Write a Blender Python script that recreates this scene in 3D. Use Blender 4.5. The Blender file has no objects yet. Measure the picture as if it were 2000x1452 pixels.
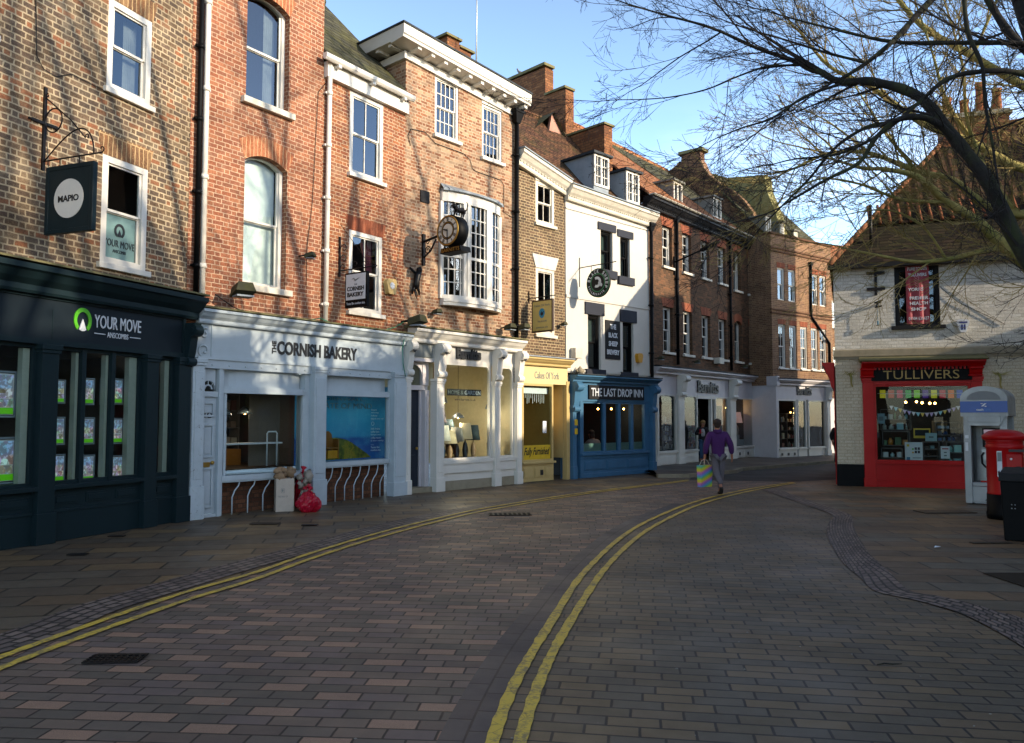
import bpy, math, random
from mathutils import Vector, Matrix
random.seed(7)
C = bpy.context.scene.collection
SC = bpy.context.scene
R = math.radians
# ------------------------------------------------------------------ camera, sky, sun
FPX, CAMH, PITCH = 1550.0, 1.7, math.atan(91 / 1550.0)
cam = bpy.data.objects.new('camera', bpy.data.cameras.new('camera')); C.objects.link(cam)
cam.location = (0, 0, CAMH); cam.rotation_euler = (R(90) + PITCH, 0, 0)
cam.data.sensor_width = 36; cam.data.lens = 36 * FPX / 2000; cam.data.clip_end = 2000; cam.data.clip_start = 0.05
SC.camera = cam
SUN_EL = R(18.0); SUN_AZ = math.atan2(0.89, -0.456)      # clockwise from +Y
SUNV = Vector((math.sin(SUN_AZ) * math.cos(SUN_EL), math.cos(SUN_AZ) * math.cos(SUN_EL), math.sin(SUN_EL)))
w = bpy.data.worlds.new('World'); SC.world = w; w.use_nodes = True
nt = w.node_tree; nt.nodes.clear()
out = nt.nodes.new('ShaderNodeOutputWorld'); bg = nt.nodes.new('ShaderNodeBackground')
sky = nt.nodes.new('ShaderNodeTexSky'); sky.sky_type = 'NISHITA'; sky.sun_disc = False
sky.sun_elevation = SUN_EL; sky.sun_rotation = SUN_AZ; sky.air_density = 1.0; sky.dust_density = 0.6; sky.ozone_density = 1.6
tc = nt.nodes.new('ShaderNodeTexCoord'); mp = nt.nodes.new('ShaderNodeMapping'); mp.inputs['Scale'].default_value = (1, 1, 3.4)
nz = nt.nodes.new('ShaderNodeTexNoise'); nz.inputs['Scale'].default_value = 2.6; nz.inputs['Detail'].default_value = 7; nz.inputs['Roughness'].default_value = 0.55
rp = nt.nodes.new('ShaderNodeValToRGB'); rp.color_ramp.elements[0].position = 0.46; rp.color_ramp.elements[1].position = 0.68
sx = nt.nodes.new('ShaderNodeSeparateXYZ'); hr = nt.nodes.new('ShaderNodeMapRange')
hr.inputs['From Min'].default_value = 0.38; hr.inputs['From Max'].default_value = 0.1; hr.inputs['To Min'].default_value = 0; hr.inputs['To Max'].default_value = 0.85
ml = nt.nodes.new('ShaderNodeMath'); ml.operation = 'MULTIPLY'
mx = nt.nodes.new('ShaderNodeMix'); mx.data_type = 'RGBA'; mx.inputs[7].default_value = (7.4, 7.8, 8.8, 1)
L = nt.links.new
L(tc.outputs['Generated'], mp.inputs['Vector']); L(mp.outputs[0], nz.inputs['Vector']); L(nz.outputs['Fac'], rp.inputs['Fac'])
L(tc.outputs['Generated'], sx.inputs[0]); L(sx.outputs['Z'], hr.inputs['Value']); L(rp.outputs['Color'], ml.inputs[0]); L(hr.outputs[0], ml.inputs[1])
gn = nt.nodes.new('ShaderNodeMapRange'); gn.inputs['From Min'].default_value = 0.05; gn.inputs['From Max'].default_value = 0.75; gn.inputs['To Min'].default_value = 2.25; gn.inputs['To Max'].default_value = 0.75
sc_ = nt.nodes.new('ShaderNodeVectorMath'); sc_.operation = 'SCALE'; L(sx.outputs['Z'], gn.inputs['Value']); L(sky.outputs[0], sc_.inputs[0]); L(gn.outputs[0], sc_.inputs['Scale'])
tn_ = nt.nodes.new('ShaderNodeVectorMath'); tn_.operation = 'MULTIPLY'; L(sc_.outputs[0], tn_.inputs[0])
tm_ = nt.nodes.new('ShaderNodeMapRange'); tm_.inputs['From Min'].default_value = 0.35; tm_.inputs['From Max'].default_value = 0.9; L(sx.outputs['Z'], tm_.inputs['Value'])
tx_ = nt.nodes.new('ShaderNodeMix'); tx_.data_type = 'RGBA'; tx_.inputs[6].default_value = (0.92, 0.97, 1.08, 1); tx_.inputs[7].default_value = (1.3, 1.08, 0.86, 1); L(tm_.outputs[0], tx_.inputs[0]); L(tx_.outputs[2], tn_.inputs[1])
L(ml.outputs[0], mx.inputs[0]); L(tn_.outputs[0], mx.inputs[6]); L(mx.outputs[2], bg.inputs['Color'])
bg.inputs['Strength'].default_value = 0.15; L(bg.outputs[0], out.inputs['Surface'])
sl = bpy.data.lights.new('sun', 'SUN'); sl.energy = 3.8; sl.angle = R(0.53); sl.color = (1.0, 0.84, 0.63)
so = bpy.data.objects.new('sun', sl); C.objects.link(so); so.rotation_euler = SUNV.to_track_quat('Z', 'Y').to_euler(); so.location = (20, -5, 20)
vs = SC.view_settings; vs.view_transform = 'Standard'; vs.look = 'None'; vs.exposure = 0.95; vs.gamma = 1
SC.cycles.use_denoising = True; SC.cycles.max_bounces = 6; SC.cycles.transparent_max_bounces = 12; SC.cycles.caustics_reflective = False; SC.cycles.caustics_refractive = False

# ------------------------------------------------------------------ geometry of the place
_c, _s = math.cos(PITCH), math.sin(PITCH)
def ray(x, y):
    u = x - 1000; v = 726 - y
    return Vector((u, FPX * _c - v * _s, FPX * _s + v * _c))
def gp(x, y, z=0.0):
    r = ray(x, y); t = (z - CAMH) / r.z; return Vector((r.x * t, r.y * t, z))
def at(x, y, Y):
    r = ray(x, y); t = Y / r.y; return Vector((r.x * t, Y, CAMH + r.z * t))
class Fac:                                # a frontage: local x along it, y into the building, z up
    def __init__(s, a, b):
        s.A = gp(*a) if len(a) == 2 else Vector(a); s.B = gp(*b) if len(b) == 2 else Vector(b)
        d = s.B - s.A; s.L = d.length; s.u = d / s.L; s.n = Vector((-s.u.y, s.u.x, 0)); s.rot = math.atan2(s.u.y, s.u.x)
    def q(s, x, y, d=0.0):
        r = ray(x, y); k = (s.A.dot(s.n) + d) / r.dot(s.n); P = r * k
        return (P - s.A).dot(s.u), CAMH + P.z
    def side(s, x, y, X):
        r = ray(x, y); k = (s.A.dot(s.u) + X) / r.dot(s.u); P = r * k
        return (P - s.A).dot(s.n), CAMH + P.z
    def rect(s, xl, xr, yt, yb, d=0.0):
        x0, z1 = s.q(xl, yt, d); _, z0 = s.q(xl, yb, d); x1, _ = s.q(xr, (yt + yb) / 2, d)
        return x0, x1, z0, z1
    def w(s, x, y, z): return s.A + s.u * x + s.n * y + Vector((0, 0, z))
FB = {1: Fac((0, 1076), (362, 1017)), 2: Fac((362, 1017), (795, 966)), 3: Fac((795, 966), (1015, 945)), 4: Fac((1015, 945), (1113, 936.5)),
      5: Fac((1113, 936.5), (1277, 923.5)), 6: Fac((1278, 916), (1488, 895)), 7: Fac((1514, 898.5), (1628, 892.5)), 8: Fac((1637, 949.3), (1877, 955.4))}

class MB:
    def __init__(s): s.v = []; s.f = []; s.sm = []; s.uv = None; s.mi = []; s.m = 0
    def add(s, vs, fs, smooth=False):
        o = len(s.v); s.v += [tuple(v) for v in vs]
        for f in fs: s.f.append([o + i for i in f]); s.sm.append(smooth); s.mi.append(s.m)
    def quad(s, *p): s.add(p, [list(range(len(p)))])
    def box(s, x0, x1, y0, y1, z0, z1):
        if x0 > x1: x0, x1 = x1, x0
        if y0 > y1: y0, y1 = y1, y0
        if z0 > z1: z0, z1 = z1, z0
        s.add([(x0, y0, z0), (x1, y0, z0), (x1, y1, z0), (x0, y1, z0), (x0, y0, z1), (x1, y0, z1), (x1, y1, z1), (x0, y1, z1)],
              [[0, 3, 2, 1], [4, 5, 6, 7], [0, 1, 5, 4], [1, 2, 6, 5], [2, 3, 7, 6], [3, 0, 4, 7]]); return s
    def tube(s, pts, r, n=8, cap=True):
        pts = [Vector(p) for p in pts]; k = len(pts); rs = r if isinstance(r, (list, tuple)) else [r] * k
        o = len(s.v); up = None
        for i, p in enumerate(pts):
            t = (pts[min(i + 1, k - 1)] - pts[max(i - 1, 0)])
            t = t.normalized() if t.length > 1e-9 else Vector((0, 0, 1))
            if up is None: a = t.orthogonal().normalized()
            else:
                a = up - t * up.dot(t)
                a = a.normalized() if a.length > 1e-6 else t.orthogonal().normalized()
            up = a; b = t.cross(a)
            for j in range(n):
                an = 2 * math.pi * j / n; s.v.append(tuple(p + (a * math.cos(an) + b * math.sin(an)) * rs[i]))
        for i in range(k - 1):
            for j in range(n):
                s.f.append([o + i * n + j, o + i * n + (j + 1) % n, o + (i + 1) * n + (j + 1) % n, o + (i + 1) * n + j]); s.sm.append(n > 4); s.mi.append(s.m)
        if cap:
            s.f.append([o + j for j in range(n)][::-1]); s.sm.append(False); s.mi.append(s.m)
            s.f.append([o + (k - 1) * n + j for j in range(n)]); s.sm.append(False); s.mi.append(s.m)
        return s
    def lathe(s, prof, c=(0, 0, 0), n=20, axis='z', smooth=True):
        o = len(s.v)
        for r, h in prof:
            for j in range(n):
                a = 2 * math.pi * j / n; p = (r * math.cos(a), r * math.sin(a), h)
                if axis == 'x': p = (p[2], p[0], p[1])
                if axis == 'y': p = (p[1], p[2], p[0])
                s.v.append((p[0] + c[0], p[1] + c[1], p[2] + c[2]))
        k = len(prof)
        for i in range(k - 1):
            for j in range(n):
                s.f.append([o + i * n + j, o + i * n + (j + 1) % n, o + (i + 1) * n + (j + 1) % n, o + (i + 1) * n + j]); s.sm.append(smooth); s.mi.append(s.m)
        s.f.append([o + j for j in range(n)][::-1]); s.sm.append(False); s.mi.append(s.m)
        s.f.append([o + (k - 1) * n + j for j in range(n)]); s.sm.append(False); s.mi.append(s.m)
        return s
    def prof(s, pts, x0, x1, dz=0.0, ends=True):      # (y, z) outline extruded along x
        n = len(pts); o = len(s.v)
        for x, d in ((x0, 0), (x1, dz)):
            for y, z in pts: s.v.append((x, y, z + d))
        for i in range(n): s.f.append([o + i, o + (i + 1) % n, o + n + (i + 1) % n, o + n + i]); s.sm.append(False); s.mi.append(s.m)
        if ends:
            s.f.append([o + i for i in range(n)][::-1]); s.sm.append(False); s.mi.append(s.m)
            s.f.append([o + n + i for i in range(n)]); s.sm.append(False); s.mi.append(s.m)
        return s
    def plate(s, pts, y0, y1):                        # (x, z) outline extruded along y
        n = len(pts); o = len(s.v)
        for y in (y0, y1):
            for x, z in pts: s.v.append((x, y, z))
        for i in range(n): s.f.append([o + i, o + (i + 1) % n, o + n + (i + 1) % n, o + n + i]); s.sm.append(False); s.mi.append(s.m)
        s.f.append([o + i for i in range(n)]); s.sm.append(False); s.mi.append(s.m)
        s.f.append([o + n + i for i in range(n)][::-1]); s.sm.append(False); s.mi.append(s.m)
        return s
    def ball(s, c, r, n=10, m=7, sc=(1, 1, 1), jit=0):
        o = len(s.v)
        for i in range(m + 1):
            a = math.pi * i / m
            for j in range(n):
                b = 2 * math.pi * j / n; k = 1 + random.uniform(-jit, jit)
                s.v.append((c[0] + r * sc[0] * k * math.sin(a) * math.cos(b), c[1] + r * sc[1] * k * math.sin(a) * math.sin(b), c[2] + r * sc[2] * k * math.cos(a)))
        for i in range(m):
            for j in range(n): s.f.append([o + i * n + j, o + (i + 1) * n + j, o + (i + 1) * n + (j + 1) % n, o + i * n + (j + 1) % n]); s.sm.append(True); s.mi.append(s.m)
        return s
    def strip(s, pts, wl, wr, z):                     # flat band along a centre line, with uv in metres
        if s.uv is None: s.uv = []
        acc = 0; o = len(s.v); k = len(pts)
        for i, p in enumerate(pts):
            t = (pts[min(i + 1, k - 1)] - pts[max(i - 1, 0)]); t.z = 0; t.normalize(); nrm = Vector((-t.y, t.x, 0))
            if i: acc += (p - pts[i - 1]).length
            a = wl[i] if isinstance(wl, list) else wl; b = wr[i] if isinstance(wr, list) else wr
            for d in (a, -b):
                q = p + nrm * d; s.v.append((q.x, q.y, z)); s.uv.append((acc, d))
        for i in range(k - 1): s.f.append([o + 2 * i, o + 2 * i + 1, o + 2 * i + 3, o + 2 * i + 2]); s.sm.append(False); s.mi.append(s.m)
        return s
    def mesh(s, name):
        me = bpy.data.meshes.new(name); me.from_pydata(s.v, [], s.f); me.polygons.foreach_set('use_smooth', s.sm)
        me.polygons.foreach_set('material_index', s.mi)
        if s.uv is not None:
            ul = me.uv_layers.new(name='uv'); vi = [0] * len(me.loops); me.loops.foreach_get('vertex_index', vi)
            flat = []
            for i in vi: flat += s.uv[i]
            ul.data.foreach_set('uv', flat)
        return me
    def build(s, name, mats, parent=None, bevel=0.0):
        me = s.mesh(name)
        for m in (mats if isinstance(mats, (list, tuple)) else [mats]): me.materials.append(m)
        o = bpy.data.objects.new(name, me); C.objects.link(o); o.parent = parent
        if bevel:
            b = o.modifiers.new('bevel', 'BEVEL'); b.width = bevel; b.segments = 2; b.limit_method = 'ANGLE'; b.angle_limit = R(40)
        return o
def tag(o, label, cat, group=None, kind=None):
    o['label'] = label; o['category'] = cat
    if group: o['group'] = group
    if kind: o['kind'] = kind
    return o
def thing(name, label, cat, fac=None, loc=(0, 0, 0), rz=0.0, group=None):
    o = bpy.data.objects.new(name, None); C.objects.link(o); o.empty_display_size = 0.2
    if fac: o.location = fac.w(*loc); o.rotation_euler = (0, 0, fac.rot + rz)
    else: o.location = loc; o.rotation_euler = (0, 0, rz)
    return tag(o, label, cat, group)
def copy_tree(o, parent=None):
    c = o.copy(); C.objects.link(c); c.parent = parent
    for ch in list(o.children): copy_tree(ch, c)
    return c
def struct(name, mb, mat):
    o = mb.build(name, mat); o['kind'] = 'structure'; return o

# ------------------------------------------------------------------ materials
def lin(h, k=1.0):
    if isinstance(h, str):
        h = h.lstrip('#'); c = [int(h[i:i + 2], 16) / 255 for i in (0, 2, 4)]
        c = [(x / 12.92 if x <= 0.04045 else ((x + 0.055) / 1.055) ** 2.4) * k for x in c]
    else: c = [x * k for x in h[:3]]
    return (c[0], c[1], c[2], 1)
class NT:
    def __init__(s, name):
        s.mat = bpy.data.materials.new(name); s.mat.use_nodes = True; s.t = s.mat.node_tree
        s.p = s.t.nodes['Principled BSDF']; s.out = s.t.nodes['Material Output']
    def n(s, kind, **kw):
        n = s.t.nodes.new('ShaderNode' + kind)
        for k, v in kw.items(): setattr(n, k, v)
        return n
    def l(s, a, b): s.t.links.new(a, b)
    def put(s, sock, v):
        if hasattr(v, 'is_linked') or hasattr(v, 'links'): s.l(v, sock)
        else: sock.default_value = v
    def m(s, op, a, b=0.0, c=0.0, clamp=False):
        n = s.n('Math', operation=op, use_clamp=clamp); s.put(n.inputs[0], a); s.put(n.inputs[1], b)
        if op in ('MULTIPLY_ADD', 'SMOOTH_MIN', 'COMPARE'): s.put(n.inputs[2], c)
        return n.outputs[0]
    def noise(s, sc, det=4, rough=0.55, vec=None, out='Fac', dist=0):
        n = s.n('TexNoise'); n.inputs['Scale'].default_value = sc; n.inputs['Detail'].default_value = det; n.inputs['Roughness'].default_value = rough; n.inputs['Distortion'].default_value = dist
        if vec: s.l(vec, n.inputs['Vector'])
        return n.outputs[out]
    def mr(s, v, a, b, c, d):
        n = s.n('MapRange'); s.put(n.inputs['Value'], v)
        for k, x in zip(('From Min', 'From Max', 'To Min', 'To Max'), (a, b, c, d)): n.inputs[k].default_value = x
        return n.outputs[0]
    def ramp(s, v, els, const=False):
        n = s.n('ValToRGB'); cr = n.color_ramp; cr.interpolation = 'CONSTANT' if const else 'LINEAR'
        while len(cr.elements) < len(els): cr.elements.new(0.5)
        for e, (p, c) in zip(cr.elements, els): e.position = p; e.color = lin(c)
        s.put(n.inputs['Fac'], v); return n.outputs['Color']
    def mix(s, f, a, b, mode='MIX'):
        n = s.n('Mix', data_type='RGBA', blend_type=mode); s.put(n.inputs[0], f); s.put(n.inputs[6], a); s.put(n.inputs[7], b); return n.outputs[2]
    def bump(s, h, st=0.3, dist=0.01):
        n = s.n('Bump'); n.inputs['Strength'].default_value = st; n.inputs['Distance'].default_value = dist; s.l(h, n.inputs['Height']); s.l(n.outputs[0], s.p.inputs['Normal']); return n
    def obj(s): return s.n('TexCoord').outputs['Object']
MC = {}
def paint(name, col, rough=0.45, dirt=0.25, peel=0.0, metal=0.0, spec=0.22, nscale=3.0, dcol='#3a3428'):
    t = NT(name); o = t.obj()
    big = t.noise(nscale, 6, 0.65, o); c = t.mix(t.mr(big, 0.42, 0.78, 0, dirt), lin(col), lin(dcol))
    fine = t.noise(45, 3, 0.6, o); c = t.mix(t.mr(fine, 0.3, 0.7, 0.0, 0.10), c, lin(col, 0.55))
    if peel:
        pz = t.noise(14, 8, 0.75, o, dist=0.6); c = t.mix(t.mr(pz, 0.6, 0.63, 0, peel), c, lin('#5b4a38'))
    t.l(c, t.p.inputs['Base Color']); t.put(t.p.inputs['Roughness'], t.mr(big, 0.3, 0.7, rough - 0.08, rough + 0.12))
    t.p.inputs['Metallic'].default_value = metal; t.p.inputs['Specular IOR Level'].default_value = spec
    t.bump(t.noise(18, 5, 0.6, o), 0.15, 0.004); return t.mat
def plain(name, col, rough=0.6, metal=0.0, emit=0.0):
    t = NT(name); o = t.obj(); c = t.mix(t.mr(t.noise(12, 4, 0.6, o), 0.35, 0.7, 0, 0.22), lin(col), lin(col, 0.5))
    t.l(c, t.p.inputs['Base Color']); t.p.inputs['Roughness'].default_value = rough; t.p.inputs['Metallic'].default_value = metal
    if emit: t.p.inputs['Emission Color'].default_value = lin(col); t.p.inputs['Emission Strength'].default_value = emit
    return t.mat
def bond(t, u, v, Ls, H, mort, header=0.0, warp=0.009, off=0.5):
    """brick pattern: returns (random value per brick, second random, 0..1 brick face mask)"""
    wn = t.noise(9, 2, 0.5, t._vec); wn2 = t.noise(7, 2, 0.5, t._vec)
    u = t.m('ADD', u, t.m('MULTIPLY', t.m('SUBTRACT', wn, 0.5), warp * 4)); v = t.m('ADD', v, t.m('MULTIPLY', t.m('SUBTRACT', wn2, 0.5), warp * 2))
    row = t.m('FLOOR', t.m('DIVIDE', v, H)); fv = t.m('SUBTRACT', v, t.m('MULTIPLY', row, H))
    per = Ls * (1 + header)
    odd = t.m('MODULO', t.m('ABSOLUTE', row), 2.0)
    jit = t.m('MULTIPLY', t.m('FRACT', t.m('MULTIPLY', t.m('SINE', t.m('MULTIPLY', row, 12.9898)), 437.58)), 0.25 * Ls if not header else 0.05 * Ls)
    uu = t.m('ADD', t.m('ADD', u, t.m('MULTIPLY', odd, per * off)), jit)
    k = t.m('FLOOR', t.m('DIVIDE', uu, per)); fu = t.m('SUBTRACT', uu, t.m('MULTIPLY', k, per))
    if header:
        ish = t.m('GREATER_THAN', fu, Ls); wd = t.m('SUBTRACT', Ls, t.m('MULTIPLY', ish, Ls * (1 - header)))
        fu = t.m('SUBTRACT', fu, t.m('MULTIPLY', ish, Ls)); idx = t.m('ADD', t.m('MULTIPLY', k, 2.0), ish)
    else: wd = Ls; idx = k
    cb = t.n('CombineXYZ'); t.put(cb.inputs[0], idx); t.put(cb.inputs[1], row)
    wnz = t.n('TexWhiteNoise', noise_dimensions='2D'); t.l(cb.outputs[0], wnz.inputs['Vector'])
    sp = t.n('SeparateColor'); t.l(wnz.outputs['Color'], sp.inputs[0])
    du = t.m('MINIMUM', fu, t.m('SUBTRACT', wd, fu)); dv = t.m('MINIMUM', fv, t.m('SUBTRACT', H, fv))
    d = t.m('ADD', t.m('MINIMUM', du, dv), t.m('MULTIPLY', t.m('SUBTRACT', t.noise(40, 3, .6, t._vec), .5), .010 if header else .003)); t._idx = idx; t._row = row
    mask = t.mr(d, mort * 0.5, mort * 0.5 + 0.004, 0, 1)
    return wnz.outputs['Value'], sp.outputs[0], mask
def brick(name, cols, mortar, Ls=0.235, H=0.078, mort=0.012, header=0.48, soot=0.25, rough=0.9, bump=0.5, white=0.0, wcol='#d8d0c0', sootc='#1d1813'):
    t = NT(name); o = t.obj(); t._vec = o
    s = t.n('SeparateXYZ'); t.l(o, s.inputs[0]); u = t.m('ADD', s.outputs[0], s.outputs[1])
    r1, r2, mask = bond(t, u, s.outputs[2], Ls, H, mort, header)
    n = len(cols); c = t.ramp(r1, [(i / n, k) for i, k in enumerate(cols)], True)
    fine = t.noise(38, 5, 0.7, o); c = t.mix(t.mr(fine, 0.38, 0.68, 0, 0.75), c, lin(cols[0], 0.3))
    c = t.mix(t.mr(t.noise(60, 3, .6, o), 0.5, 0.75, 0, .45), c, lin(mortar, .9)); c = t.mix(t.mr(r2, 0, 1, 0, 0.3), c, lin(cols[-1], 1.1))
    if white: c = t.mix(t.m('MULTIPLY', t.mr(t.noise(3.2, 7, 0.7, o), 0.34, 0.6, 0, 1), t.mr(t.m('ADD', t.m('MULTIPLY', fine, .6), t.m('MULTIPLY', r2, .4)), 0.38, 0.56, 0.0, white)), c, lin(wcol))
    mc = t.mix(t.mr(t.noise(5, 5, 0.7, o), 0.35, 0.7, 0, 0.7), lin(mortar), lin(mortar, 0.5))
    c = t.mix(mask, mc, c)
    big = t.noise(0.8, 7, 0.68, o); c = t.mix(t.mr(big, 0.44, 0.66, 0, soot), c, lin(sootc)); c = t.mix(t.mr(t.noise(1.7, 5, .7, o), .55, .7, 0, .25), c, lin(mortar))
    t.l(c, t.p.inputs['Base Color']); t.p.inputs['Roughness'].default_value = rough; t.p.inputs['Specular IOR Level'].default_value = 0.25
    h = t.m('ADD', mask, t.m('MULTIPLY', fine, 0.7)); t.bump(h, bump, 0.008); return t.mat
def paving(name, cols, mortar, Ls, H, mort, rot=0.0, uv=False, wet=0.4, bump=0.35, stain=0.35, off=0.5, big='#1b1712', fines=0.3, tan=None):
    t = NT(name)
    if uv: o = t.n('TexCoord').outputs['UV']
    else:
        m = t.n('Mapping'); m.inputs['Rotation'].default_value = (0, 0, rot); t.l(t.obj(), m.inputs[0]); o = m.outputs[0]
    t._vec = o; s = t.n('SeparateXYZ'); t.l(o, s.inputs[0])
    r1, r2, mask = bond(t, s.outputs[0], s.outputs[1], Ls, H, mort, 0, 0.002, off)
    c = t.ramp(r1, cols, True)
    if tan:
        q_ = t.m('MODULO', t.m('ADD', t.m('ADD', t._idx, t.m('MULTIPLY', t._row, 2.0)), 10000.0), 5.0); sel = t.m('MULTIPLY', t.m('LESS_THAN', q_, .5), t.m('LESS_THAN', r2, .86)); sel = t.m('MAXIMUM', sel, t.m('GREATER_THAN', r2, .985)); tn = t.mix(t.mr(t.noise(220, 2, .8, o), .4, .6, 0, .6), lin(tan), lin(tan, .45)); c = t.mix(sel, c, tn)
    fine = t.noise(130, 3, 0.7, o); c = t.mix(t.mr(fine, 0.3, 0.75, 0, fines), c, t.mix(0.5, c, lin('#000000')))
    c = t.mix(t.mr(r2, 0, 1, 0, 0.22), c, lin('#55504a'))
    c = t.mix(mask, lin(mortar), c)
    bg_ = t.noise(0.7, 7, 0.68, o); c = t.mix(t.mr(bg_, 0.42, 0.75, 0, stain), c, lin(big))
    spot = t.noise(26, 2, 0.5, o); c = t.mix(t.mr(spot, 0.77, 0.79, 0, 0.5), c, lin('#8a8680'))
    t.l(c, t.p.inputs['Base Color']); t.put(t.p.inputs['Roughness'], t.mr(bg_, 0.3, 0.7, wet, wet + 0.3))
    t.bump(t.m('ADD', t.m('MULTIPLY', mask, 1.0), t.m('MULTIPLY', t.m('ADD', fine, t.m('MULTIPLY', t.noise(3, 4, 0.6, o), 2.0)), 0.25)), bump, 0.005); return t.mat
def glass(name, tint=0.75, refl=1.0, ior=1.5, col=(0.9, 1.0, 0.98)):
    t = NT(name); t.t.nodes.remove(t.p)
    tr = t.n('BsdfTransparent'); tr.inputs[0].default_value = (tint * col[0], tint * col[1], tint * col[2], 1)
    gl = t.n('BsdfGlossy'); gl.inputs['Roughness'].default_value = 0.015; gl.inputs['Color'].default_value = (0.8, 0.9, 1, 1)
    bp = t.n('Bump'); bp.inputs['Strength'].default_value = 0.06; bp.inputs['Distance'].default_value = 0.02; t.l(t.noise(1.6, 2, 0.4, t.obj()), bp.inputs['Height']); t.l(bp.outputs[0], gl.inputs['Normal'])
    fr = t.n('Fresnel'); fr.inputs['IOR'].default_value = ior
    ms = t.n('MixShader'); t.l(t.m('MULTIPLY', fr.outputs[0], refl, clamp=True), ms.inputs[0]); t.l(tr.outputs[0], ms.inputs[1]); t.l(gl.outputs[0], ms.inputs[2])
    t.l(ms.outputs[0], t.out.inputs['Surface']); return t.mat
def tiles(name, cols, row=0.3, wid=0.22, moss=0.3, along='x', pant=0.0, mossc='#4a4a22', rough=0.9):
    """roof courses: rows run level, seen along the slope"""
    t = NT(name); o = t.obj(); t._vec = o; s = t.n('SeparateXYZ'); t.l(o, s.inputs[0])
    r1, r2, mask = bond(t, s.outputs[0] if along == 'x' else s.outputs[1], s.outputs[2], wid, row, 0.012, 0, 0.004)
    n = len(cols); c = t.ramp(r1, [(i / n, k) for i, k in enumerate(cols)], True)
    c = t.mix(t.mr(t.noise(22, 5, 0.7, o), 0.35, 0.75, 0, 0.6), c, lin(cols[0], 0.35)); c = t.mix(mask, lin('#17120e'), c)
    c = t.mix(t.mr(t.noise(1.3, 7, 0.72, o), 0.45, 0.62, 0, moss), c, lin(mossc))
    t.l(c, t.p.inputs['Base Color']); t.p.inputs['Roughness'].default_value = rough; t.p.inputs['Specular IOR Level'].default_value = 0.12
    fz = t.m('FRACT', t.m('DIVIDE', s.outputs[2], row)); h = t.m('SUBTRACT', t.m('MULTIPLY', mask, 0.7), t.m('MULTIPLY', fz, 1.0))
    if pant: h = t.m('ADD', h, t.m('MULTIPLY', t.m('SINE', t.m('MULTIPLY', s.outputs[0] if along == 'x' else s.outputs[1], 6.283 / wid)), pant))
    t.bump(h, 0.9, 0.03); return t.mat
M = {}
M['brick1'] = brick('mottled_brown_brick', ['#66523f', '#745c46', '#8a5a3e', '#574a40', '#7d6650', '#a0623f', '#6b5d50', '#50433b', '#827058', '#685547'], '#b8a688', Ls=0.205, H=0.087, mort=0.017, soot=0.5)
M['brick2'] = brick('orange_red_brick', ['#8f543b', '#9b6046', '#7f4a38', '#a3694c', '#885542', '#6f4436', '#9a6448'], '#c2a488', Ls=0.22, H=0.08, mort=0.010, soot=0.28)
M['brick2b'] = brick('rust_brown_brick', ['#96583a', '#85503a', '#a3643f', '#75483a', '#9c6a48', '#8a4c33'], '#c3a585', H=0.076, mort=0.012, soot=0.3)
M['brick3'] = brick('worn_tan_brick', ['#82523a', '#965f40', '#6e4533', '#9c7254', '#85604a', '#624639', '#965232', '#b08c6c'], '#bda488', Ls=.21, H=0.076, mort=0.014, soot=0.45, white=0.35, wcol='#c8b294')
M['brick4'] = brick('dark_buff_brick', ['#5e4a3a', '#6d5644', '#4c3d30', '#7c614a', '#654c38', '#54443a'], '#b09c78', H=0.078, mort=0.014, soot=0.45)
M['brick6'] = brick('dark_chocolate_brick', ['#54402f', '#5f4634', '#473626', '#6b4e38', '#543f30', '#7a543a'], '#6f563f', H=0.076, mort=0.009, soot=0.35)
M['brick7'] = brick('mixed_tan_brick', ['#7e5c46', '#8b6850', '#735241', '#987655', '#82614a', '#6b5142'], '#a98a68', H=0.076, mort=0.011, soot=0.35)
M['brickc'] = brick('chimney_orange_brick', ['#8a5836', '#966440', '#7a4d30', '#a06e48', '#6f4630'], '#55402c', H=0.09, Ls=0.26, mort=0.012, soot=0.35)
M['rub'] = brick('red_rubbed_brick', ['#854b34', '#90553d', '#7c4430', '#985c42'], '#8f4526', Ls=0.075, H=0.5, mort=0.006, header=0, soot=0.1)
M['arch'] = brick('brown_arch_brick', ['#7b5a40', '#6a4c38', '#90603e', '#87684a'], '#bfa075', Ls=0.085, H=0.5, mort=0.014, header=0, soot=0.2)
M['archo'] = brick('orange_arch_brick', ['#a0603f', '#ab6e4c', '#945740'], '#caa07a', Ls=0.085, H=0.5, mort=0.012, header=0, soot=0.1)
M['brickl'] = brick('low_brown_brick', ['#5a3826', '#6b4530', '#4c3022', '#744c35'], '#4a3a2c', soot=0.4)
M['wbrick'] = brick('white_painted_brick', ['#d6d0c2', '#dbd5c8', '#cfc9ba', '#ded9cd'], '#c2bcae', Ls=0.24, H=0.082, mort=0.012, soot=0.15, bump=0.9, rough=0.7, sootc='#6b6552')
M['cbrick'] = brick('cream_painted_brick', ['#cdc2aa', '#d1c7b0', '#c6baa2'], '#b5a990', Ls=0.24, H=0.082, mort=0.012, soot=0.18, bump=0.6, rough=0.7, sootc='#5f5540')
M['render'] = paint('white_render', '#c4c0b6', 0.8, 0.18, nscale=1.2, dcol='#8d8a7c')
M['white'] = paint('white_gloss_paint', '#d2cec4', 0.4, 0.15, dcol='#9a9484')
M['oldwhite'] = paint('aged_white_paint', '#cfc8b8', 0.5, 0.4, dcol='#6f6650')
M['lilac'] = paint('pale_lilac_paint', '#c6c1c2', 0.45, 0.18, dcol='#857f80')
M['pblue'] = paint('pale_blue_paint', '#adb8bd', 0.42, 0.2, dcol='#6e7276')
M['pbluepeel'] = paint('peeling_pale_blue_paint', '#adb8bd', 0.5, 0.25, peel=0.6)
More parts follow.
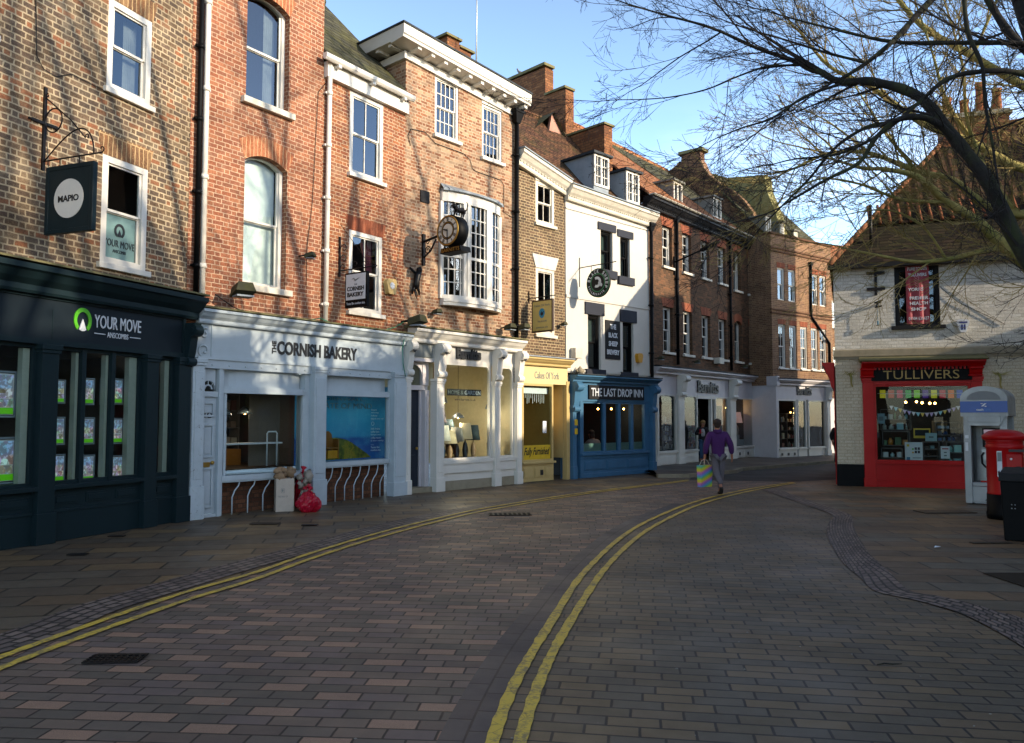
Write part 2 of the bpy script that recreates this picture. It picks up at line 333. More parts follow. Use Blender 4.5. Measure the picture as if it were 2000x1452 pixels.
M['teal'] = paint('very_dark_teal_paint', '#17262a', 0.4, 0.2, dcol='#0c1013', spec=.14)
M['tealsign'] = paint('dark_slate_sign_paint', '#1a2329', 0.4, 0.1, dcol='#10161a', spec=.12)
M['navy'] = paint('dark_navy_door_paint', '#232a35', 0.35, 0.15, dcol='#10141a')
M['black'] = paint('black_gloss_paint', '#07080a', 0.5, 0.2, dcol='#141312', spec=.10)
M['blackmatt'] = paint('black_matt_paint', '#131315', 0.6, 0.2, dcol='#2a2622')
M['iron'] = paint('black_wrought_iron', '#0e0f11', 0.45, 0.3, metal=0.2, dcol='#3a2418')
M['lintel'] = paint('blue_black_stone_paint', '#20242f', 0.6, 0.2, dcol='#3a3a3e')
M['cream'] = paint('cream_shop_paint', '#b8a06a', 0.45, 0.2, dcol='#7a6436')
M['creamsign'] = paint('cream_sign_paint', '#c9b988', 0.45, 0.15, dcol='#8b8260')
M['gold'] = plain('gold_leaf', '#a5843c', 0.35, 0.6)
M['pubblue'] = paint('steel_blue_pub_paint', '#3d6684', 0.4, 0.22, dcol='#1c3448')
M['red'] = paint('bright_red_paint', '#a80a0a', 0.4, 0.15, dcol='#4a0c0a')
M['postred'] = paint('pillar_box_red_enamel', '#a00c10', 0.32, 0.25, dcol='#5a1412')
M['stone'] = paint('weathered_stone', '#8f8672', 0.85, 0.45, dcol='#45412c')
M['mossstone'] = paint('mossy_coping_stone', '#6f6a4c', 0.9, 0.6, dcol='#3d421c')
M['slatey'] = paint('mossy_cement_render', '#8a8458', 0.9, 0.6, dcol='#4b4f22')
M['lead'] = paint('grey_lead_sheet', '#8b949b', 0.55, 0.4, dcol='#3a4045')
M['darklead'] = paint('dark_weathered_lead', '#2c3236', 0.6, 0.4, dcol='#15181a')
M['greycem'] = paint('grey_cement', '#77766e', 0.9, 0.4, dcol='#3f3e38')
M['silver'] = plain('brushed_steel', '#8d9296', 0.35, 0.8)
M['booth'] = paint('silver_grey_booth_metal', '#8f9396', 0.38, 0.25, metal=0.35, dcol='#55554e')
M['kiosk'] = plain('kiosk_blue', '#10489a', 0.35)
M['yellow'] = plain('sign_yellow', '#c8a51a', 0.5)
M['alarmy'] = plain('alarm_yellow', '#c98f1c', 0.45)
M['wtext'] = plain('sign_white', '#c9cdd1', 0.5)
M['btext'] = plain('sign_black', '#111417', 0.5)
M['goldtext'] = plain('lettering_gold', '#a08440', 0.45)
M['gtext'] = plain('lettering_grey', '#6e7472', 0.5)
M['green'] = plain('logo_green', '#4fa812', 0.45)
M['tile_pan'] = tiles('clay_pantiles', ['#6d4030', '#7c4a36', '#5c3628', '#85523c'], 0.24, 0.24, 0.45, pant=0.6, mossc='#3f3c22')
M['tile_red'] = tiles('red_clay_tiles', ['#aa6e4a', '#b67a54', '#986044', '#bd8660'], 0.085, 0.18, 0.3, mossc='#6d5c3a')
M['tile_brown'] = tiles('brown_clay_tiles', ['#5b4134', '#6d4c3a', '#4c382e', '#75533e'], 0.09, 0.18, 0.35, mossc='#4a4a2a')
M['slate'] = tiles('mossy_grey_slates', ['#4a4a40', '#545346', '#403f36', '#5b5a48'], 0.16, 0.28, 0.6, mossc='#57552e')
M['tile_t'] = tiles('dark_mixed_pantiles', ['#3a2a20', '#4c3426', '#2c221b', '#5c3c2a', '#332820'], 0.22, 0.24, 0.35, pant=0.7, mossc='#3a3a1e')
M['stoneslate'] = tiles('mossy_stone_slates', ['#2c231b', '#3a2e22', '#221b15'], 0.09, 0.3, 0.4, mossc='#33351a')
M['pot'] = paint('terracotta_pot', '#9a5a38', 0.8, 0.3)
M['wood'] = plain('varnished_wood', '#8a5a20', 0.45)
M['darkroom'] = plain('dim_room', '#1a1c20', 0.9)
M['bluegrey'] = plain('dim_blind', '#6f8583', 0.8)
M['curtain'] = plain('white_curtain', '#c8ccd2', 0.9)
M['blind'] = plain('white_frosted_blind', '#dcdedc', 0.7)
M['roomcream'] = plain('cream_shop_wall', '#cbbf9c', 0.8)
M['roomgrey'] = plain('grey_shop_wall', '#5a5552', 0.8)
M['roomyellow'] = plain('yellow_shop_wall', '#a88f50', 0.8)
M['floorw'] = plain('shop_floor', '#4a3a2c', 0.6)
M['pane'] = glass('window_glass', 0.5, 2.4)
M['clearpane'] = glass('clear_pane', 0.9, 0.5); M['shopglass'] = glass('shop_glass', 0.94, 0.65)
M['lamp'] = plain('lamp_filament', '#ffb65a', 0.5, emit=14)
M['lampw'] = plain('soft_lamp', '#ffd9a0', 0.5, emit=4)
M['card'] = plain('brown_cardboard', '#8a6f52', 0.85)
M['cardw'] = plain('pale_cardboard', '#b3a697', 0.85)
M['redbag'] = paint('red_plastic_bag', '#a01028', 0.25, 0.1, dcol='#5a0a18')
M['clear'] = paint('crumpled_clear_wrap', '#8c8478', 0.3, 0.3)
M['skin'] = plain('skin', '#a06a50', 0.6)
M['hair'] = plain('brown_hair', '#2a1b12', 0.8)
M['blonde'] = plain('fair_hair', '#8a6a3c', 0.8)
M['purple'] = plain('purple_jersey', '#3f1450', 0.9)
M['joggers'] = plain('grey_jersey', '#5f5a60', 0.9)
M['denim'] = plain('blue_denim', '#2c4a68', 0.85)
M['blackcloth'] = plain('black_cloth', '#0e0f14', 0.85)
M['whitecloth'] = plain('white_cloth', '#a8a6a6', 0.85)
M['pinkcloth'] = plain('pale_pink_cloth', '#9a8078', 0.85)
M['shoe'] = plain('black_shoe', '#141214', 0.6)
M['mossbark'] = None

def bark(name, a, b, moss):
    t = NT(name); o = t.obj(); n = t.noise(9, 6, 0.7, o)
    c = t.mix(t.mr(n, 0.35, 0.65, 0, 1), lin(a), lin(b)); c = t.mix(t.mr(t.noise(2.2, 5, 0.7, o), 0.45, 0.6, 0, moss), c, lin('#5b6a2a'))
    t.l(c, t.p.inputs['Base Color']); t.p.inputs['Roughness'].default_value = 0.95; t.bump(n, 0.8, 0.02); return t.mat
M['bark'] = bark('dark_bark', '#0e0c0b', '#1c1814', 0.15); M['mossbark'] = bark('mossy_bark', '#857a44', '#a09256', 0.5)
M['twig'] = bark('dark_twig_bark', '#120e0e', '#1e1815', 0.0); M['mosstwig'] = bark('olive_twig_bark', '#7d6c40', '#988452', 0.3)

# ------------------------------------------------------------------ lettering
def text(parent, s, x0, x1, z0, z1, y, mat, depth=0.012, bold=0.0, name='lettering', rot=False, spacing=1.0, flip=False):
    cu = bpy.data.curves.new('tmp', 'FONT'); cu.body = s; cu.extrude = 0.02; cu.offset = bold; cu.space_character = spacing; cu.resolution_u = 3
    ob = bpy.data.objects.new('tmp', cu); C.objects.link(ob); dg = bpy.context.evaluated_depsgraph_get(); me = bpy.data.meshes.new_from_object(ob.evaluated_get(dg))
    bpy.data.objects.remove(ob); bpy.data.curves.remove(cu)
    vs_ = [v.co.copy() for v in me.vertices]
    if rot: vs_ = [Vector((-v.y, v.x, v.z)) for v in vs_]
    ax, bx = min(v.x for v in vs_), max(v.x for v in vs_); ay, by = min(v.y for v in vs_), max(v.y for v in vs_)
    for v, c in zip(me.vertices, vs_):
        v.co = (x0 + (c.x - ax) / (bx - ax) * (x1 - x0), y - (depth if c.z > 0 else 0), z0 + (c.y - ay) / (by - ay) * (z1 - z0))
    me.materials.clear(); me.materials.append(mat); me.name = name
    o = bpy.data.objects.new(name, me); C.objects.link(o); o.parent = parent; return o
def disc(mb, x, z, r, y0, y1, n=28, sx=1.0):
    mb.plate([(x + r * sx * math.cos(2 * math.pi * i / n), z + r * math.sin(2 * math.pi * i / n)) for i in range(n)], y0, y1)
def ring(mb, x, z, r0, r1, y0, y1, a0=0, a1=360, n=28, sx=1.0):
    for i in range(n):
        p, q = R(a0 + (a1 - a0) * i / n), R(a0 + (a1 - a0) * (i + 1) / n)
        mb.plate([(x + r0 * sx * math.cos(p), z + r0 * math.sin(p)), (x + r1 * sx * math.cos(p), z + r1 * math.sin(p)), (x + r1 * sx * math.cos(q), z + r1 * math.sin(q)), (x + r0 * sx * math.cos(q), z + r0 * math.sin(q))], y0, y1)
def scroll(x, z, r, a0, a1, k=24, shrink=0.25):
    return [(x + r * (1 - (1 - shrink) * i / k) * math.cos(R(a0 + (a1 - a0) * i / k)), z + r * (1 - (1 - shrink) * i / k) * math.sin(R(a0 + (a1 - a0) * i / k))) for i in range(k + 1)]

# ------------------------------------------------------------------ building kit
def wall(mb, x0, x1, z0, z1, y, ops, rev=0.22):
    """front skin with real openings; ops = (x0, x1, z0, z1, arch rise)"""
    xs = sorted({x0, x1} | {min(max(v, x0), x1) for o in ops for v in o[:2]}); zs = sorted({z0, z1} | {min(max(v, z0), z1) for o in ops for v in o[2:4]})
    for i in range(len(xs) - 1):
        for j in range(len(zs) - 1):
            cx, cz = (xs[i] + xs[i + 1]) / 2, (zs[j] + zs[j + 1]) / 2
            if any(o[0] < cx < o[1] and o[2] < cz < o[3] for o in ops): continue
            mb.quad((xs[i], y, zs[j]), (xs[i + 1], y, zs[j]), (xs[i + 1], y, zs[j + 1]), (xs[i], y, zs[j + 1]))
    for o in ops:
        a, b, c, d = o[:4]; rise = o[4] if len(o) > 4 else 0
        mb.quad((a, y, c), (a, y, d), (a, y + rev, d), (a, y + rev, c)); mb.quad((b, y, c), (b, y + rev, c), (b, y + rev, d), (b, y, d))
        mb.quad((a, y, d), (b, y, d), (b, y + rev, d), (a, y + rev, d)); mb.quad((a, y, c), (a, y + rev, c), (b, y + rev, c), (b, y, c))
        if rise:
            n = 10; pts = arcpts(a, b, d - rise, rise, n)
            for i in range(n):
                p, q = pts[i], pts[i + 1]
                mb.quad((p[0], y, p[1]), (q[0], y, q[1]), (q[0], y, d), (p[0], y, d)); mb.quad((p[0], y, p[1]), (p[0], y + rev, p[1]), (q[0], y + rev, q[1]), (q[0], y, q[1]))
def arcpts(a, b, z, rise, n):
    hw = (b - a) / 2; rr = (hw * hw + rise * rise) / (2 * rise); cx = (a + b) / 2; cz = z + rise - rr; an = math.asin(min(1, hw / rr))
    return [(cx + rr * math.sin(-an + 2 * an * i / n), cz + rr * math.cos(-an + 2 * an * i / n)) for i in range(n + 1)]
def shell(root, mat, x0, x1, z1, y, depth, ops, z0=0.0, rev=0.22, side=True):
    mb = MB(); wall(mb, x0, x1, z0, z1, y, ops, rev)
    if side:
        mb.quad((x0, y, z0), (x0, y, z1), (x0, y + depth, z1), (x0, y + depth, z0)); mb.quad((x1, y, z0), (x1, y + depth, z0), (x1, y + depth, z1), (x1, y, z1))
        mb.quad((x0, y + depth, z0), (x0, y + depth, z1), (x1, y + depth, z1), (x1, y + depth, z0))
    mb.quad((x0, y, z1), (x1, y, z1), (x1, y + depth, z1), (x0, y + depth, z1))
    mb.build('wall', mat, root)
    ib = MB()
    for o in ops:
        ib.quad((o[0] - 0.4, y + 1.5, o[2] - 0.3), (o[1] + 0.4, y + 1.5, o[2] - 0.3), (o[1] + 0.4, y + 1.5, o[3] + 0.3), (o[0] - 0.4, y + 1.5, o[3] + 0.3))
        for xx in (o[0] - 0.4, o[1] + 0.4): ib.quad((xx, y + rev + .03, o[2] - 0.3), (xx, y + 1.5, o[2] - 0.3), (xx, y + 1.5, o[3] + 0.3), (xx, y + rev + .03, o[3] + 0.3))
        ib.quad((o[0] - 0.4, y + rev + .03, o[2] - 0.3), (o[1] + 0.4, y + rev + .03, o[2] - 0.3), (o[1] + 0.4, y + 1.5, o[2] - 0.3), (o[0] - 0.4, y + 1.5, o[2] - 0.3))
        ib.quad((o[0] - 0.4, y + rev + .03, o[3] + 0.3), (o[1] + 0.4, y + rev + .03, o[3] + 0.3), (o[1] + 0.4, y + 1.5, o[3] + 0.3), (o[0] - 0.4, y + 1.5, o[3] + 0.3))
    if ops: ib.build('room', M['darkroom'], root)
def sash(root, o, y, cols=1, rt=1, rb=1, mat=None, fw=0.07, inset=0.03, sill=True, sillmat=None, cur=None, split=0.5, bar=0.022, glassm=None, silld=0.09, sillx=0.06, sillh=0.09):
    """a sash window in opening o: frame and glazing bars, with pane, curtain and sill below it in the tree"""
    mat = mat or M['white']; a, b, c, d = o[:4]; rise = o[4] if len(o) > 4 else 0
    y0 = y + inset; mb = MB(); zm = c + (d - c) * (1 - split)
    mb.box(a, a + fw, y0, y0 + 0.10, c, d - rise); mb.box(b - fw, b, y0, y0 + 0.10, c, d - rise); mb.box(a + fw, b - fw, y0 + .002, y0 + 0.10, c, c + fw * 0.9)
    if rise:
        pts = arcpts(a, b, d - rise, rise, 10); inn = arcpts(a + fw, b - fw, d - rise, max(rise - fw * 0.3, 0.02), 10)
        for i in range(10):
            mb.plate([inn[i], (pts[i][0], pts[i][1] + 0.0), pts[i + 1], inn[i + 1]] if i else [(a, d - rise), pts[0], pts[1], inn[1], inn[0]], y0, y0 + 0.1)
        mb.box(a + fw, b - fw, y0 + 0.05, y0 + 0.09, d - rise - 0.02, d - rise + 0.015) if False else None
    else: mb.box(a + fw, b - fw, y0 + .002, y0 + 0.10, d - fw, d)
    ia, ib_, ic, id_ = a + fw, b - fw, c + fw * 0.9, d - (fw if not rise else 0.01)
    st = 0.04
    for (z0, z1, yy, rows) in ((zm, id_, y0 + 0.03, rt), (ic, zm, y0 + 0.06, rb)):
        mb.box(ia, ia + st, yy, yy + 0.035, z0, z1 - (rise if z1 == id_ else 0)); mb.box(ib_ - st, ib_, yy, yy + 0.035, z0, z1 - (rise if z1 == id_ else 0))
        mb.box(ia + st, ib_ - st, yy + .001, yy + 0.034, z0 - 0.015, z0 + 0.025)
        if z1 != id_ or not rise: mb.box(ia + st, ib_ - st, yy + .001, yy + 0.034, z1 - 0.03, z1 + (0.015 if z1 == zm else 0))
        for k in range(1, cols):
            xx = ia + st + (ib_ - ia - 2 * st) * k / cols; mb.box(xx - bar / 2, xx + bar / 2, yy + 0.004, yy + 0.03, z0, z1 - (rise * 0.3 if z1 == id_ else 0))
        for k in range(1, rows):
            zz = z0 + (z1 - z0) * k / rows; mb.box(ia + st, ib_ - st, yy + 0.006, yy + 0.028, zz - bar / 2, zz + bar / 2)
    wo = mb.build('window', mat, root)
    g = MB(); yy = y0 + 0.05
    g.quad((ia, yy, zm), (ib_, yy, zm), (ib_, yy, id_), (ia, yy, id_)); g.quad((ia, yy + 0.028, ic), (ib_, yy + 0.028, ic), (ib_, yy + 0.028, zm), (ia, yy + 0.028, zm))
    g.build('pane', glassm or M['pane'], wo)
    if sill: MB().box(a - sillx, b + sillx, y - silld, y0 + .05, c - sillh, c - .002).build('sill', sillmat or M['white'], wo, 0.008)
    if cur:
        cb = MB()
        if cur == 'blind': cb.quad((ia, y0 + 0.16, ic), (ib_, y0 + 0.16, ic), (ib_, y0 + 0.16, id_), (ia, y0 + 0.16, id_)); cb.build('blind', M['blind'], wo)
        elif cur == 'half': cb.quad((ia, y0 + 0.16, zm), (ib_, y0 + 0.16, zm), (ib_, y0 + 0.16, id_), (ia, y0 + 0.16, id_)); cb.build('blind', M['bluegrey'], wo)
        elif cur == 'grey': cb.quad((ia, y0 + 0.16, ic), (ib_, y0 + 0.16, ic), (ib_, y0 + 0.16, id_), (ia, y0 + 0.16, id_)); cb.build('blind', M['bluegrey'], wo)
        else:
            sides = ((ib_ - 0.28, ib_ - 0.02),) if cur == 'right' else ((ia, ia + 0.22), (ib_ - 0.22, ib_))
            for (p, q) in sides:
                n = 12
                for i in range(n):
                    u0, u1 = p + (q - p) * i / n, p + (q - p) * (i + 1) / n; w0, w1 = 0.02 * (i % 2), 0.02 * ((i + 1) % 2)
                    cb.quad((u0, y0 + 0.2 + w0, ic), (u1, y0 + 0.2 + w1, ic), (u1, y0 + 0.2 + w1, id_), (u0, y0 + 0.2 + w0, id_))
            cb.build('curtain', M['curtain'], wo)
    return wo
def roof(root, mat, x0, x1, z, rise, run, y=0.0, over=0.25, name='roof', both=True, thick=0.08, z1off=0.0):
    mb = MB(); k = rise / run; e = z - over * k
    for s_ in (0,) :
        mb.prof([(y - over, e), (y - over, e + thick), (y + run, z + rise + thick), (y + run, z + rise)], x0, x1)
    if both: mb.prof([(y + run, z + rise), (y + run, z + rise + thick), (y + 2 * run + over, e + thick), (y + 2 * run + over, e)], x0, x1)
    o = mb.build(name, mat, root)
    rb = MB(); n = int((x1 - x0) / 0.33)
    for i in range(n):
        a = x0 + (x1 - x0) * i / n; rb.tube([(a, y + run, z + rise + thick), (a + (x1 - x0) / n * 0.96, y + run, z + rise + thick + 0.012)], 0.11, 8)
    rb.build('ridge_tiles', mat, o); return o
CORN = [(0.02, 0), (-0.10, 0), (-0.12, 0.03), (-0.12, 0.09), (-0.20, 0.15), (-0.26, 0.22), (-0.30, 0.24), (-0.30, 0.30), (0.02, 0.32)]
def cornice(root, mat, x0, x1, ztop, h, proj, y=0.0, name='cornice', dent=None, dz=0.0, dw=0.05, capmat=None):
    mb = MB(); pts = [(y + p[0] / 0.30 * proj if p[0] < 0 else y + p[0], ztop - h + p[1] / 0.32 * h) for p in CORN]
    mb.prof(pts, x0, x1, dz)
    if dent:
        x = x0 + 0.03
        while x < x1 - dw:
            zz = dz * (x - x0) / (x1 - x0); mb.box(x, x + dw, y - proj * 0.52, y - proj * 0.3, ztop - h * 0.98 + h * 0.08 + zz - dent + h*.2, ztop - h * 0.98 + h * 0.28 + zz); x += dw * 2
    o = mb.build(name, mat, root)
    if capmat: MB().prof([(y + .15, ztop + .002), (y - proj - 0.02, ztop + .002), (y - proj - 0.02, ztop + 0.03), (y + .15, ztop + 0.07)], x0, x1, dz).build('flashing', capmat, o)
    return o
def console(root, mat, x0, x1, z0, z1, proj, y=0.0, name='bracket'):
    """scrolled shopfront bracket"""
    mb = MB(); h = z1 - z0; pts = [(y, z0)]
    for i in range(15):
        t = i / 14; yy = -proj * (0.30 + 0.70 * (0.5 - 0.5 * math.cos(math.pi * t)) + 0.12 * math.sin(math.pi * 2 * t)); pts.append((y + yy, z0 + h * t))
    pts.append((y, z1)); mb.prof(pts, x0 + 0.01, x1 - 0.01)
    for (yy, zz, r) in ((-proj * 0.80, z1 - h * 0.17, h * 0.17), (-proj * 0.42, z0 + h * 0.12, h * 0.12)):
        r *= .8; mb.lathe([(r, x0), (r, x1)], (0, y + yy, zz), 18, 'x', False); mb.lathe([(r * .45, x0 - 0.015), (r * .45, x1 + .015)], (0, y + yy, zz), 12, 'x', False)
    return mb.build(name, mat, root)
def pilaster(root, mat, x0, x1, z0, z1, y0=0.0, proj=0.08, name='pilaster', plinth=0.3, cap=True, panel=True):
    mb = MB(); mb.box(x0, x1, y0 - proj, y0 + 0.12, z0, z1); mb.box(x0 - 0.02, x1 + 0.02, y0 - proj - 0.025, y0 + .1, z0 + .001, z0 + plinth)
    if cap: mb.box(x0 - 0.03, x1 + 0.03, y0 - proj - 0.035, y0 + .1, z1 - 0.07, z1 - .001); mb.box(x0 - 0.015, x1 + 0.015, y0 - proj - 0.02, y0 + .1, z1 - 0.12, z1 - 0.072)
    if panel and x1 - x0 > 0.14: mb.box(x0 + 0.04, x1 - 0.04, y0 - proj - 0.012, y0 - proj + .02, z0 + plinth + 0.12, z1 - 0.22)
    return mb.build(name, mat, root, 0.006)
def panels(mb, x0, x1, z0, z1, n, y, d=0.015, m=0.06):
    for i in range(n):
        a = x0 + (x1 - x0) * i / n + m; b = x0 + (x1 - x0) * (i + 1) / n - m
        mb.box(a, b, y - d, y + .01, z0 + m, z1 - m); mb.box(a + 0.03, b - 0.03, y - d * 1.8, y, z0 + m + 0.03, z1 - m - 0.03)
def interior(root, x0, x1, z0, z1, y0, y1, mat, floor=None):
    mb = MB(); mb.quad((x0, y1, z0), (x1, y1, z0), (x1, y1, z1), (x0, y1, z1)); mb.quad((x0, y0, z0), (x0, y1, z0), (x0, y1, z1), (x0, y0, z1))
    mb.quad((x1, y0, z0), (x1, y0, z1), (x1, y1, z1), (x1, y1, z0)); mb.quad((x0, y0, z1), (x0, y1, z1), (x1, y1, z1), (x1, y0, z1))
    mb.build('shop_interior', mat, root)
    MB().quad((x0, y0, z0), (x1, y0, z0), (x1, y1, z0), (x0, y1, z0)).build if False else None
    f = MB(); f.quad((x0, y0, z0), (x1, y0, z0), (x1, y1, z0), (x0, y1, z0)); f.build('shop_floor', floor or M['floorw'], root)
def glazing(root, x0, x1, z0, z1, y, mat=None, name='shop_window'):
    mb = MB(); mb.quad((x0, y, z0), (x1, y, z0), (x1, y, z1), (x0, y, z1)); return mb.build(name, mat or M['shopglass'], root)
def frame(mb, x0, x1, z0, z1, y0, y1, t=0.05, bot=None):
    mb.box(x0, x0 + t, y0, y1, z0, z1); mb.box(x1 - t, x1, y0, y1, z0, z1); mb.box(x0 + t, x1 - t, y0 + .001, y1, z1 - t, z1); mb.box(x0 + t, x1 - t, y0 + .001, y1, z0, z0 + (bot or t))
def bulb(x, y, z, fac, label, energy=6, r=0.03, group=None, cable=0.5, shade=None, col=(1, 0.82, 0.6)):
    t = thing('pendant_lamp', label, 'lamp', fac, (x, y, z), group=group)
    MB().tube([(0, 0, r), (0, 0, cable)], 0.006, 5).build('cable', M['blackmatt'], t)
    MB().ball((0, 0, 0), r).build('bulb', M['lamp'], t)
    if shade: MB().lathe([(0.03, 0.12), (0.05, 0.11), (shade * 0.8, 0.04), (shade, -0.02), (shade * 0.96, -0.02), (shade * 0.76, 0.035), (0.03, 0.10)], (0, 0, 0), 18).build('lamp_shade', M['silver'], t)
    li = bpy.data.lights.new('bulb_light', 'POINT'); li.energy = energy; li.color = col; li.shadow_soft_size = 0.06
    lo = bpy.data.objects.new('bulb_light', li); C.objects.link(lo); lo.parent = t; lo.location = (0, 0, -0.06); return t
# ================================================================== the left-hand row of houses
def op(f, xl, xr, yt, yb, d=0.15, rise=0):
    x0, x1, z0, z1 = f.rect(xl, xr, yt, yb, d); return (x0, x1, z0, z1, rise)
def arch(root, o, y, h, mat, key=0.06, flare=0.14, rise=0, name='arch_lintel', proud=0.006):
    a, b, d = o[0], o[1], o[3]
    mb = MB()
    if rise:
        n = 12; p = arcpts(a, b, d - rise, rise, n); q = arcpts(a - flare, b + flare, d - rise + h * 0.9, rise * 1.15, n)
        for i in range(n): mb.plate([p[i], q[i], q[i + 1], p[i + 1]], y - proud, y + .05)
    else: mb.plate([(a - .02, d), (a - flare, d + h), (b + flare, d + h), (b + .02, d)], y - proud, y + .05)
    return mb.build(name, mat, root)

# ---- house 1: mottled brick above the dark estate agent's
f = FB[1]
h1 = thing('brick_house', 'mottled brown brick house with pale mortar above the dark estate agent shop', 'house', f, (1.5, .15, 0))
h1.location = f.A; OFF = 0
o1 = [op(f, 213, 296, -6, 172), op(f, 201, 287, 300, 513), (-1.75, -0.25, 6.72, 8.2, 0)]
shell(h1, M['brick1'], -5, 3.3, 11.8, .15, 8, o1, z0=3.3)
for i, o in enumerate(o1): sash(h1, o, .15, 1, 1, 1, fw=0.10, cur=('right', None, None)[i], glassm=(None, M['clearpane'], None)[i], inset=0.0, silld=0.07)
for o in o1[:2]: arch(h1, o, .15, 0.34, M['arch'], flare=0.10)
x0, _, z0, z1 = op(f, 201, 287, 300, 513)[:4]
fb = MB(); fb.quad((x0 + .11, .235, z0 + .1), (x0 + .72, .235, z0 + .1), (x0 + .72, .235, z0 + .80), (x0 + .11, .235, z0 + .80))
fb.build('frosted_film', plain('teal_grey_film', '#8aa0a4', 0.5), h1)
lg = MB(); ring(lg, x0 + .42, z0 + .56, .075, .115, .222, .228, -55, 235, sx=.85); lg.plate([(x0 + .42, z0 + .58), (x0 + .38, z0 + .47), (x0 + .46, z0 + .47)], .222, .228); lg.build('logo', M['btext'], h1)
text(h1, 'YOUR MOVE', x0 + .13, x0 + .71, z0 + .30, z0 + .41, .228, M['btext'], .004); text(h1, 'ANSCOMBS', x0 + .30, x0 + .55, z0 + .21, z0 + .26, .228, M['btext'], .004)
roof(h1, M['tile_brown'], -5, 3.3, 11.8, 4, 4, .15)

s1 = thing('shopfront', 'very dark teal shopfront of the estate agent with a green ring logo', 'shopfront', f, (0, 0, 0))
ct = 3.74
cornice(s1, M['teal'], -5, 3.28, ct, 0.38, 0.34, dent=0, capmat=M['mossstone'])
mb = MB(); mb.box(-5, 3.05, -0.02, .12, 2.76, 3.38); mb.build('fascia', M['tealsign'], s1)
mb = MB(); mb.box(-5, 3.05, -.06, .1, 2.70, 2.775); mb.box(-5, 3.05, -.05, .1, 3.33, 3.375); mb.box(3.02, 3.07, -.055, .1, 2.70, 3.38); mb.box(.62, .63, -.024, 0, 2.78, 3.19); mb.build('fascia_moulding', M['teal'], s1)
def X1(px, py=900, d=0): return f.q(px, py, d)[0]
pil = [(X1(66), X1(99)), (X1(274), X1(297)), (X1(337), X1(361))]
for (a, b) in pil: pilaster(s1, M['teal'], a, b, 0, 2.70, proj=.10, plinth=.42, panel=False)
pilaster(s1, M['teal'], -2.0, -1.7, 0, 2.70, proj=.10, plinth=.42, panel=False)
console(s1, M['teal'], 3.04, 3.22, 2.55, 3.28, .26)
g0, g1, g2, g3 = pil[0][1], pil[1][0], pil[1][1], pil[2][0]
mb = MB(); zs = 0.78
for (a, b) in ((-1.7, pil[0][0]), (g0, g1), (g2, g3)):
    mb.box(a, b, -.02, .15, 0.003, .42); mb.box(a, b, 0.0, .15, .42, zs - .06); mb.box(a, b, -.10, .2, zs - .06, zs); mb.box(a, b, -.035, 0.02, .40, .44)
panels(mb, -1.7, pil[0][0], .44, zs - .08, 2, 0.0); panels(mb, g0, g1, .44, zs - .08, 3, 0.0); panels(mb, g2, g3, .44, zs - .08, 1, 0)
mb.build('stall_riser', M['teal'], s1, .004)
mb = MB(); m1, m2 = X1(159), X1(217)
for (a, b) in ((-1.7, pil[0][0]), (g0, g1), (g2, g3)): frame(mb, a, b, zs, 2.70, .02, .12, .05)
for m in (m1, m2): mb.box(m - .035, m + .035, .0, .14, zs, 2.68)
mb.build('window_frame', M['teal'], s1)
cr = MB()
for (a, b) in ((pil[0][0] - .16, pil[0][0] - .06), (m1 - .085, m1 - .04), (m2 - .085, m2 - .04), (g1 - .20, g1 - .055), (g3 - .15, g3 - .055)): cr.box(a, b, .07, .16, zs + .02, 2.64)
cr.build('inner_frame', plain('pale_green_grey_wood', '#a8b0a4', 0.5), s1)
for (a, b) in ((-1.7, pil[0][0]), (g0, g1), (g2, g3)): glazing(s1, a + .04, b - .04, zs + .03, 2.66, .065)
interior(s1, -1.9, 3.1, zs - .05, 2.75, .2, 3.2, M['roomgrey'])
text(s1, 'YOUR MOVE', X1(182, 620), X1(273, 620), 3.02, 3.21, -.024, M['wtext'], .012)
text(s1, 'ANSCOMBS', X1(207, 650), X1(248, 650), 2.895, 2.975, -.024, M['wtext'], .008)
mb = MB(); mb.box(X1(182, 650), X1(203, 650), -.032, -.02, 2.93, 2.942); mb.box(X1(252, 650), X1(272, 650), -.032, -.02, 2.93, 2.942); mb.build('lettering_rule', M['wtext'], s1)
cx = X1(159, 625); mb = MB(); ring(mb, cx, 3.10, .12, .18, -.034, -.02, -52, 232, sx=.82); mb.build('logo_ring', M['green'], s1)
mb = MB(); mb.plate([(cx, 3.12), (cx - .06, 2.965), (cx - .03, 2.95), (cx, 2.945), (cx + .03, 2.95), (cx + .06, 2.965)], -.034, -.02); mb.build('logo_cone', M['wtext'], s1)
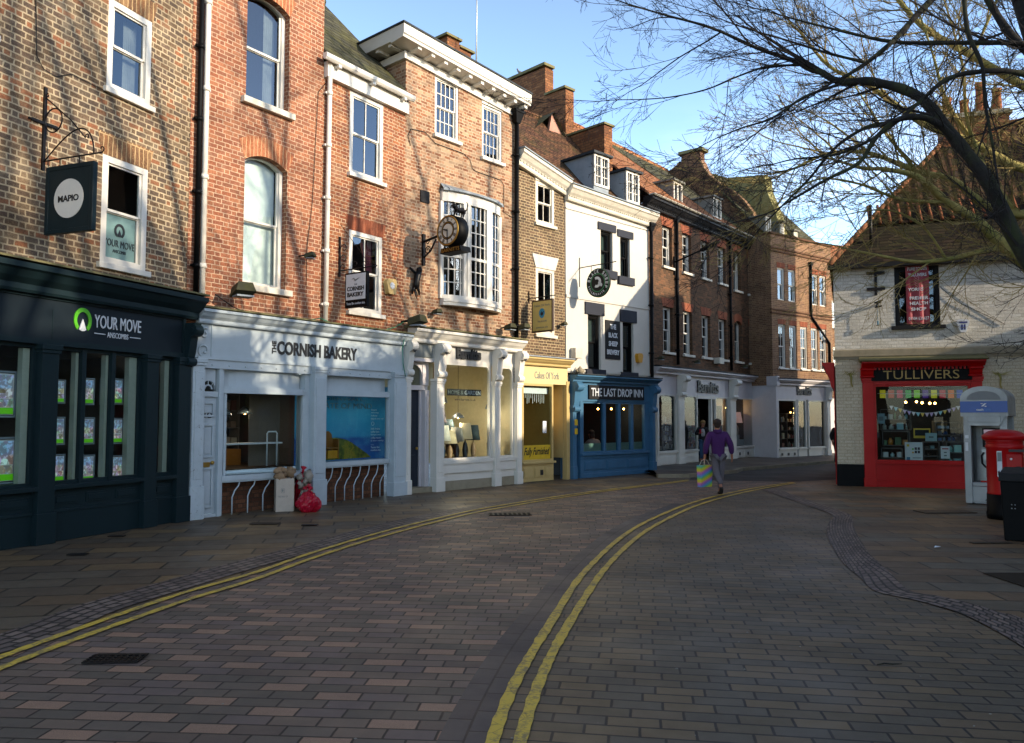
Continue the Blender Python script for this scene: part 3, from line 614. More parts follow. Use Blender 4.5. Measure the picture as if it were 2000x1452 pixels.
# property cards hanging in rows behind the glass
def photo_mat(name):
    t = NT(name); oi = t.n('ObjectInfo'); m = t.n('Mapping'); t.l(t.obj(), m.inputs[0])
    cb = t.n('CombineXYZ'); t.l(t.m('MULTIPLY', oi.outputs['Random'], 90.0), cb.inputs[0]); t.l(t.m('MULTIPLY', oi.outputs['Random'], 37.0), cb.inputs[2]); t.l(cb.outputs[0], m.inputs['Location'])
    v = t.n('TexVoronoi'); v.inputs['Scale'].default_value = 16; t.l(m.outputs[0], v.inputs['Vector'])
    hs = t.n('HueSaturation'); hs.inputs['Saturation'].default_value = 0.45; hs.inputs['Value'].default_value = 0.75; t.l(v.outputs['Color'], hs.inputs['Color'])
    s = t.n('SeparateXYZ'); t.l(t.obj(), s.inputs[0])
    c = t.mix(t.mr(s.outputs[2], 0.03, 0.05, 0, 0.7), hs.outputs[0], lin('#6f9fd0')); c = t.mix(t.mr(t.noise(25, 3, 0.6, m.outputs[0]), .45, .5, 0, .6), c, lin('#4a3428'))
    t.l(c, t.p.inputs['Base Color']); t.p.inputs['Roughness'].default_value = 0.4
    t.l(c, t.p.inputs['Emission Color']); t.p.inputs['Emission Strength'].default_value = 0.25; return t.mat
M['photo'] = photo_mat('property_photograph'); M['cardgreen'] = plain('card_green_strip', '#5fc01a', 0.4, emit=.15); M['cardwhite'] = plain('card_white', '#c8ccd0', 0.4); M['acrylic'] = plain('acrylic_edge', '#8f9aa6', 0.15)
def prop_card(x, z, w, h, label, src=None):
    if src:
        t = copy_tree(src); t.location = f.w(x, .22, z); t.scale = (w / .24, 1, h / .34); t['label'] = label; return t
    t = thing('property_card', label, 'property card', f, (x, .22, z), group='property cards hanging in the estate agent window')
    b = MB(); frame(b, -.12, .12, -.17, .17, -.008, .008, .014); b.build('card_holder', M['acrylic'], t)
    MB().box(-.10, .10, -.003, .003, -.15, .15).build('sheet', M['cardwhite'], t)
    MB().box(-.09, .09, -.007, -.004, -.03, .14).build('photograph', M['photo'], t); MB().box(-.09, .0, -.007, -.004, -.095, -.035).build('photograph', M['photo'], t); MB().box(.003, .09, -.007, -.004, -.095, -.035).build('photograph', M['photo'], t)
    MB().box(-.095, .095, -.007, -.004, -.145, -.10).build('price_strip', M['cardgreen'], t)
    return t
rows = [('top', 765), ('middle', 842), ('bottom', 915)]; cols_ = [('left', 113), ('second', 150), ('third', 172), ('fourth', 207), ('right', 229)]
src = None
for rn, py in rows:
    for cn, px in cols_:
        x, z = f.q(px, py, .22); lab = 'property card with green strip, %s of the %s row behind the three-paned window' % ({'left': 'leftmost', 'right': 'rightmost'}.get(cn, cn + ' from left'), rn)
        c_ = prop_card(x, z, .22, .40 if rn != 'x' else .4, lab, src); src = src or c_
for n_, py in (('upper', 770), ('lower', 900)):
    x, z = f.q(6, py, .22); prop_card(x, z, .36, .62, 'large property card, %s one in the window at the left edge' % n_, src)

# hanging round-logo sign
def bracket_sign(name, label, fac, x, z, wall_y, reach, top, low, body):
    t = thing(name, label, 'sign', fac, (x, wall_y, z)); return t
x, z = f.q(82, 330, .15)
t = thing('hanging_sign', 'dark framed hanging sign with white disc on a scrolled iron bracket', 'sign', f, (x, .13, 0))
za, zb = f.q(82, 172, .15)[1], z; rr_ = 1.08
mb = MB(); mb.box(-.022, .022, -.012, .02, zb - .02, za + .02); mb.box(-.20, .20, -.014, .012, zb + .62, zb + .66); mb.box(-.24, -.19, -.012, .012, zb + .63, zb + .65)
mb.tube([(0, 0, zb + .10), (0, -rr_, zb + .10)], .011, 6); mb.tube([(0, 0, za - .12), (0, -.5, zb + .62), (0, -rr_ * .72, zb + .34)], .010, 6)
mb.tube([(0, -rr_ * .16 - .16 * math.cos(R(a)), zb + .66 + .17 * math.sin(R(a))) for a in range(0, 361, 20)], .010, 6)
mb.tube([(0, -.02 - (rr_ * .85) * math.sin(R(a)) * 1.0, zb + .10 + .40 * math.sin(R(2 * a)) * (1 if a < 90 else 1) * .95) for a in range(0, 91, 6)], .010, 6)
for (yy, zz, r_, a0, a1) in ((-rr_, zb + .15, .05, -90, 200), (-rr_ * .74, zb + .36, .04, -60, 220), (-.05, za - .1, .035, 90, 360)):
    mb.tube([(0, yy - p, zz + q_) for p, q_ in [(a, b) for a, b in scroll(0, 0, r_, a0, a1)]], .008, 5)
for yy in (-.32, -.68): mb.tube([(0, yy, zb + .10), (0, yy, zb + .0)], .008, 5)
mb.build('bracket', M['iron'], t)
bz = zb - .03; bh = f.q(136, 458, -.35)[1]; bh = bz - .90
b = MB(); b.box(-.028, .028, -.94, -.14, bh, bz); b.box(-.036, .036, -.98, -.92, bh - .02, bz + .02); b.box(-.036, .036, -.16, -.10, bh - .02, bz + .02); b.box(-.037, .037, -.922, -.158, bz - .04, bz + .022); b.box(-.037, .037, -.922, -.158, bh - .022, bh + .04)
sb = b.build('sign_board', M['teal'], t, .006)
def xface(mb, pts, x0, x1):           # outline in (y, z) given a thickness along x
    mb.prof(pts, x0, x1)
cy, cz = -.54, (bh + bz) / 2
b = MB(); xface(b, [(cy + .27 * math.cos(2 * math.pi * i / 36), cz + .27 * math.sin(2 * math.pi * i / 36)) for i in range(36)], -.034, -.028); b.build('disc', M['white'], sb)
def text_x(parent, s, y0, y1, z0, z1, x, mat, depth=.004, bold=0.0, name='lettering'):
    """lettering on a board that stands across the pavement, read from the camera's side (reads towards -y)"""
    o = text(parent, s, 0, 1, z0, z1, 0, mat, depth, bold, name)
    for v in o.data.vertices: xx, yy = v.co.x, v.co.y; v.co = (x + yy, y0 + (y1 - y0) * xx, v.co.z)
    return o
text_x(sb, 'MAPIO', cy + .19, cy - .19, cz - .045, cz + .045, -.0345, M['btext'], bold=.03)

# ---- houses 2a and 2b over the bakery shopfront
f = FB[2]
xs_ = 3.0; xe_ = 5.5
h2 = thing('brick_house', 'tall orange-red brick house with arched white sash windows', 'house', f, (0, 0, 0))
o2 = [op(f, 480, 567, 0, 185, rise=.14), op(f, 474, 560, 308, 550, rise=.14)]
o2[0] = (1.13, 2.12, 7.62, 9.72, .16); o2[1] = (1.14, 2.12, 4.15, 6.62, .16)
shell(h2, M['brick2'], 0.02, xs_, 11.8, .15, 8, o2, z0=3.3, rev=.3)
for i, o in enumerate(o2):
    sash(h2, o, .15, 1, 1, 1, fw=.08, inset=.14, cur=('right', 'blind')[i], glassm=(None, M['clearpane'])[i], silld=.10, sillx=.10, sillh=.12, sillmat=M['oldwhite'])
    arch(h2, o, .15, .38, M['archo'], rise=.16, flare=.14)
roof(h2, M['tile_brown'], 0.02, xs_, 11.8, 4, 4, .15)
h3 = thing('brick_house', 'narrow rust-brown brick house with two flat sash windows and a white gutter board', 'house', f, (0, 0, 0))
o3 = [op(f, 684, 748, 176, 337), op(f, 678, 744, 447, 606)]
o3[1] = (o3[0][0] + .02, o3[0][1], o3[1][2], o3[1][3], 0)
shell(h3, M['brick2b'], xs_ + .001, xe_, 9.0, .15, 6, o3, z0=3.3)
for i, o in enumerate(o3):
    sash(h3, o, .15, 2, 1, 1, fw=.09, inset=0.0, cur=(None, None)[i]); arch(h3, o, .15, .30, M['rub'], flare=.12)
cv = MB()
for k in range(9): cv.box(0, 0, 0, 0, 0, 0) if False else None
oo = o3[1]; n = 10; a0, a1 = oo[0] + .45, oo[1] - .12
for i in range(n): cv.quad((a0 + (a1 - a0) * i / n + (n - i) * .0, .32 + .02 * (i % 2), oo[3] - .1), (a0 + (a1 - a0) * (i + 1) / n, .32 + .02 * ((i + 1) % 2), oo[3] - .1), (a1 - (a1 - a0) * .4 * (1 - (i + 1) / n), .32, oo[2] + .9), (a1 - (a1 - a0) * .4 * (1 - i / n), .32, oo[2] + .9))
cv.build('curtain', plain('plum_curtain', '#6a2a4c', .8), h3)
roof(h3, M['slate'], xs_ + .0, xe_ + .0, 9.1, 3.0, 2.9, .05, over=.08)
mb = MB(); mb.box(xs_ + .02, xe_, .04, .15, 8.68, 9.0); mb.build('gutter_board', M['white'], h3)
mb = MB(); mb.prof([(-.11, 9.0), (-.12, 9.05), (-.10, 9.09), (.0, 9.09), (.0, 9.0), (-.03, 8.96), (-.07, 8.96)], xs_ - .15, xe_ + .05)
for xx in (xs_ + .2, xs_ + 1.2, xs_ + 2.2): mb.box(xx, xx + .08, -.09, .1, 8.90, 8.96)
mb.build('gutter', M['white'], h3)

# drainpipes
def pipe(label, fac, pts, r, mat, hopper=None, group=None, clamps=4, hs=1.0):
    o = pts[0]; t = thing('drainpipe', label, 'drainpipe', fac, (o[0], o[1], 0), group=group)
    q = [(p[0] - o[0], p[1] - o[1], p[2]) for p in pts]
    mb = MB(); mb.tube(q, r, 10); mb.build('pipe', mat, t)
    z0, z1 = min(p[2] for p in q), max(p[2] for p in q)
    if len(q) == 2:
        for i in range(clamps):
            cb = MB(); zz = z0 + (z1 - z0) * (i + .4) / clamps; xx = q[0][0] + (q[1][0] - q[0][0]) * (q[0][2] - zz) / (q[0][2] - q[1][2])
            cb.tube([(xx, 0, zz - .04), (xx, 0, zz + .04)], r * 1.3, 10); cb.box(xx - r * 1.9, xx + r * 1.9, .01, .06, zz - .02, zz + .02); cb.build('collar', mat, t)
    if hopper:
        hb = MB(); x, y, z = q[0]; k = hs
        hb.add([(x + a * .07 * k, y + b * .06 * k, z - .05) for a, b in ((-1, -1), (1, -1), (1, 1), (-1, 1))] + [(x + a * .15 * k, y - .02 + b * .10 * k, z + .22 * k) for a, b in ((-1, -1), (1, -1), (1, 1), (-1, 1))],
               [[0, 1, 5, 4], [1, 2, 6, 5], [2, 3, 7, 6], [3, 0, 4, 7], [0, 3, 2, 1], [4, 5, 6, 7]])
        hb.box(x - .17 * k, x + .17 * k, y - .13 * k, y + .09 * k, z + .20 * k, z + .27 * k); hb.build('hopper', mat, t)
    return t
F1_, F2_ = FB[1], FB[2]
pipe('black drainpipe at the right edge of the mottled brown brick house', F1_, [(F1_.q(391, 150, .04)[0], .04, 11.5), (F1_.q(384, 500, .04)[0], .04, 3.8)], .045, M['black'], clamps=6)
pipe('white drainpipe running up the left edge of the orange-red brick house', F2_, [(F2_.q(404, 150, .06)[0], .06, 11.5), (F2_.q(396, 500, .06)[0], .06, 3.7)], .05, M['white'], clamps=5)
pipe('white drainpipe between the arched-window house and the narrow rust-brown house', F2_, [(xs_ + .1, .06, 9.0), (xs_ + .06, .06, 3.55)], .05, M['white'], clamps=5)

# bakery shopfront
s2 = thing('shopfront', 'pale blue bakery shopfront with bowed window and barred stone ledges', 'shopfront', f, (0, 0, 0))
X = lambda px, py=850, d=0: f.q(px, py, d)[0]
L2 = f.L; fz0, fz1 = 2.74, 3.32
cornice(s2, M['pblue'], .12, L2 - .05, 3.57, .25, .22, capmat=M['mossstone'])
MB().box(.15, L2 - .1, 0, .12, fz0, fz1).build('fascia', M['pblue'], s2)
mb = MB(); mb.box(.15, L2 - .1, -.03, .1, fz0 - .03, fz0 + .02); mb.box(X(412, 660), X(414.5, 660), -.02, .1, fz0, fz1); mb.box(L2 - .2, L2 - .17, -.02, .1, fz0, fz1); mb.build('fascia_moulding', M['pblue'], s2)
text(s2, 'CORNISH BAKERY', X(541, 680), X(697, 690), 2.89, 3.15, -.002, M['btext'], .012, bold=.035)
text(s2, 'THE', X(531, 680), X(539, 680), 2.90, 3.14, -.002, M['btext'], .012, bold=.03, rot=True)
sb2 = MB()
for (zc, r_, a0, a1) in ((3.15, .10, 60, 420), (2.86, .12, 240, -120)): sb2.tube([(X(398, 660) + a, -.02, zc + b) for a, b in scroll(0, 0, r_, a0, a1)], .018, 6)
sb2.box(.02, .22, -.01, .1, 2.73, 3.3); sb2.build('scroll_bracket', M['pblue'], s2)
pilaster(s2, M['pbluepeel'], .02, X(392), 0, fz0 - .03, proj=.09, plinth=.55)
pc0, pc1 = X(607), X(631); pilaster(s2, M['pblue'], pc0, pc1, 0, fz0 - .03, proj=.09, plinth=.5)
pilaster(s2, M['pblue'], X(764), X(788), 0, fz0 - .03, proj=.09, plinth=.30)
mb = MB(); mb.box(X(392), pc0, .0, .16, 2.56, fz0 - .03); mb.box(pc1, X(766), .0, .16, 2.56, fz0 - .03); mb.build('transom', M['pblue'], s2)
bl = MB()
for i in range(7):
    for (a, b) in ((X(394), pc0), (pc1, X(766))): bl.ball((a + (b - a) * (i + .5) / 7, -.005, 2.62), .014, 6, 4)
bl.build('bolt', M['pblue'], s2)
# door 30 with fanlight
dx0, dx1 = X(394), X(428)
dr = MB(); dz = 2.07; dr.box(dx0, dx1, .10, .15, .06, dz)
for (a, b, c_, d_) in ((.12, .5, .16, .85), (.12, .5, 1.02, 1.6), (.12, .5, 1.72, 1.98)):
    wd = dx1 - dx0
    for (u0, u1) in ((.16, .84),): frame(dr, dx0 + wd * u0, dx0 + wd * u1, c_, d_, .065, .11, .035); dr.box(dx0 + wd * (u0 + .14), dx0 + wd * (u1 - .14), .08, .11, c_ + .07, d_ - .07)
door = dr.build('door', M['pblue'], s2, .004)
MB().ball((dx1 - .08, .06, .93), .035).build('handle', M['gold'], door); MB().box(dx0 + .02, dx0 + .22, .07, .1, .86, .94).build('letter_box', M['gold'], door)
text(door, '30', dx0 + .05, dx0 + .26, 1.70, 1.80, .098, M['btext'], .006)
mb = MB(); mb.box(dx0 - .03, dx0, .04, .18, 0, 2.45); mb.box(dx1, dx1 + .06, .02, .18, 0, 2.56); mb.box(dx0, dx1, .05, .18, dz, dz + .09)
hw = (dx1 - dx0) / 2 - .04; cx_ = (dx0 + dx1) / 2
ap = [(cx_ + hw * math.cos(R(a)), dz + .13 + hw * 1.15 * math.sin(R(a))) for a in range(0, 181, 15)]
for i in range(12): mb.plate([ap[i], (ap[i][0], 2.56), (ap[i + 1][0], 2.56), ap[i + 1]], .08, .14)
for a in (45, 90, 135): mb.tube([(cx_ + .08 * math.cos(R(a)), .1, dz + .13 + .08 * math.sin(R(a))), (cx_ + hw * math.cos(R(a)), .1, dz + .13 + hw * 1.15 * math.sin(R(a)))], .008, 5)
ring(mb, cx_, dz + .13, .06, .085, .09, .11, 0, 180, 10); mb.box(dx0 - .03, dx1, .05, .2, 0, .05)
mb.build('door_frame', M['pblue'], s2)
g = MB(); g.quad((dx0, .12, dz + .1), (dx1, .12, dz + .1), (dx1, .12, 2.56), (dx0, .12, 2.56)); g.build('fanlight_pane', M['pane'], s2)
MB().quad((dx0 - .1, .5, 0), (dx1 + .1, .5, 0), (dx1 + .1, .5, 2.6), (dx0 - .1, .5, 2.6)).build if False else None
def bowshape(x0, x1, y, bow, n=14, flat=False):
    return [(x0 + (x1 - x0) * i / n, y - bow * (1 - abs(2 * i / n - 1) ** 4)) for i in range(n + 1)]
def bowband(mb, pts, t, z0, z1):
    for i in range(len(pts) - 1):
        (a, b), (c_, d_) = pts[i], pts[i + 1]
        mb.add([(a, b, z0), (c_, d_, z0), (c_, d_ + t, z0), (a, b + t, z0), (a, b, z1), (c_, d_, z1), (c_, d_ + t, z1), (a, b + t, z1)], [[0, 1, 5, 4], [4, 5, 6, 7], [0, 3, 2, 1], [1, 2, 6, 5], [3, 0, 4, 7], [2, 3, 7, 6]])
def bakery_window(x0, x1, z0, z1, bow, nb, tag_):
    pts = bowshape(x0, x1, .10, bow)
    mb = MB(); bowband(mb, bowshape(x0 - .06, x1 + .06, .06, bow), .16, z1, z1 + .09); bowband(mb, bowshape(x0 - .03, x1 + .03, .08, bow), .10, z1 + .09, z1 + .12)
    bowband(mb, bowshape(x0, x1, .2, bow), .04, z1 + .12, 2.56)
    bowband(mb, bowshape(x0 - .06, x1 + .06, .04, bow), .3, z0 - .09, z0); bowband(mb, bowshape(x0 - .04, x1 + .04, .07, bow), .2, z0 - .12, z0 - .09)
    mb.box(x0 - .02, x0 + .03, .06, .16, z0, z1); mb.box(x1 - .03, x1 + .02, .06, .16, z0, z1)
    fr = mb.build('window', M['pblue'], s2)
    g = MB()
    for i in range(len(pts) - 1):
        (a, b), (c_, d_) = pts[i], pts[i + 1]; g.add([(a, b + .03, z0), (c_, d_ + .03, z0), (c_, d_ + .03, z1), (a, b + .03, z1)], [[0, 1, 2, 3]], True)
    g.build('pane', M['shopglass'], fr)
    for i in range(nb):
        xx = x0 + .12 + (x1 - x0 - .12) * (i + .2) / nb; yf = .10 - bow + .01
        MB().tube([(xx, yf + .06, 0.0), (xx, yf + .06, .30), (xx + .03, yf + .03, .42), (xx + .10, yf + .02, .50), (xx + .13, yf + .01, .62), (xx + .13, yf, z0 - .1)], .013, 6).build('ledge_bar', M['pblue'], s2)
    MB().box(x0 - .04, x1 + .04, .24, .3, 0, z0 - .08).build('low_wall', M['brickl'], s2)
wa = (X(443), X(597)); bakery_window(wa[0], wa[1], .69, 2.14, .10, 5, 'a'); wb = (pc1 + .02, X(764)); bakery_window(wb[0], wb[1], .82, 2.15, .05, 7, 'b')
MB().box(dx1 + .06, wa[0] - .04, .05, .16, 0, 2.56).build('side_post', M['pblue'], s2)
MB().box(wa[1] + .02, pc0 + .01, .06, .3, 0, 2.56).build('side_post', M['pblue'], s2)
interior(s2, dx1 + .1, pc1, .76, 2.55, .3, 3.0, M['roomgrey'])
# mural panel behind the right window
def mural():
    t = NT('sea_and_headland_print'); s = t.n('SeparateXYZ'); t.l(t.obj(), s.inputs[0])
    sk = t.ramp(t.mr(s.outputs[2], .8, 2.2, 0, 1), [(0, '#153f78'), (.33, '#123a70'), (.37, '#1f6288'), (.7, '#1d6c8c'), (1, '#0d3a58')])
    c = t.mix(t.mr(t.noise(3, 4, .6, t.obj()), .4, .8, 0, .4), sk, lin('#4b93ac'))
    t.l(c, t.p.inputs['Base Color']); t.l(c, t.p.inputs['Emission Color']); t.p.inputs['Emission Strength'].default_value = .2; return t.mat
MB().box(wb[0] - .3, L2 + .15, .5, .52, .75, 2.4).build('mural_panel', mural(), s2)
def headland():
    t = NT('headland_print'); c = t.ramp(t.noise(5, 6, .7, t.obj()), [(.35, '#16281a'), (.5, '#4a5a1c'), (.6, '#77701e'), (.75, '#3a4424')])
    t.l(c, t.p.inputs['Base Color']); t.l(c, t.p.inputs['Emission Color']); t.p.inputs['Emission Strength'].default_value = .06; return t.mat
hl = MB(); hx0, hx1 = wb[0] - .1, wb[1] - .12; pr = [0.30, .32, .36, .38, .42, .44, .45, .43, .40, .34, .26, .18, .1, 0]
hl.plate([(hx0, .82)] + [(hx0 + (hx1 - hx0) * i / 13, .84 + pr[i]) for i in range(14)], .485, .498); hl.build('headland_print', headland(), s2)
text(s2, 'A STATE OF MIND', wb[0], wb[1] - .1, 1.90, 2.02, .496, M['gtext'], .003); text(s2, 'CORNWALL', wb[0] + .3, wb[1] - .35, 2.07, 2.14, .496, M['gtext'], .003)
for i, s_ in enumerate(('Award', 'winning', 'bakery', 'Need you say')): text(s2, s_, wb[1] - .42, wb[1] - .42 + .032 * len(s_), 1.86 - .065 * i, 1.90 - .065 * i, .20, M['wtext'], .002)
for i, s_ in enumerate(('100% Arabica', 'coffee from', "Europe's best", 'coffee roaster', '(3 years running)')): text(s2, s_, wb[1] - .42, wb[1] - .42 + .023 * len(s_), 1.45 - .065 * i, 1.49 - .065 * i, .20, M['wtext'], .002)
mb = MB(); ring(mb, wb[1] - .37, 1.58, .035, .043, .195, .2, n=20); mb.box(wb[1] - .42, wb[1] - .33, .195, .2, 1.66, 1.665); mb.box(wb[1] - .42, wb[1] - .33, .195, .2, 1.12, 1.125); mb.build('window_motif', M['wtext'], s2)
for i, s_ in enumerate(('Tastes like', 'nowhere else.')): text(s2, s_, wb[1] - .42, wb[1] - .42 + .024 * len(s_), 1.05 - .06 * i, 1.09 - .06 * i, .20, M['wtext'], .002)
t = thing('display_stand', 'wooden rocking cake display stand in the mural window', 'display stand', f, (wb[0] + .42, .32, .87))
mb = MB(); mb.plate([(-.22, 0), (-.17, .36), (-.14, .5), (-.06, .56), (.06, .56), (.14, .5), (.17, .36), (.22, 0)], .06, .08); mb.build('back_board', M['wood'], t)
mb = MB()
for xx in (-.2, .17): mb.plate([(xx, 0), (xx, .4), (xx + .03, .4), (xx + .03, 0)], -.10, .06)
mb.build('side_board', M['wood'], t); MB().box(-.17, .17, -.1, .06, .2, .23).build('shelf', M['wood'], t); MB().box(-.12, .14, -.12, -.02, .01, .17).build('tray', M['alarmy'], t)
bulb(wa[0] + .42, .7, 1.78, f, 'left chrome dome pendant lamp in the bowed bakery window', 2.2, cable=.5, shade=.15); bulb(wa[0] + 1.05, .9, 1.8, f, 'right chrome dome pendant lamp in the bowed bakery window', 2.2, cable=.5, shade=.15)
t = thing('display_rail', 'white tubular display rail and shelf inside the bakery window', 'shelf', f, (wa[0] + .05, .42, .79))
mb = MB(); 
for xx in (0, 1.15): mb.tube([(xx, 0, 0), (xx, 0, .62), (xx + .03, 0, .65), (xx + .20, 0, .65), (xx + .23, 0, .62), (xx + .23, 0, 0)], .016, 6)
mb.build('rail', M['wtext'], t); MB().box(-.05, 1.5, -.02, .2, .42, .45).build('shelf', M['wtext'], t)
t = thing('shop_counter', 'dim counter with a coffee machine inside the bakery', 'counter', f, (wa[0] + .1, 1.6, .76))
MB().box(0, 1.4, 0, .5, 0, .32).build('counter', M['wood'], t); mb = MB(); mb.box(.1, .6, .1, .45, .32, .75); mb.box(.15, .25, .02, .1, .4, .6); mb.box(.4, .5, .02, .1, .4, .6); mb.build('coffee_machine', M['silver'], t, .01)
t = thing('drape', 'pale grey pleated drape at the right of the bakery interior', 'drape', f, (wa[1] - .75, .75, .78))
mb = MB(); n = 26
for i in range(n): mb.quad((.028 * i, .04 * (i % 2), 0), (.028 * (i + 1), .04 * ((i + 1) % 2), 0), (.028 * (i + 1), .04 * ((i + 1) % 2), 1.4), (.028 * i, .04 * (i % 2), 1.4))
mb.build('cloth', plain('grey_drape', '#6d6258', .9), t)

# bakery hanging sign
x, z = f.q(662, 529, .15)
t = thing('hanging_sign', 'pale bakery sign in a black frame hung from a scrolled iron bar', 'sign', f, (x, .13, 0))
zt = f.q(662, 463, .15)[1]; z = f.q(662, 530, .15)[1]
mb = MB(); mb.box(-.02, .02, -.01, .03, z - .12, zt); mb.tube([(0, 0, z), (0, -1.02, z)], .013, 6); mb.tube([(0, -.98, z + .05), (0, -1.06, z), (0, -.98, z - .05), (0, -1.0, z)], .012, 5)
mb.tube([(0, -.02, zt + .25), (0, -.88, z + .02)], .006, 4)
for (yy, zz, r_, a0, a1) in ((-.12, z + .46, .10, 180, -180), (-.12, z + .24, .10, 180, -180), (-.10, z + .07, .07, 180, -120), (-.45, z + .09, .09, 240, -120), (-.72, z + .07, .07, 200, -160), (-.94, z + .06, .05, 200, -160)):
    mb.tube([(0, yy - p, zz + q_) for p, q_ in scroll(0, 0, r_, a0, a1)], .008, 5)
for yy in (-.35, -.70): mb.tube([(0, yy, z), (0, yy, z - .08)], .007, 5)
mb.build('bracket', M['iron'], t)
b = MB(); zb_ = z - .80; b.box(-.035, .035, -.82, -.20, zb_, z - .08); sb = b.build('sign_board', M['black'], t, .006)
MB().box(-.042, -.036, -.785, -.235, zb_ + .16, z - .115).build('sign_face', M['wtext'], sb)
text_x(sb, 'CORNISH', -.27, -.75, zb_ + .34, zb_ + .43, -.043, M['btext'], bold=.04); text_x(sb, 'BAKERY', -.28, -.74, zb_ + .22, zb_ + .31, -.043, M['btext'], bold=.04); text_x(sb, 'THE', -.47, -.55, zb_ + .455, zb_ + .485, -.043, M['btext'])
text_x(sb, 'Tastes like nowhere else', -.25, -.77, zb_ + .06, zb_ + .11, -.037, M['wtext'])
mb = MB(); mb.tube([(-.044, -.40, zb_ + .58), (-.044, -.46, zb_ + .60), (-.044, -.50, zb_ + .55), (-.044, -.56, zb_ + .575), (-.044, -.62, zb_ + .60)], [.004, .012, .018, .012, .003], 6); mb.build('bird_motif', M['gtext'], sb)
# ---- house 3 with the bow window and the clock
f = FB[3]; L3 = f.L
X = lambda px, py=850, d=0: f.q(px, py, d)[0]
h = thing('brick_house', 'worn pale brick house with a tall bow window and a white bracketed cornice', 'house', f, (0, 0, 0))
ops = [op(f, 849, 896, 140, 264), op(f, 941, 981, 200, 311)]
ops = [(.92, 1.72, 8.50, 9.95, 0), (2.57, 3.33, 8.36, 9.75, 0)]
bw = (1.12, 3.2, 4.55, 7.2)
# wall with three openings
shell(h, M['brick3'], 0.0, L3 + .02, 10.12, .15, 6.5, ops + [(bw[0] + .06, bw[1] - .06, bw[2], bw[3], 0)], z0=3.35)
for o in ops:
    sash(h, o, .15, 4, 2, 2, fw=.07, inset=0.02); MB().plate([(o[0] - .02, o[3]), (o[0] - .02, o[3] + .12 + .1 * (o[0] < 2)), (o[1] + .02, o[3] + .12 + .1 * (o[0] < 2)), (o[1] + .02, o[3])], .135, .2).build('lintel', M['white'], h)
def bow_window():
    x0, x1, z0, z1 = bw; bow = .24; y = .12
    P = bowshape(x0, x1, y, bow, 18); P = [(a, y - bow * math.sin(math.pi * (a - x0) / (x1 - x0)) ** .6 if 0 < i < 18 else b) for i, (a, b) in enumerate(P)]
    mb = MB(); t_ = .09
    def off(pts, d): return [(a, b - d) for a, b in pts]
    bowband(mb, off(P, .04), .18, z1 - .30, z1); bowband(mb, off(P, .10), .24, z0 - .08, z0 + .0); bowband(mb, off(P, .05), .16, z0, z0 + .09); bowband(mb, off(P, .07), .2, z0 - .16, z0 - .08)
    zm = z0 + (z1 - z0 - .3) * .42 + .05
    bowband(mb, off(P, .02), .06, zm - .035, zm + .035)
    for i in (0, 5, 6, 12, 13, 18):
        a, b = P[i]; mb.box(a - .05, a + .05, b - .04, b + .10, z0, z1 - .3)
    def bars(i0, i1, n):
        for k in range(1, n):
            u = i0 + (i1 - i0) * k / n; j = int(u); fr = u - j; a = P[j][0] + (P[min(j + 1, 18)][0] - P[j][0]) * fr; b = P[j][1] + (P[min(j + 1, 18)][1] - P[j][1]) * fr
            mb.box(a - .013, a + .013, b, b + .03, z0 + .05, z1 - .3)
    bars(0, 5.5, 4); bars(5.5, 12.5, 5); bars(12.5, 18, 4)
    for k in (1, 2, 3): bowband(mb, off(P, -.005), .025, zm + (z1 - .3 - zm) * k / 4 - .012, zm + (z1 - .3 - zm) * k / 4 + .012)
    for k in (1, 2): bowband(mb, off(P, -.005), .025, z0 + .09 + (zm - z0 - .09) * k / 3 - .012, z0 + .09 + (zm - z0 - .09) * k / 3 + .012)
    wo = mb.build('window', M['white'], h)
    g = MB()
    for i in range(18):
        (a, b), (c, d) = P[i], P[i + 1]; g.add([(a, b + .03, z0), (c, d + .03, z0), (c, d + .03, z1 - .3), (a, b + .03, z1 - .3)], [[0, 1, 2, 3]], False)
    g.build('pane', M['pane'], wo)
    hd = MB(); n = 18
    for i in range(n):
        (a, b), (c, d) = P[i], P[i + 1]; hd.quad((a - .03, b - .12, z1 - .01), (c + .03, d - .12, z1 - .01), (c, .16, z1 + .16), (a, .16, z1 + .16)); hd.quad((a - .03, b - .12, z1 - .05), (c + .03, d - .12, z1 - .05), (c + .03, d - .12, z1), (a - .03, b - .12, z1))
    bowband(hd, off(P, .12), .2, z1 - .05, z1 - .002); hd.build('hood', M['lead'], wo)
bow_window()
# bracketed cornice with its return along the gable side
mb = MB(); zt = 10.56; pr = .42; TL = -.26
def bz(mb, x0, x1, y0, y1, z0, z1):        # box following the slight fall of the cornice
    k = TL / L3; mb.add([(x, y, z + k * max(x, 0)) for z in (z0, z1) for x, y in ((x0, y0), (x1, y0), (x1, y1), (x0, y1))], [[0, 3, 2, 1], [4, 5, 6, 7], [0, 1, 5, 4], [1, 2, 6, 5], [2, 3, 7, 6], [3, 0, 4, 7]])
bz(mb, -.03, L3 + .1, .09, .16, 10.0, 10.17); mb.box(-.09, .0, .09, 2.6, 10.0, 10.17)
mb.prof([(.15, 10.22), (.15 - pr, 10.26), (.15 - pr, 10.32), (.15 - pr - .03, 10.34), (.15 - pr - .03, zt), (.15, zt)], -.46, L3 + .15, TL)
mb.box(-.46, 0, .15, 2.7, 10.26, zt - .002)
x = .05
while x < L3: bz(mb, x, x + .11, .15 - pr + .06, .14, 10.17, 10.26); x += .42
y = .2
while y < 2.5: mb.box(-.40, -.05, y, y + .11, 10.19, 10.255); y += .45
mb.build('cornice', M['white'], h)
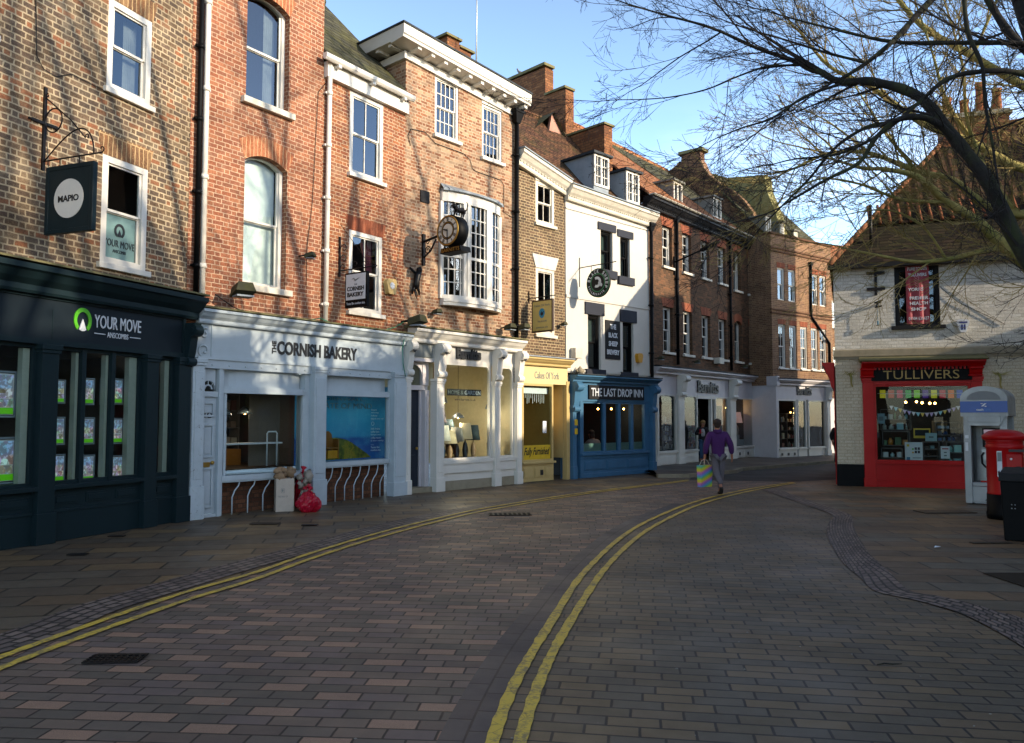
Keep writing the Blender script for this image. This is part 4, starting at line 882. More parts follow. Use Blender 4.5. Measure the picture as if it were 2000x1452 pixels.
mb = MB(); mb.prof([(-.33, zt), (-.33, zt + .04), (2.72, zt + .05), (2.72, zt)], -.49, L3 + .17, TL); mb.build('flashing', M['darklead'], h)
# hipped pantile roof
mb = MB(); e = zt - .1; A0 = (-.5, 2.3, e); B0 = (L3 + .2, 2.3, e); C0 = (L3 + .2, 9.5, e); D0 = (-.5, 9.5, e); R0 = (L3 * .5, 5.6, e + 2.6); R1 = (L3 * .5, 6.4, e + 2.6)
mb.quad(A0, B0, R0); mb.quad(D0, A0, R0, R1); mb.quad(B0, C0, R1, R0); mb.quad(C0, D0, R1); mb.tube([Vector(A0) + (Vector(R0) - Vector(A0)) * k / 20 for k in range(21)], .1, 7); mb.box(.05, L3 - .05, .3, 2.4, 9.9, zt - .35)
rf = mb.build('roof', tiles('side_pantiles', ['#6d4a34', '#7c5a40', '#5c3e2c', '#6b5a3a'], .22, .24, .5, along='y', pant=.8, mossc='#4a4428'), h)
# chimney behind the cornice and the mast
t = thing('chimney_stack', 'low brick chimney top with two cap slabs behind the white cornice', 'chimney', None)
p0 = f.w(2.0, 3.2, 10.5); t.location = p0; t.rotation_euler = (0, 0, f.rot)
zc = f.q(897, 82, 3.2)[1] - 10.5; xa, xb = f.q(869, 90, 3.2)[0] - 2.0, f.q(929, 105, 3.2)[0] - 2.0; xm = (xa + xb) / 2
mb = MB(); mb.box(xa + .1, xm - .05, 0, .8, 0, zc); mb.box(xm + .0, xb - .1, .1, .8, 0, zc - .12); mb.build('stack', M['brickc'], t)
MB().box(xa, xm, -.08, .88, zc, zc + .07).box(xm + .01, xb, .02, .88, zc - .12, zc - .05).build('cap', M['mossstone'], t)
t = thing('mast', 'thin pole aerial rising above the white bracketed cornice', 'aerial', f, (f.q(930, 100, 2.5)[0], 2.5, 10.6)); MB().tube([(0, 0, 0), (.02, 0, 3.5), (0, 0, 6.5)], [.03, .022, .012], 6).build('pole', M['silver'], t); mb = MB(); mb.tube([(-.25, 0, 5.2), (.25, 0, 5.35)], .008, 4); mb.build('crossbar', M['silver'], t)
# small things on the wall
x, z = f.q(829, 385, .15); tag(MB().box(-.14, .14, -.02, .02, -.14, .14).build('air_vent', M['blackmatt']), 'small square black vent in the pale brick wall left of the bow window', 'vent'); o = bpy.data.objects['air_vent']; o.location = f.w(x, .14, z); o.rotation_euler = (0, 0, f.rot)
pipe('black drainpipe with hopper right of the bow-window house', f, [(L3 - .05, .05, 9.6), (L3 - .07, .05, 3.5)], .06, M['black'], hopper=True, clamps=4, hs=1.1)
def wire(label, fac, pxs, d, r=.008, mat=None, name='cable'):
    pts = []
    for px, py in pxs:
        x, z = fac.q(px, py, d); pts.append(fac.w(x, d, z))
    o = MB().tube([p - pts[0] for p in pts], r, 5).build(name, mat or M['blackmatt']); o.location = pts[0]; return tag(o, label, 'cable')
wire('thin black cable looping over the pale brick wall from the upper window', f, [(802, 285), (797, 265), (803, 252), (830, 258), (850, 280), (905, 300), (918, 312), (923, 330), (930, 335), (978, 352), (984, 362), (984, 415), (1000, 425), (1012, 428)], .13)
# clock on its bracket
x, z = f.q(826, 480, .15)
t = thing('clock', 'round projecting street clock with roman numerals and gilt ring', 'clock', f, (x, .13, 0))
zc = f.q(880, 457, -.75)[1]; rc = .335; yc = -1.06
mb = MB(); mb.box(-.04, .04, -.03, .02, zc - .62, zc + .12); mb.tube([(0, 0, zc - .06), (0, -.45, zc + .0), (0, -.66, zc)], .03, 8); mb.tube([(0, 0, zc - .45), (0, -.25, zc - .30), (0, -.42, zc - .06)], .022, 6)
mb.tube([(0, -.05 - p, zc - .28 + q_) for p, q_ in scroll(.1, 0, .10, 0, 540)], .012, 5); mb.tube([(0, -.05 - p, zc - .08 + q_) for p, q_ in scroll(.1, 0, .07, 0, 540)], .010, 5); mb.build('bracket', M['iron'], t)
mb = MB(); mb.lathe([(rc * .95, -.24), (rc * 1.06, -.22), (rc * 1.06, .06), (rc * .95, .09)], (0, yc, zc), 36, 'x'); dr = mb.build('drum', M['black'], t)
def yz_ring(mb, y, z, r0, r1, x0, x1, n=36, a0=0, a1=360):
    for i in range(n):
        p, q = R(a0 + (a1 - a0) * i / n), R(a0 + (a1 - a0) * (i + 1) / n)
        mb.prof([(y + r0 * math.cos(p), z + r0 * math.sin(p)), (y + r1 * math.cos(p), z + r1 * math.sin(p)), (y + r1 * math.cos(q), z + r1 * math.sin(q)), (y + r0 * math.cos(q), z + r0 * math.sin(q))], x0, x1)
mb = MB(); yz_ring(mb, yc, zc, rc * .93, rc * 1.0, -.262, -.235); mb.build('gilt_ring', M['gold'], dr); mb = MB(); yz_ring(mb, yc, zc, rc * .52, rc * .545, -.258, -.235); mb.build('gilt_ring', M['gold'], dr)
mb = MB(); yz_ring(mb, yc, zc, rc * .62, rc * .88, -.252, -.235)
mb.prof([(yc + rc * .45 * math.cos(R(a)), zc + rc * .45 * math.sin(R(a))) for a in range(0, 360, 15)], -.252, -.235); mb.build('dial', M['oldwhite'], dr)
mb = MB()
NUM = {1: 'I', 2: 'II', 3: 'III', 4: 'IIII', 5: 'V', 6: 'VI', 7: 'VII', 8: 'VIII', 9: 'IX', 10: 'X', 11: 'XI', 12: 'XII'}
for k, s_ in NUM.items():
    an = R(90 - 30 * k); W_ = {'I': .018, 'V': .035, 'X': .035}; tot = sum(W_[c] for c in s_); u = -tot / 2
    def PP(u_, v_):  # u sideways (clockwise), v outward ; dial seen from -x : right of dial is -y
        cx, cz = (rc * .63 + v_) * math.cos(an) + u_ * math.sin(an), (rc * .63 + v_) * math.sin(an) - u_ * math.cos(an)
        return (yc - cx, zc + cz)
    hh = rc * .24
    def stroke(u0, v0, u1, v1, wd):
        d = Vector((u1 - u0, v1 - v0)).normalized(); n = Vector((-d.y, d.x)) * wd / 2
        mb.prof([PP(u0 + n.x, v0 + n.y), PP(u1 + n.x, v1 + n.y), PP(u1 - n.x, v1 - n.y), PP(u0 - n.x, v0 - n.y)], -.256, -.25)
    for c in s_:
        w_ = W_[c]
        if c == 'I': stroke(u + w_ / 2, 0, u + w_ / 2, hh, .011)
        elif c == 'V': stroke(u + w_ / 2, 0, u + .004, hh, .011); stroke(u + w_ / 2, 0, u + w_ - .004, hh, .006)
        else: stroke(u + .004, hh, u + w_ - .004, 0, .011); stroke(u + .004, 0, u + w_ - .004, hh, .006)
        u += w_
mb.build('numerals', M['btext'], dr)
mb = MB()
for an, ln, wd in ((R(90 - 30 * 9.6), rc * .42, .02), (R(90 - 6 * 30), rc * .68, .014)):
    dx, dz_ = -math.cos(an), math.sin(an); n = Vector((-dz_, dx)) * wd
    mb.prof([(yc + n.x, zc + n.y), (yc + dx * ln * .8 + n.x * .8, zc + dz_ * ln * .8 + n.y * .8), (yc + dx * ln, zc + dz_ * ln), (yc + dx * ln * .8 - n.x * .8, zc + dz_ * ln * .8 - n.y * .8), (yc - n.x, zc - n.y), (yc - dx * ln * .2, zc - dz_ * ln * .2)], -.268, -.262)
mb.build('hands', M['btext'], dr)
mb = MB(); mb.prof([(yc - .30, zc - rc - .02), (yc - .33, zc - rc - .14), (yc + .33, zc - rc - .14), (yc + .30, zc - rc - .02)], -.16, .16); pl = mb.build('name_plate', M['black'], t)
text_x(pl, 'BARNITTS', yc + .28, yc - .28, zc - rc - .12, zc - rc - .04, -.162, M['gold'])
def cat(parent_thing, pts, rad, mat, extra=None, name='body'):
    mb = MB(); mb.tube(pts, rad, 10)
    if extra: extra(mb)
    return mb.build(name, mat, parent_thing)
ct_ = thing('cat_figure', 'small black metal cat figure crouching on top of the clock', 'cat figure', f, (x, .13 + yc, zc + rc * 1.04))
def ears(mb, hx=-.17, hz=.20):
    mb.ball((hx, -.12, hz), .055, 10, 7); mb.add([(hx - .03, -.15, hz + .03), (hx + .02, -.15, hz + .03), (hx, -.13, hz + .10)], [[0, 1, 2]]); mb.add([(hx - .03, -.09, hz + .03), (hx + .02, -.09, hz + .03), (hx, -.11, hz + .10)], [[0, 1, 2]])
    for lx in (-.1, .12):
        for ly in (-.15, -.08): mb.tube([(lx, ly, .1), (lx - .02, ly, .0)], [.025, .015], 6)
    mb.tube([(.16, -.11, .12), (.25, -.11, .2), (.28, -.11, .32), (.24, -.11, .38)], [.02, .016, .013, .01], 6)
cat(ct_, [(.18, -.11, .10), (.1, -.11, .15), (-.02, -.11, .13), (-.1, -.11, .15), (-.16, -.12, .19)], [.04, .07, .06, .06, .04], M['iron'], ears)
x, z = f.q(803, 575, .15); zt_ = f.q(803, 520, .15)[1]; hh = zt_ - z
t = thing('cat_figure', 'black cat figure climbing up the pale brick wall', 'cat figure', f, (x + .05, .13, z))
def ex(mb):
    mb.ball((.08, -.11, hh * .86), .07, 10, 7, (1, 1, 1.1)); mb.add([(.03, -.14, hh * .90), (.08, -.14, hh * .92), (.04, -.11, hh * 1.0)], [[0, 1, 2]]); mb.add([(.08, -.14, hh * .92), (.14, -.14, hh * .9), (.13, -.11, hh * 1.0)], [[0, 1, 2]])
    mb.tube([(.02, -.09, hh * .7), (-.1, -.05, hh * .85), (-.14, -.02, hh * .93)], [.035, .03, .02], 6); mb.tube([(.05, -.09, hh * .7), (.18, -.05, hh * .82), (.2, -.02, hh * .9)], [.035, .03, .02], 6)
    mb.tube([(-.02, -.08, hh * .25), (-.08, -.05, hh * .12), (-.05, -.02, 0)], [.045, .03, .02], 6); mb.tube([(.06, -.08, hh * .25), (.13, -.05, hh * .1), (.16, -.02, 0)], [.045, .03, .02], 6)
    mb.tube([(.0, -.06, hh * .2), (-.03, -.1, hh * .0), (.02, -.1, -.12)], [.02, .015, .01], 6)
cat(t, [(0, -.06, hh * .18), (0, -.09, hh * .3), (.03, -.08, hh * .5), (.05, -.09, hh * .7), (.08, -.11, hh * .84)], [.05, .09, .075, .085, .05], M['iron'], ex)

# Barnitts shopfront
s = thing('shopfront', 'white shopfront with cross-pierced scroll brackets under the clock, lamps in its window', 'shopfront', f, (0, 0, 0))
cornice(s, M['white'], .0, L3 - .02, 3.74, .32, .30, dent=.0, dw=.05, capmat=M['mossstone'], dz=-.02)
MB().box(.02, L3 - .05, .02, .15, 3.02, 3.46).build('fascia', M['white'], s)
P_ = [(X(787), X(797)), (X(847), X(862)), (X(961), X(972)), (X(1005), X(1014))]
for i, (a, b) in enumerate(P_):
    pilaster(s, M['white'], a, b, 0, 2.62, proj=.10, plinth=.32); console(s, M['white'], a - .01, b + .01, 2.62, 3.44, .28)
    mb = MB(); c_ = (a + b) / 2
    for dx, dz_ in ((.03, 0), (-.03, 0), (0, .03), (0, -.03)): disc(mb, c_ + dx, 3.22 + dz_, .024, -.31, -.285, 10)
    mb.build('pierced_cross', M['btext'], s)
# door bay
mb = MB(); dx0, dx1 = X(797, d=.3), X(818, d=.3)
mb.box(P_[0][1], P_[0][1] + .05, .1, .4, 0, 2.4); mb.box(dx1, dx1 + .06, .28, .4, 0, 2.4); mb.box(P_[0][1], P_[1][0], .22, .35, 2.35, 2.46); mb.box(dx1 + .06, P_[1][0], .16, .3, 0.1, 2.35); mb.box(dx1 + .10, P_[1][0] - .05, .14, .2, .25, 2.2)
rr0, rr1 = P_[0][1] + .08, dx1; cxx = (rr0 + rr1) / 2
ap = [(cxx + (rr1 - rr0) / 2 * math.cos(R(a)), 2.68 + (rr1 - rr0) / 2 * math.sin(R(a))) for a in range(0, 181, 20)]
for i in range(9): mb.plate([ap[i], (ap[i][0], 3.02), (ap[i + 1][0], 3.02), ap[i + 1]], .2, .25)
mb.box(P_[0][1], P_[1][0], .0, .26, 3.0, 3.06); mb.box(dx1, P_[1][0], .18, .3, 2.46, 3.02)
mb.build('door_surround', M['lilac'], s)
dr = MB(); dr.box(P_[0][1] + .05, dx1, .32, .37, .12, 2.35); wd = dx1 - P_[0][1] - .05
for (c_, d_) in ((.22, .85), (.98, 1.65), (1.78, 2.2)): dr.box(P_[0][1] + .05 + wd * .2, P_[0][1] + .05 + wd * .8, .30, .33, c_, d_)
dd = dr.build('door', M['navy'], s, .004); MB().ball((dx1 - .08, .28, 1.0), .035).build('handle', M['gold'], dd)
MB().box(P_[0][1], P_[1][0], .02, .42, 0.002, .12).build('door_step', M['stone'], s)
MB().quad((P_[0][1], .36, 2.1), (P_[1][0], .36, 2.1), (P_[1][0], .36, 2.9), (P_[0][1], .36, 2.9)).__class__
g = MB(); g.quad((P_[0][1], .26, 2.46), (dx1, .26, 2.46), (dx1, .26, 3.0), (P_[0][1], .26, 3.0)); g.build('fanlight_pane', M['pane'], s)
np_ = MB(); np_.box(P_[0][1] + .02, P_[1][0] - .05, -.01, .02, 3.1, 3.4); np_.build('name_board', M['gtext'], s)
zs = .70
mb = MB()
for (a, b) in ((P_[1][1], P_[2][0]), (P_[2][1], P_[3][0])):
    frame(mb, a, b, zs, 3.02, .03, .12, .05)
    mb.box(a, b, -.05, .15, zs - .30, zs - .08); mb.box(a, b, -.08, .15, zs - .08, zs); mb.box(a, b, 0, .14, .22, zs - .30)
    n = 5; rr = .16
    for sx_, x0_ in ((1, a + .05), (-1, b - .05)):
        for i in range(n):
            p, q = math.pi / 2 * i / n, math.pi / 2 * (i + 1) / n
            mb.plate([(x0_, 2.98), (x0_ + sx_ * rr * (1 - math.sin(p)), 2.98 - rr * (1 - math.cos(p))), (x0_ + sx_ * rr * (1 - math.sin(q)), 2.98 - rr * (1 - math.cos(q)))][::sx_], .04, .1)
mb.build('window_frame', M['white'], s, .003)
mb = MB(); mb.box(P_[1][1], P_[2][0], -.01, .15, 0, .22); mb.box(P_[2][1], P_[3][0], -.01, .15, 0, .22); mb.build('plinth', M['stone'], s)
for (a, b) in ((P_[1][1], P_[2][0]), (P_[2][1], P_[3][0])): glazing(s, a, b, zs, 3.02, .075)
text(s, 'Barnitts', X(891, 690), X(938, 690), f.q(915, 703)[1] , f.q(915, 681)[1], -.002, M['btext'], .035, bold=.05)
interior(s, P_[1][1] - .1, P_[3][0] + .05, .64, 3.1, .2, 2.6, M['roomcream'])
bx0, bx1 = f.q(873, 740, .1)[0], f.q(939, 740, .1)[0]
MB().box(bx0, bx1, .088, .10, 2.24, 2.40).build('window_sign', M['btext'], s); mid = bx0 + (bx1 - bx0) * .5
text(s, 'HOME &', bx0 + .03, mid - .05, 2.27, 2.37, .087, M['gtext'], .003); MB().box(mid - .02, bx1 - .01, .084, .088, 2.25, 2.39).build('window_sign', M['btext'], s); text(s, 'GARDEN', mid, bx1 - .03, 2.27, 2.37, .083, M['wtext'], .003)
text(s, 'www.barnitts.co.uk', bx0 + .25, bx1 - .2, 2.12, 2.18, .087, M['btext'], .003)
MB().box(P_[1][1] + .55, P_[1][1] + .9, 1.6, 1.65, .8, 2.3).build('room_divider', M['lilac'], s)
def table_lamp(x, y, z, hgt, rad, col, base, label, shape=.7, g='table lamps in the window under the clock', fac=None):
    hgt *= 1.25; rad *= 1.25; t = thing('table_lamp', label, 'lamp', fac or f, (x, y, z), group=g)
    MB().lathe([(rad * .45, 0), (rad * .5, .02), (rad * .3, .05), (rad * .42, hgt * .25), (rad * .3, hgt * .4), (rad * .08, hgt * .5), (rad * .06, hgt * .62)], (0, 0, 0), 12).build('base', base, t)
    MB().lathe([(rad, hgt * .55), (rad * shape, hgt), (rad * shape * .96, hgt), (rad * .96, hgt * .55)], (0, 0, 0), 16).build('lamp_shade', col, t); return t
sh = [plain('shade_cream', '#a89878', .8, emit=.25), plain('shade_dark_teal', '#24343a', .8), plain('shade_plum', '#2a2434', .8), plain('shade_grey', '#77746c', .8, emit=.1), plain('shade_white', '#b0aca0', .8, emit=.15)]
bs = [plain('base_blue_glass', '#1f3a54', .2), plain('base_dark', '#1a1416', .3), plain('base_wood', '#8a6a48', .5), plain('base_white', '#b0aaa0', .4)]
spec = [(.08, .18, .55, .13, 4, 3, 'white drum lamp nearest the door'), (.33, .22, .66, .18, 4, 0, 'large white shade lamp on patterned blue base'), (.62, .25, .56, .15, 0, 2, 'cream lamp with wooden base, third from the left'), (.88, .3, .62, .15, 3, 1, 'grey satin shade lamp in the middle of the window'), (1.15, .25, .70, .15, 0, 1, 'cream pleated lamp with dark vase base'), (1.42, .22, .66, .14, 1, 2, 'dark shade lamp with tan base at the window right')]
for (dx, y, hg, rd, a, b, lb) in spec: table_lamp(P_[1][1] + dx, .2 + y * .6, .70, hg, rd, sh[a], bs[b], lb)
for (dx, y, z, hg, rd, a, b, lb) in ((.25, .75, 1.15, .6, .24, 1, 1, 'wide dark teal shade lamp on the back shelf, left'), (.65, .8, 1.2, .55, .18, 2, 1, 'plum shade lamp on the back shelf, middle'), (.95, .8, 1.05, .5, .17, 1, 2, 'dark cone shade lamp on the back shelf, right')): table_lamp(P_[1][1] + dx, y, z, hg, rd, sh[a], bs[b], lb)
t = thing('display_shelf', 'back display shelf carrying dark lamps in the window under the clock', 'shelf', f, (P_[1][1], .6, .8)); MB().box(0, 1.2, 0, .45, .28, .32).box(.05, .1, .05, .4, 0, .28).box(1.1, 1.15, .05, .4, 0, .28).build('shelf_board', M['roomgrey'], t)
for i, (dx, y, z, sdz, lb) in enumerate(((1.05, .5, 1.72, .16, 'smoked chrome pendant lamp hanging at the centre of the lamp window'), (.45, .6, 1.52, .1, 'lowest lit cage pendant in the lamp window'), (.2, .5, 2.05, .1, 'lit pendant near the top left of the lamp window'), (.75, .7, 2.1, .1, 'lit pendant near the top middle of the lamp window'))):
    bulb(P_[1][1] + dx, y, z, f, lb, 16, shade=sdz, cable=3.0 - z)
bulb(P_[2][1] + .2, .5, 1.95, f, 'amber glass pendant in the narrow window beside the lamp display', 3, cable=.6, shade=.1)
for dx, lb in ((.12, 'left mosaic glass candle lamp in the narrow window'), (.3, 'right mosaic glass candle lamp in the narrow window')):
    t = thing('candle_lamp', lb, 'lamp', f, (P_[2][1] + dx, .35, .8)); MB().lathe([(.07, 0), (.1, .1), (.11, .25), (.07, .36), (.08, .4)], (0, 0, 0), 12).build('glass_body', plain('mosaic_%d' % len(lb), '#6b4c38', .2, .3), t); MB().ball((0, -.1, .18), .02).build('candle_glow', M['lampw'], t)

# ---- house 4, cream tea shop
f = FB[4]; L4 = f.L; X = lambda px, py=850, d=0: f.q(px, py, d)[0]
h = thing('brick_house', 'narrow dark buff brick house with stone wedge lintels above the cream shop', 'house', f, (0, 0, 0))
ops = [(.80, 1.50, 7.02, 8.10, 0), (.80, 1.50, 4.20, 5.62, 0)]
a_ = op(f, 1046, 1082, 352, 434); b_ = op(f, 1046, 1079, 522, 652); ops = [(a_[0], a_[1], a_[2], a_[3], 0), (a_[0], a_[1], b_[2], b_[3], 0)]
shell(h, M['brick4'], .03, L4, 8.35, .15, 6, ops, z0=3.05)
for o in ops:
    sash(h, o, .15, 2, 1, 1, fw=.09, inset=0.0, mat=M['oldwhite'], sillmat=M['oldwhite'], silld=.08); MB().plate([(o[0] - .02, o[3]), (o[0] - .16, o[3] + .36), (o[1] + .16, o[3] + .36), (o[1] + .02, o[3])], .12, .2).build('lintel', M['oldwhite'], h)
cornice(h, M['oldwhite'], .03, L4 + .02, 8.88, .42, .30, y=.15, dent=.02, dw=.06, dz=-.45, capmat=M['lead'])
roof(h, M['tile_brown'], .03, L4 + .0, 8.5, 3.9, 3.3, .15, over=.0)
hb = thing('back_gable', 'small pinkish rendered gable with dark slates behind the dark buff brick house', 'gable', f, (1.3, 2.9, 9.5))
mb = MB(); mb.add([(-.9, 0, 0), (-.9, 2.2, 0), (-.9, 1.1, 0), (.9, 0, 0)], []); 
xa, za = f.q(1100, 275, 2.9); xb_, zb_ = f.q(1078, 222, 2.9); w2 = max(xa - xb_, .4)
mb.plate([(xb_ - 1.3 - w2 * .9, 9.6 - 9.5), (xb_ - 1.3, zb_ - 9.5), (xa - 1.3 + .1, za - 9.5), (xa - 1.3 + .1, -.5), (xb_ - 1.3 - w2 * .9, -.5)], 0, .1)
mb.build('gable_wall', paint('pink_render', '#a98070', .85, .3), hb)
mb = MB(); mb.add([(xb_ - 1.3, -.12, zb_ - 9.48), (xb_ - 1.3, 3, zb_ - 9.48), (xb_ - 1.3 - 1.5, 3, 1.2), (xb_ - 1.3 - 1.5, -.12, 1.2)], [[0, 1, 2, 3]]); mb.add([(xb_ - 1.3, -.12, zb_ - 9.48), (xb_ - 1.3, 3, zb_ - 9.48), (xa - 1.2, 3, za - 9.5), (xa - 1.2, -.12, za - 9.5)], [[0, 3, 2, 1]]); mb.build('roof', M['slate'], hb)
s = thing('shopfront', 'cream yellow tea shop front with a recessed door and a yellow poster', 'shopfront', f, (0, 0, 0))
cornice(s, M['cream'], .04, L4 - .05, 3.32, .22, .24, capmat=M['lead'])
MB().box(.06, L4 - .08, 0, .12, 2.62, 3.11).build('fascia', M['creamsign'], s)
text(s, 'Cakes Of York', X(1044, 730), X(1092, 733), 2.76, 2.95, -.001, M['gtext'], .006, bold=.005)
wx0, wx1 = X(1020), X(1081)
mb = MB(); zs = .54; frame(mb, wx0, wx1, zs, 2.62, 0, .1, .06); mb.box(wx0, wx1, 0, .14, .02, zs - .05); mb.box(wx0 - .02, wx1 + .03, -.07, .14, zs - .05, zs + .002); panels(mb, wx0, wx1, .08, zs - .1, 3, 0, m=.04)
mb.box(X(1106), X(1112), -.02, .14, 0, 2.72); mb.box(wx1, L4 - .1, 1.0, 1.05, .55, 2.72)
mb.build('window_frame', M['cream'], s, .003)
mb = MB(); mb.quad((wx1, .1, .62), (X(1106), 1.0, .62), (X(1106), 1.0, 2.72), (wx1, .1, 2.72)); mb.box(X(1106) - .02, X(1106), .1, 1.0, .6, 2.72); mb.build('porch_panel', M['cream'], s)
mb = MB(); mb.tube([(wx1 + .05, .2, 1.45), (X(1106) - .02, .85, 1.15)], .02, 6); mb.build('hand_rail', M['cream'], s)
mb = MB(); mb.quad((wx1, .12, 0), (X(1106), 1.0, 0), (X(1106), 1.0, .62), (wx1, .12, .62)); mb.build('porch_tiles', M['black'], s)
glazing(s, wx0 + .05, wx1 - .05, zs, 2.7, .05); interior(s, wx0 - .02, wx1 - .02, .6, 2.74, .14, 1.8, M['roomyellow'])
pb = MB(); pb.box(wx0 + .06, wx1 - .10, .03, .045, .60, .98); po = pb.build('poster', M['yellow'], s); text(po, 'Fully Furnished', wx0 + .12, wx1 - .16, .66, .92, .028, M['btext'], .002, bold=.02)
for v in po.children[0].data.vertices: v.co.x += (v.co.z - .8) * .25
MB().box(X(1062), X(1069), .03, .045, 1.3, 1.62).build('notice', M['wtext'], s)
MB().box((wx0 + wx1) / 2 + .05, (wx0 + wx1) / 2 + .17, -.03, .0, .18, .32).build('vent', M['btext'], s)
ic = MB()
for i in range(14): ic.tube([(wx0 + .1 + i * (wx1 - wx0 - .2) / 14, .2, 2.35), (wx0 + .1 + i * (wx1 - wx0 - .2) / 14, .2, 2.35 - random.uniform(.08, .28))], .008, 4)
ic.box(wx0 + .05, wx1 - .05, .15, .17, 2.36, 2.52); ic.build('pelmet', M['wtext'], s)
x, z = f.q(1032, 584, .15)
t = thing('hanging_sign', 'cream hanging sign with a blue oval teapot, on a bar beside the drainpipe', 'sign', f, (x, .13, 0))
mb = MB(); mb.tube([(0, 0, z), (0, -.95, z)], .013, 6); mb.tube([(0, 0, z - .1), (0, 0, z + .2)], .015, 6); mb.tube([(0, -.25, z), (0, -.25, z - .08)], .008, 5); mb.tube([(0, -.75, z), (0, -.75, z - .08)], .008, 5); mb.build('bracket', M['iron'], t)
b = MB(); z0_ = z - .94; b.box(-.03, .03, -.87, -.13, z0_, z - .08); sb = b.build('sign_board', plain('brown_frame', '#3a2412', .5), t, .005)
MB().box(-.036, -.031, -.83, -.17, z0_ + .04, z - .12).build('sign_face', plain('gold_cream', '#d0b468', .4), sb)
mb = MB(); mb.prof([(-.5 + .10 * math.cos(R(a)), z0_ + .50 + .13 * math.sin(R(a))) for a in range(0, 360, 15)], -.042, -.037); mb.build('oval', plain('turquoise_oval', '#2d8aa8', .4), sb)
mb = MB(); mb.prof([(-.5 + .05 * math.cos(R(a)), z0_ + .48 + .045 * math.sin(R(a))) for a in range(0, 360, 20)], -.048, -.043); mb.prof([(-.5 - .04, z0_ + .5), (-.5 - .08, z0_ + .54), (-.5 - .07, z0_ + .55), (-.5 - .03, z0_ + .52)], -.048, -.043); mb.box(-.048, -.043, -.51, -.49, z0_ + .52, z0_ + .56); mb.build('teapot_motif', M['btext'], sb)
text_x(sb, 'Cakes Of York', -.22, -.78, z0_ + .68, z0_ + .74, -.037, M['gtext']); text_x(sb, 'TEA ROOM', -.34, -.66, z0_ + .26, z0_ + .31, -.037, M['gtext']); text_x(sb, '01904 636 278', -.30, -.70, z0_ + .10, z0_ + .14, -.037, M['gtext'])

# ---- house 5, white rendered with dormers, pub below
f = FB[5]; L5 = f.L; X = lambda px, py=850, d=0: f.q(px, py, d)[0]
h = thing('rendered_house', 'white rendered house with black lintels and two grey dormers', 'house', f, (0, 0, 0))
d5 = .12
ops = [op(f, 1173, 1194, 449, 526, d5), op(f, 1211, 1228, 463, 540, d5), op(f, 1148, 1171, 614, 721, d5), op(f, 1216, 1235, 629, 727, d5)]
ops = [(a, b + .06, c, d, 0) for a, b, c, d, _ in ops]
shell(h, M['render'], .0, L5, 7.9, d5, 1.6, ops, side=True, z0=2.7)
mb = MB()
lt = [(1171.5, 1199, 434, 453), (1209, 1234.5, 450, 467), (1146, 1177, 590, 617), (1214, 1241, 605, 630)]
st_ = [(1171, 1198, 527, 544), (1208, 1234, 538, 555), (1149, 1179.5, 722.6, 737), (1215, 1242, 728, 741)]
for o, l_, k_ in zip(ops, lt, st_):
    sash(h, o, d5, 1, 1, 1, mat=M['black'], fw=.06, inset=.08, sill=False, cur='grey')
    zt_ = f.q(l_[0], l_[2], d5)[1]; MB().box(o[0] - .14, o[1] + .14, d5 - .04, d5 + .1, o[3] + .002, max(zt_, o[3] + .22)).build('lintel', M['lintel'], h)
    MB().box(o[0] - .14, o[1] + .14, d5 - .08, d5 + .2, o[2] - .24, o[2] - .002).build('sill', M['lintel'], h)
cornice(h, M['oldwhite'], -.02, L5 + .18, 8.32, .42, .32, y=d5, dent=.02, dw=.05, dz=-.12, capmat=M['lead'])
zz = f.q(1111, 578, d5)[1]; z2 = f.q(1119, 410, d5)[1]
for za_, zb_ in ((zz - .05, zz + .03), (z2 - .02, z2 + .02), (3.02, 3.08)): MB().box(0, L5, d5 - .03, d5 + .1, za_, zb_).build('string_course', M['render'], h)
roof(h, M['tile_brown'], -.0, L5 - .2, 8.12, 3.7, 3.4, .14, over=.0, both=True)
bb = MB(); bb.box(0, L5, 1.7, 7, 2.7, 8.0); bb.build('rear_wall', M['brick4'], h)
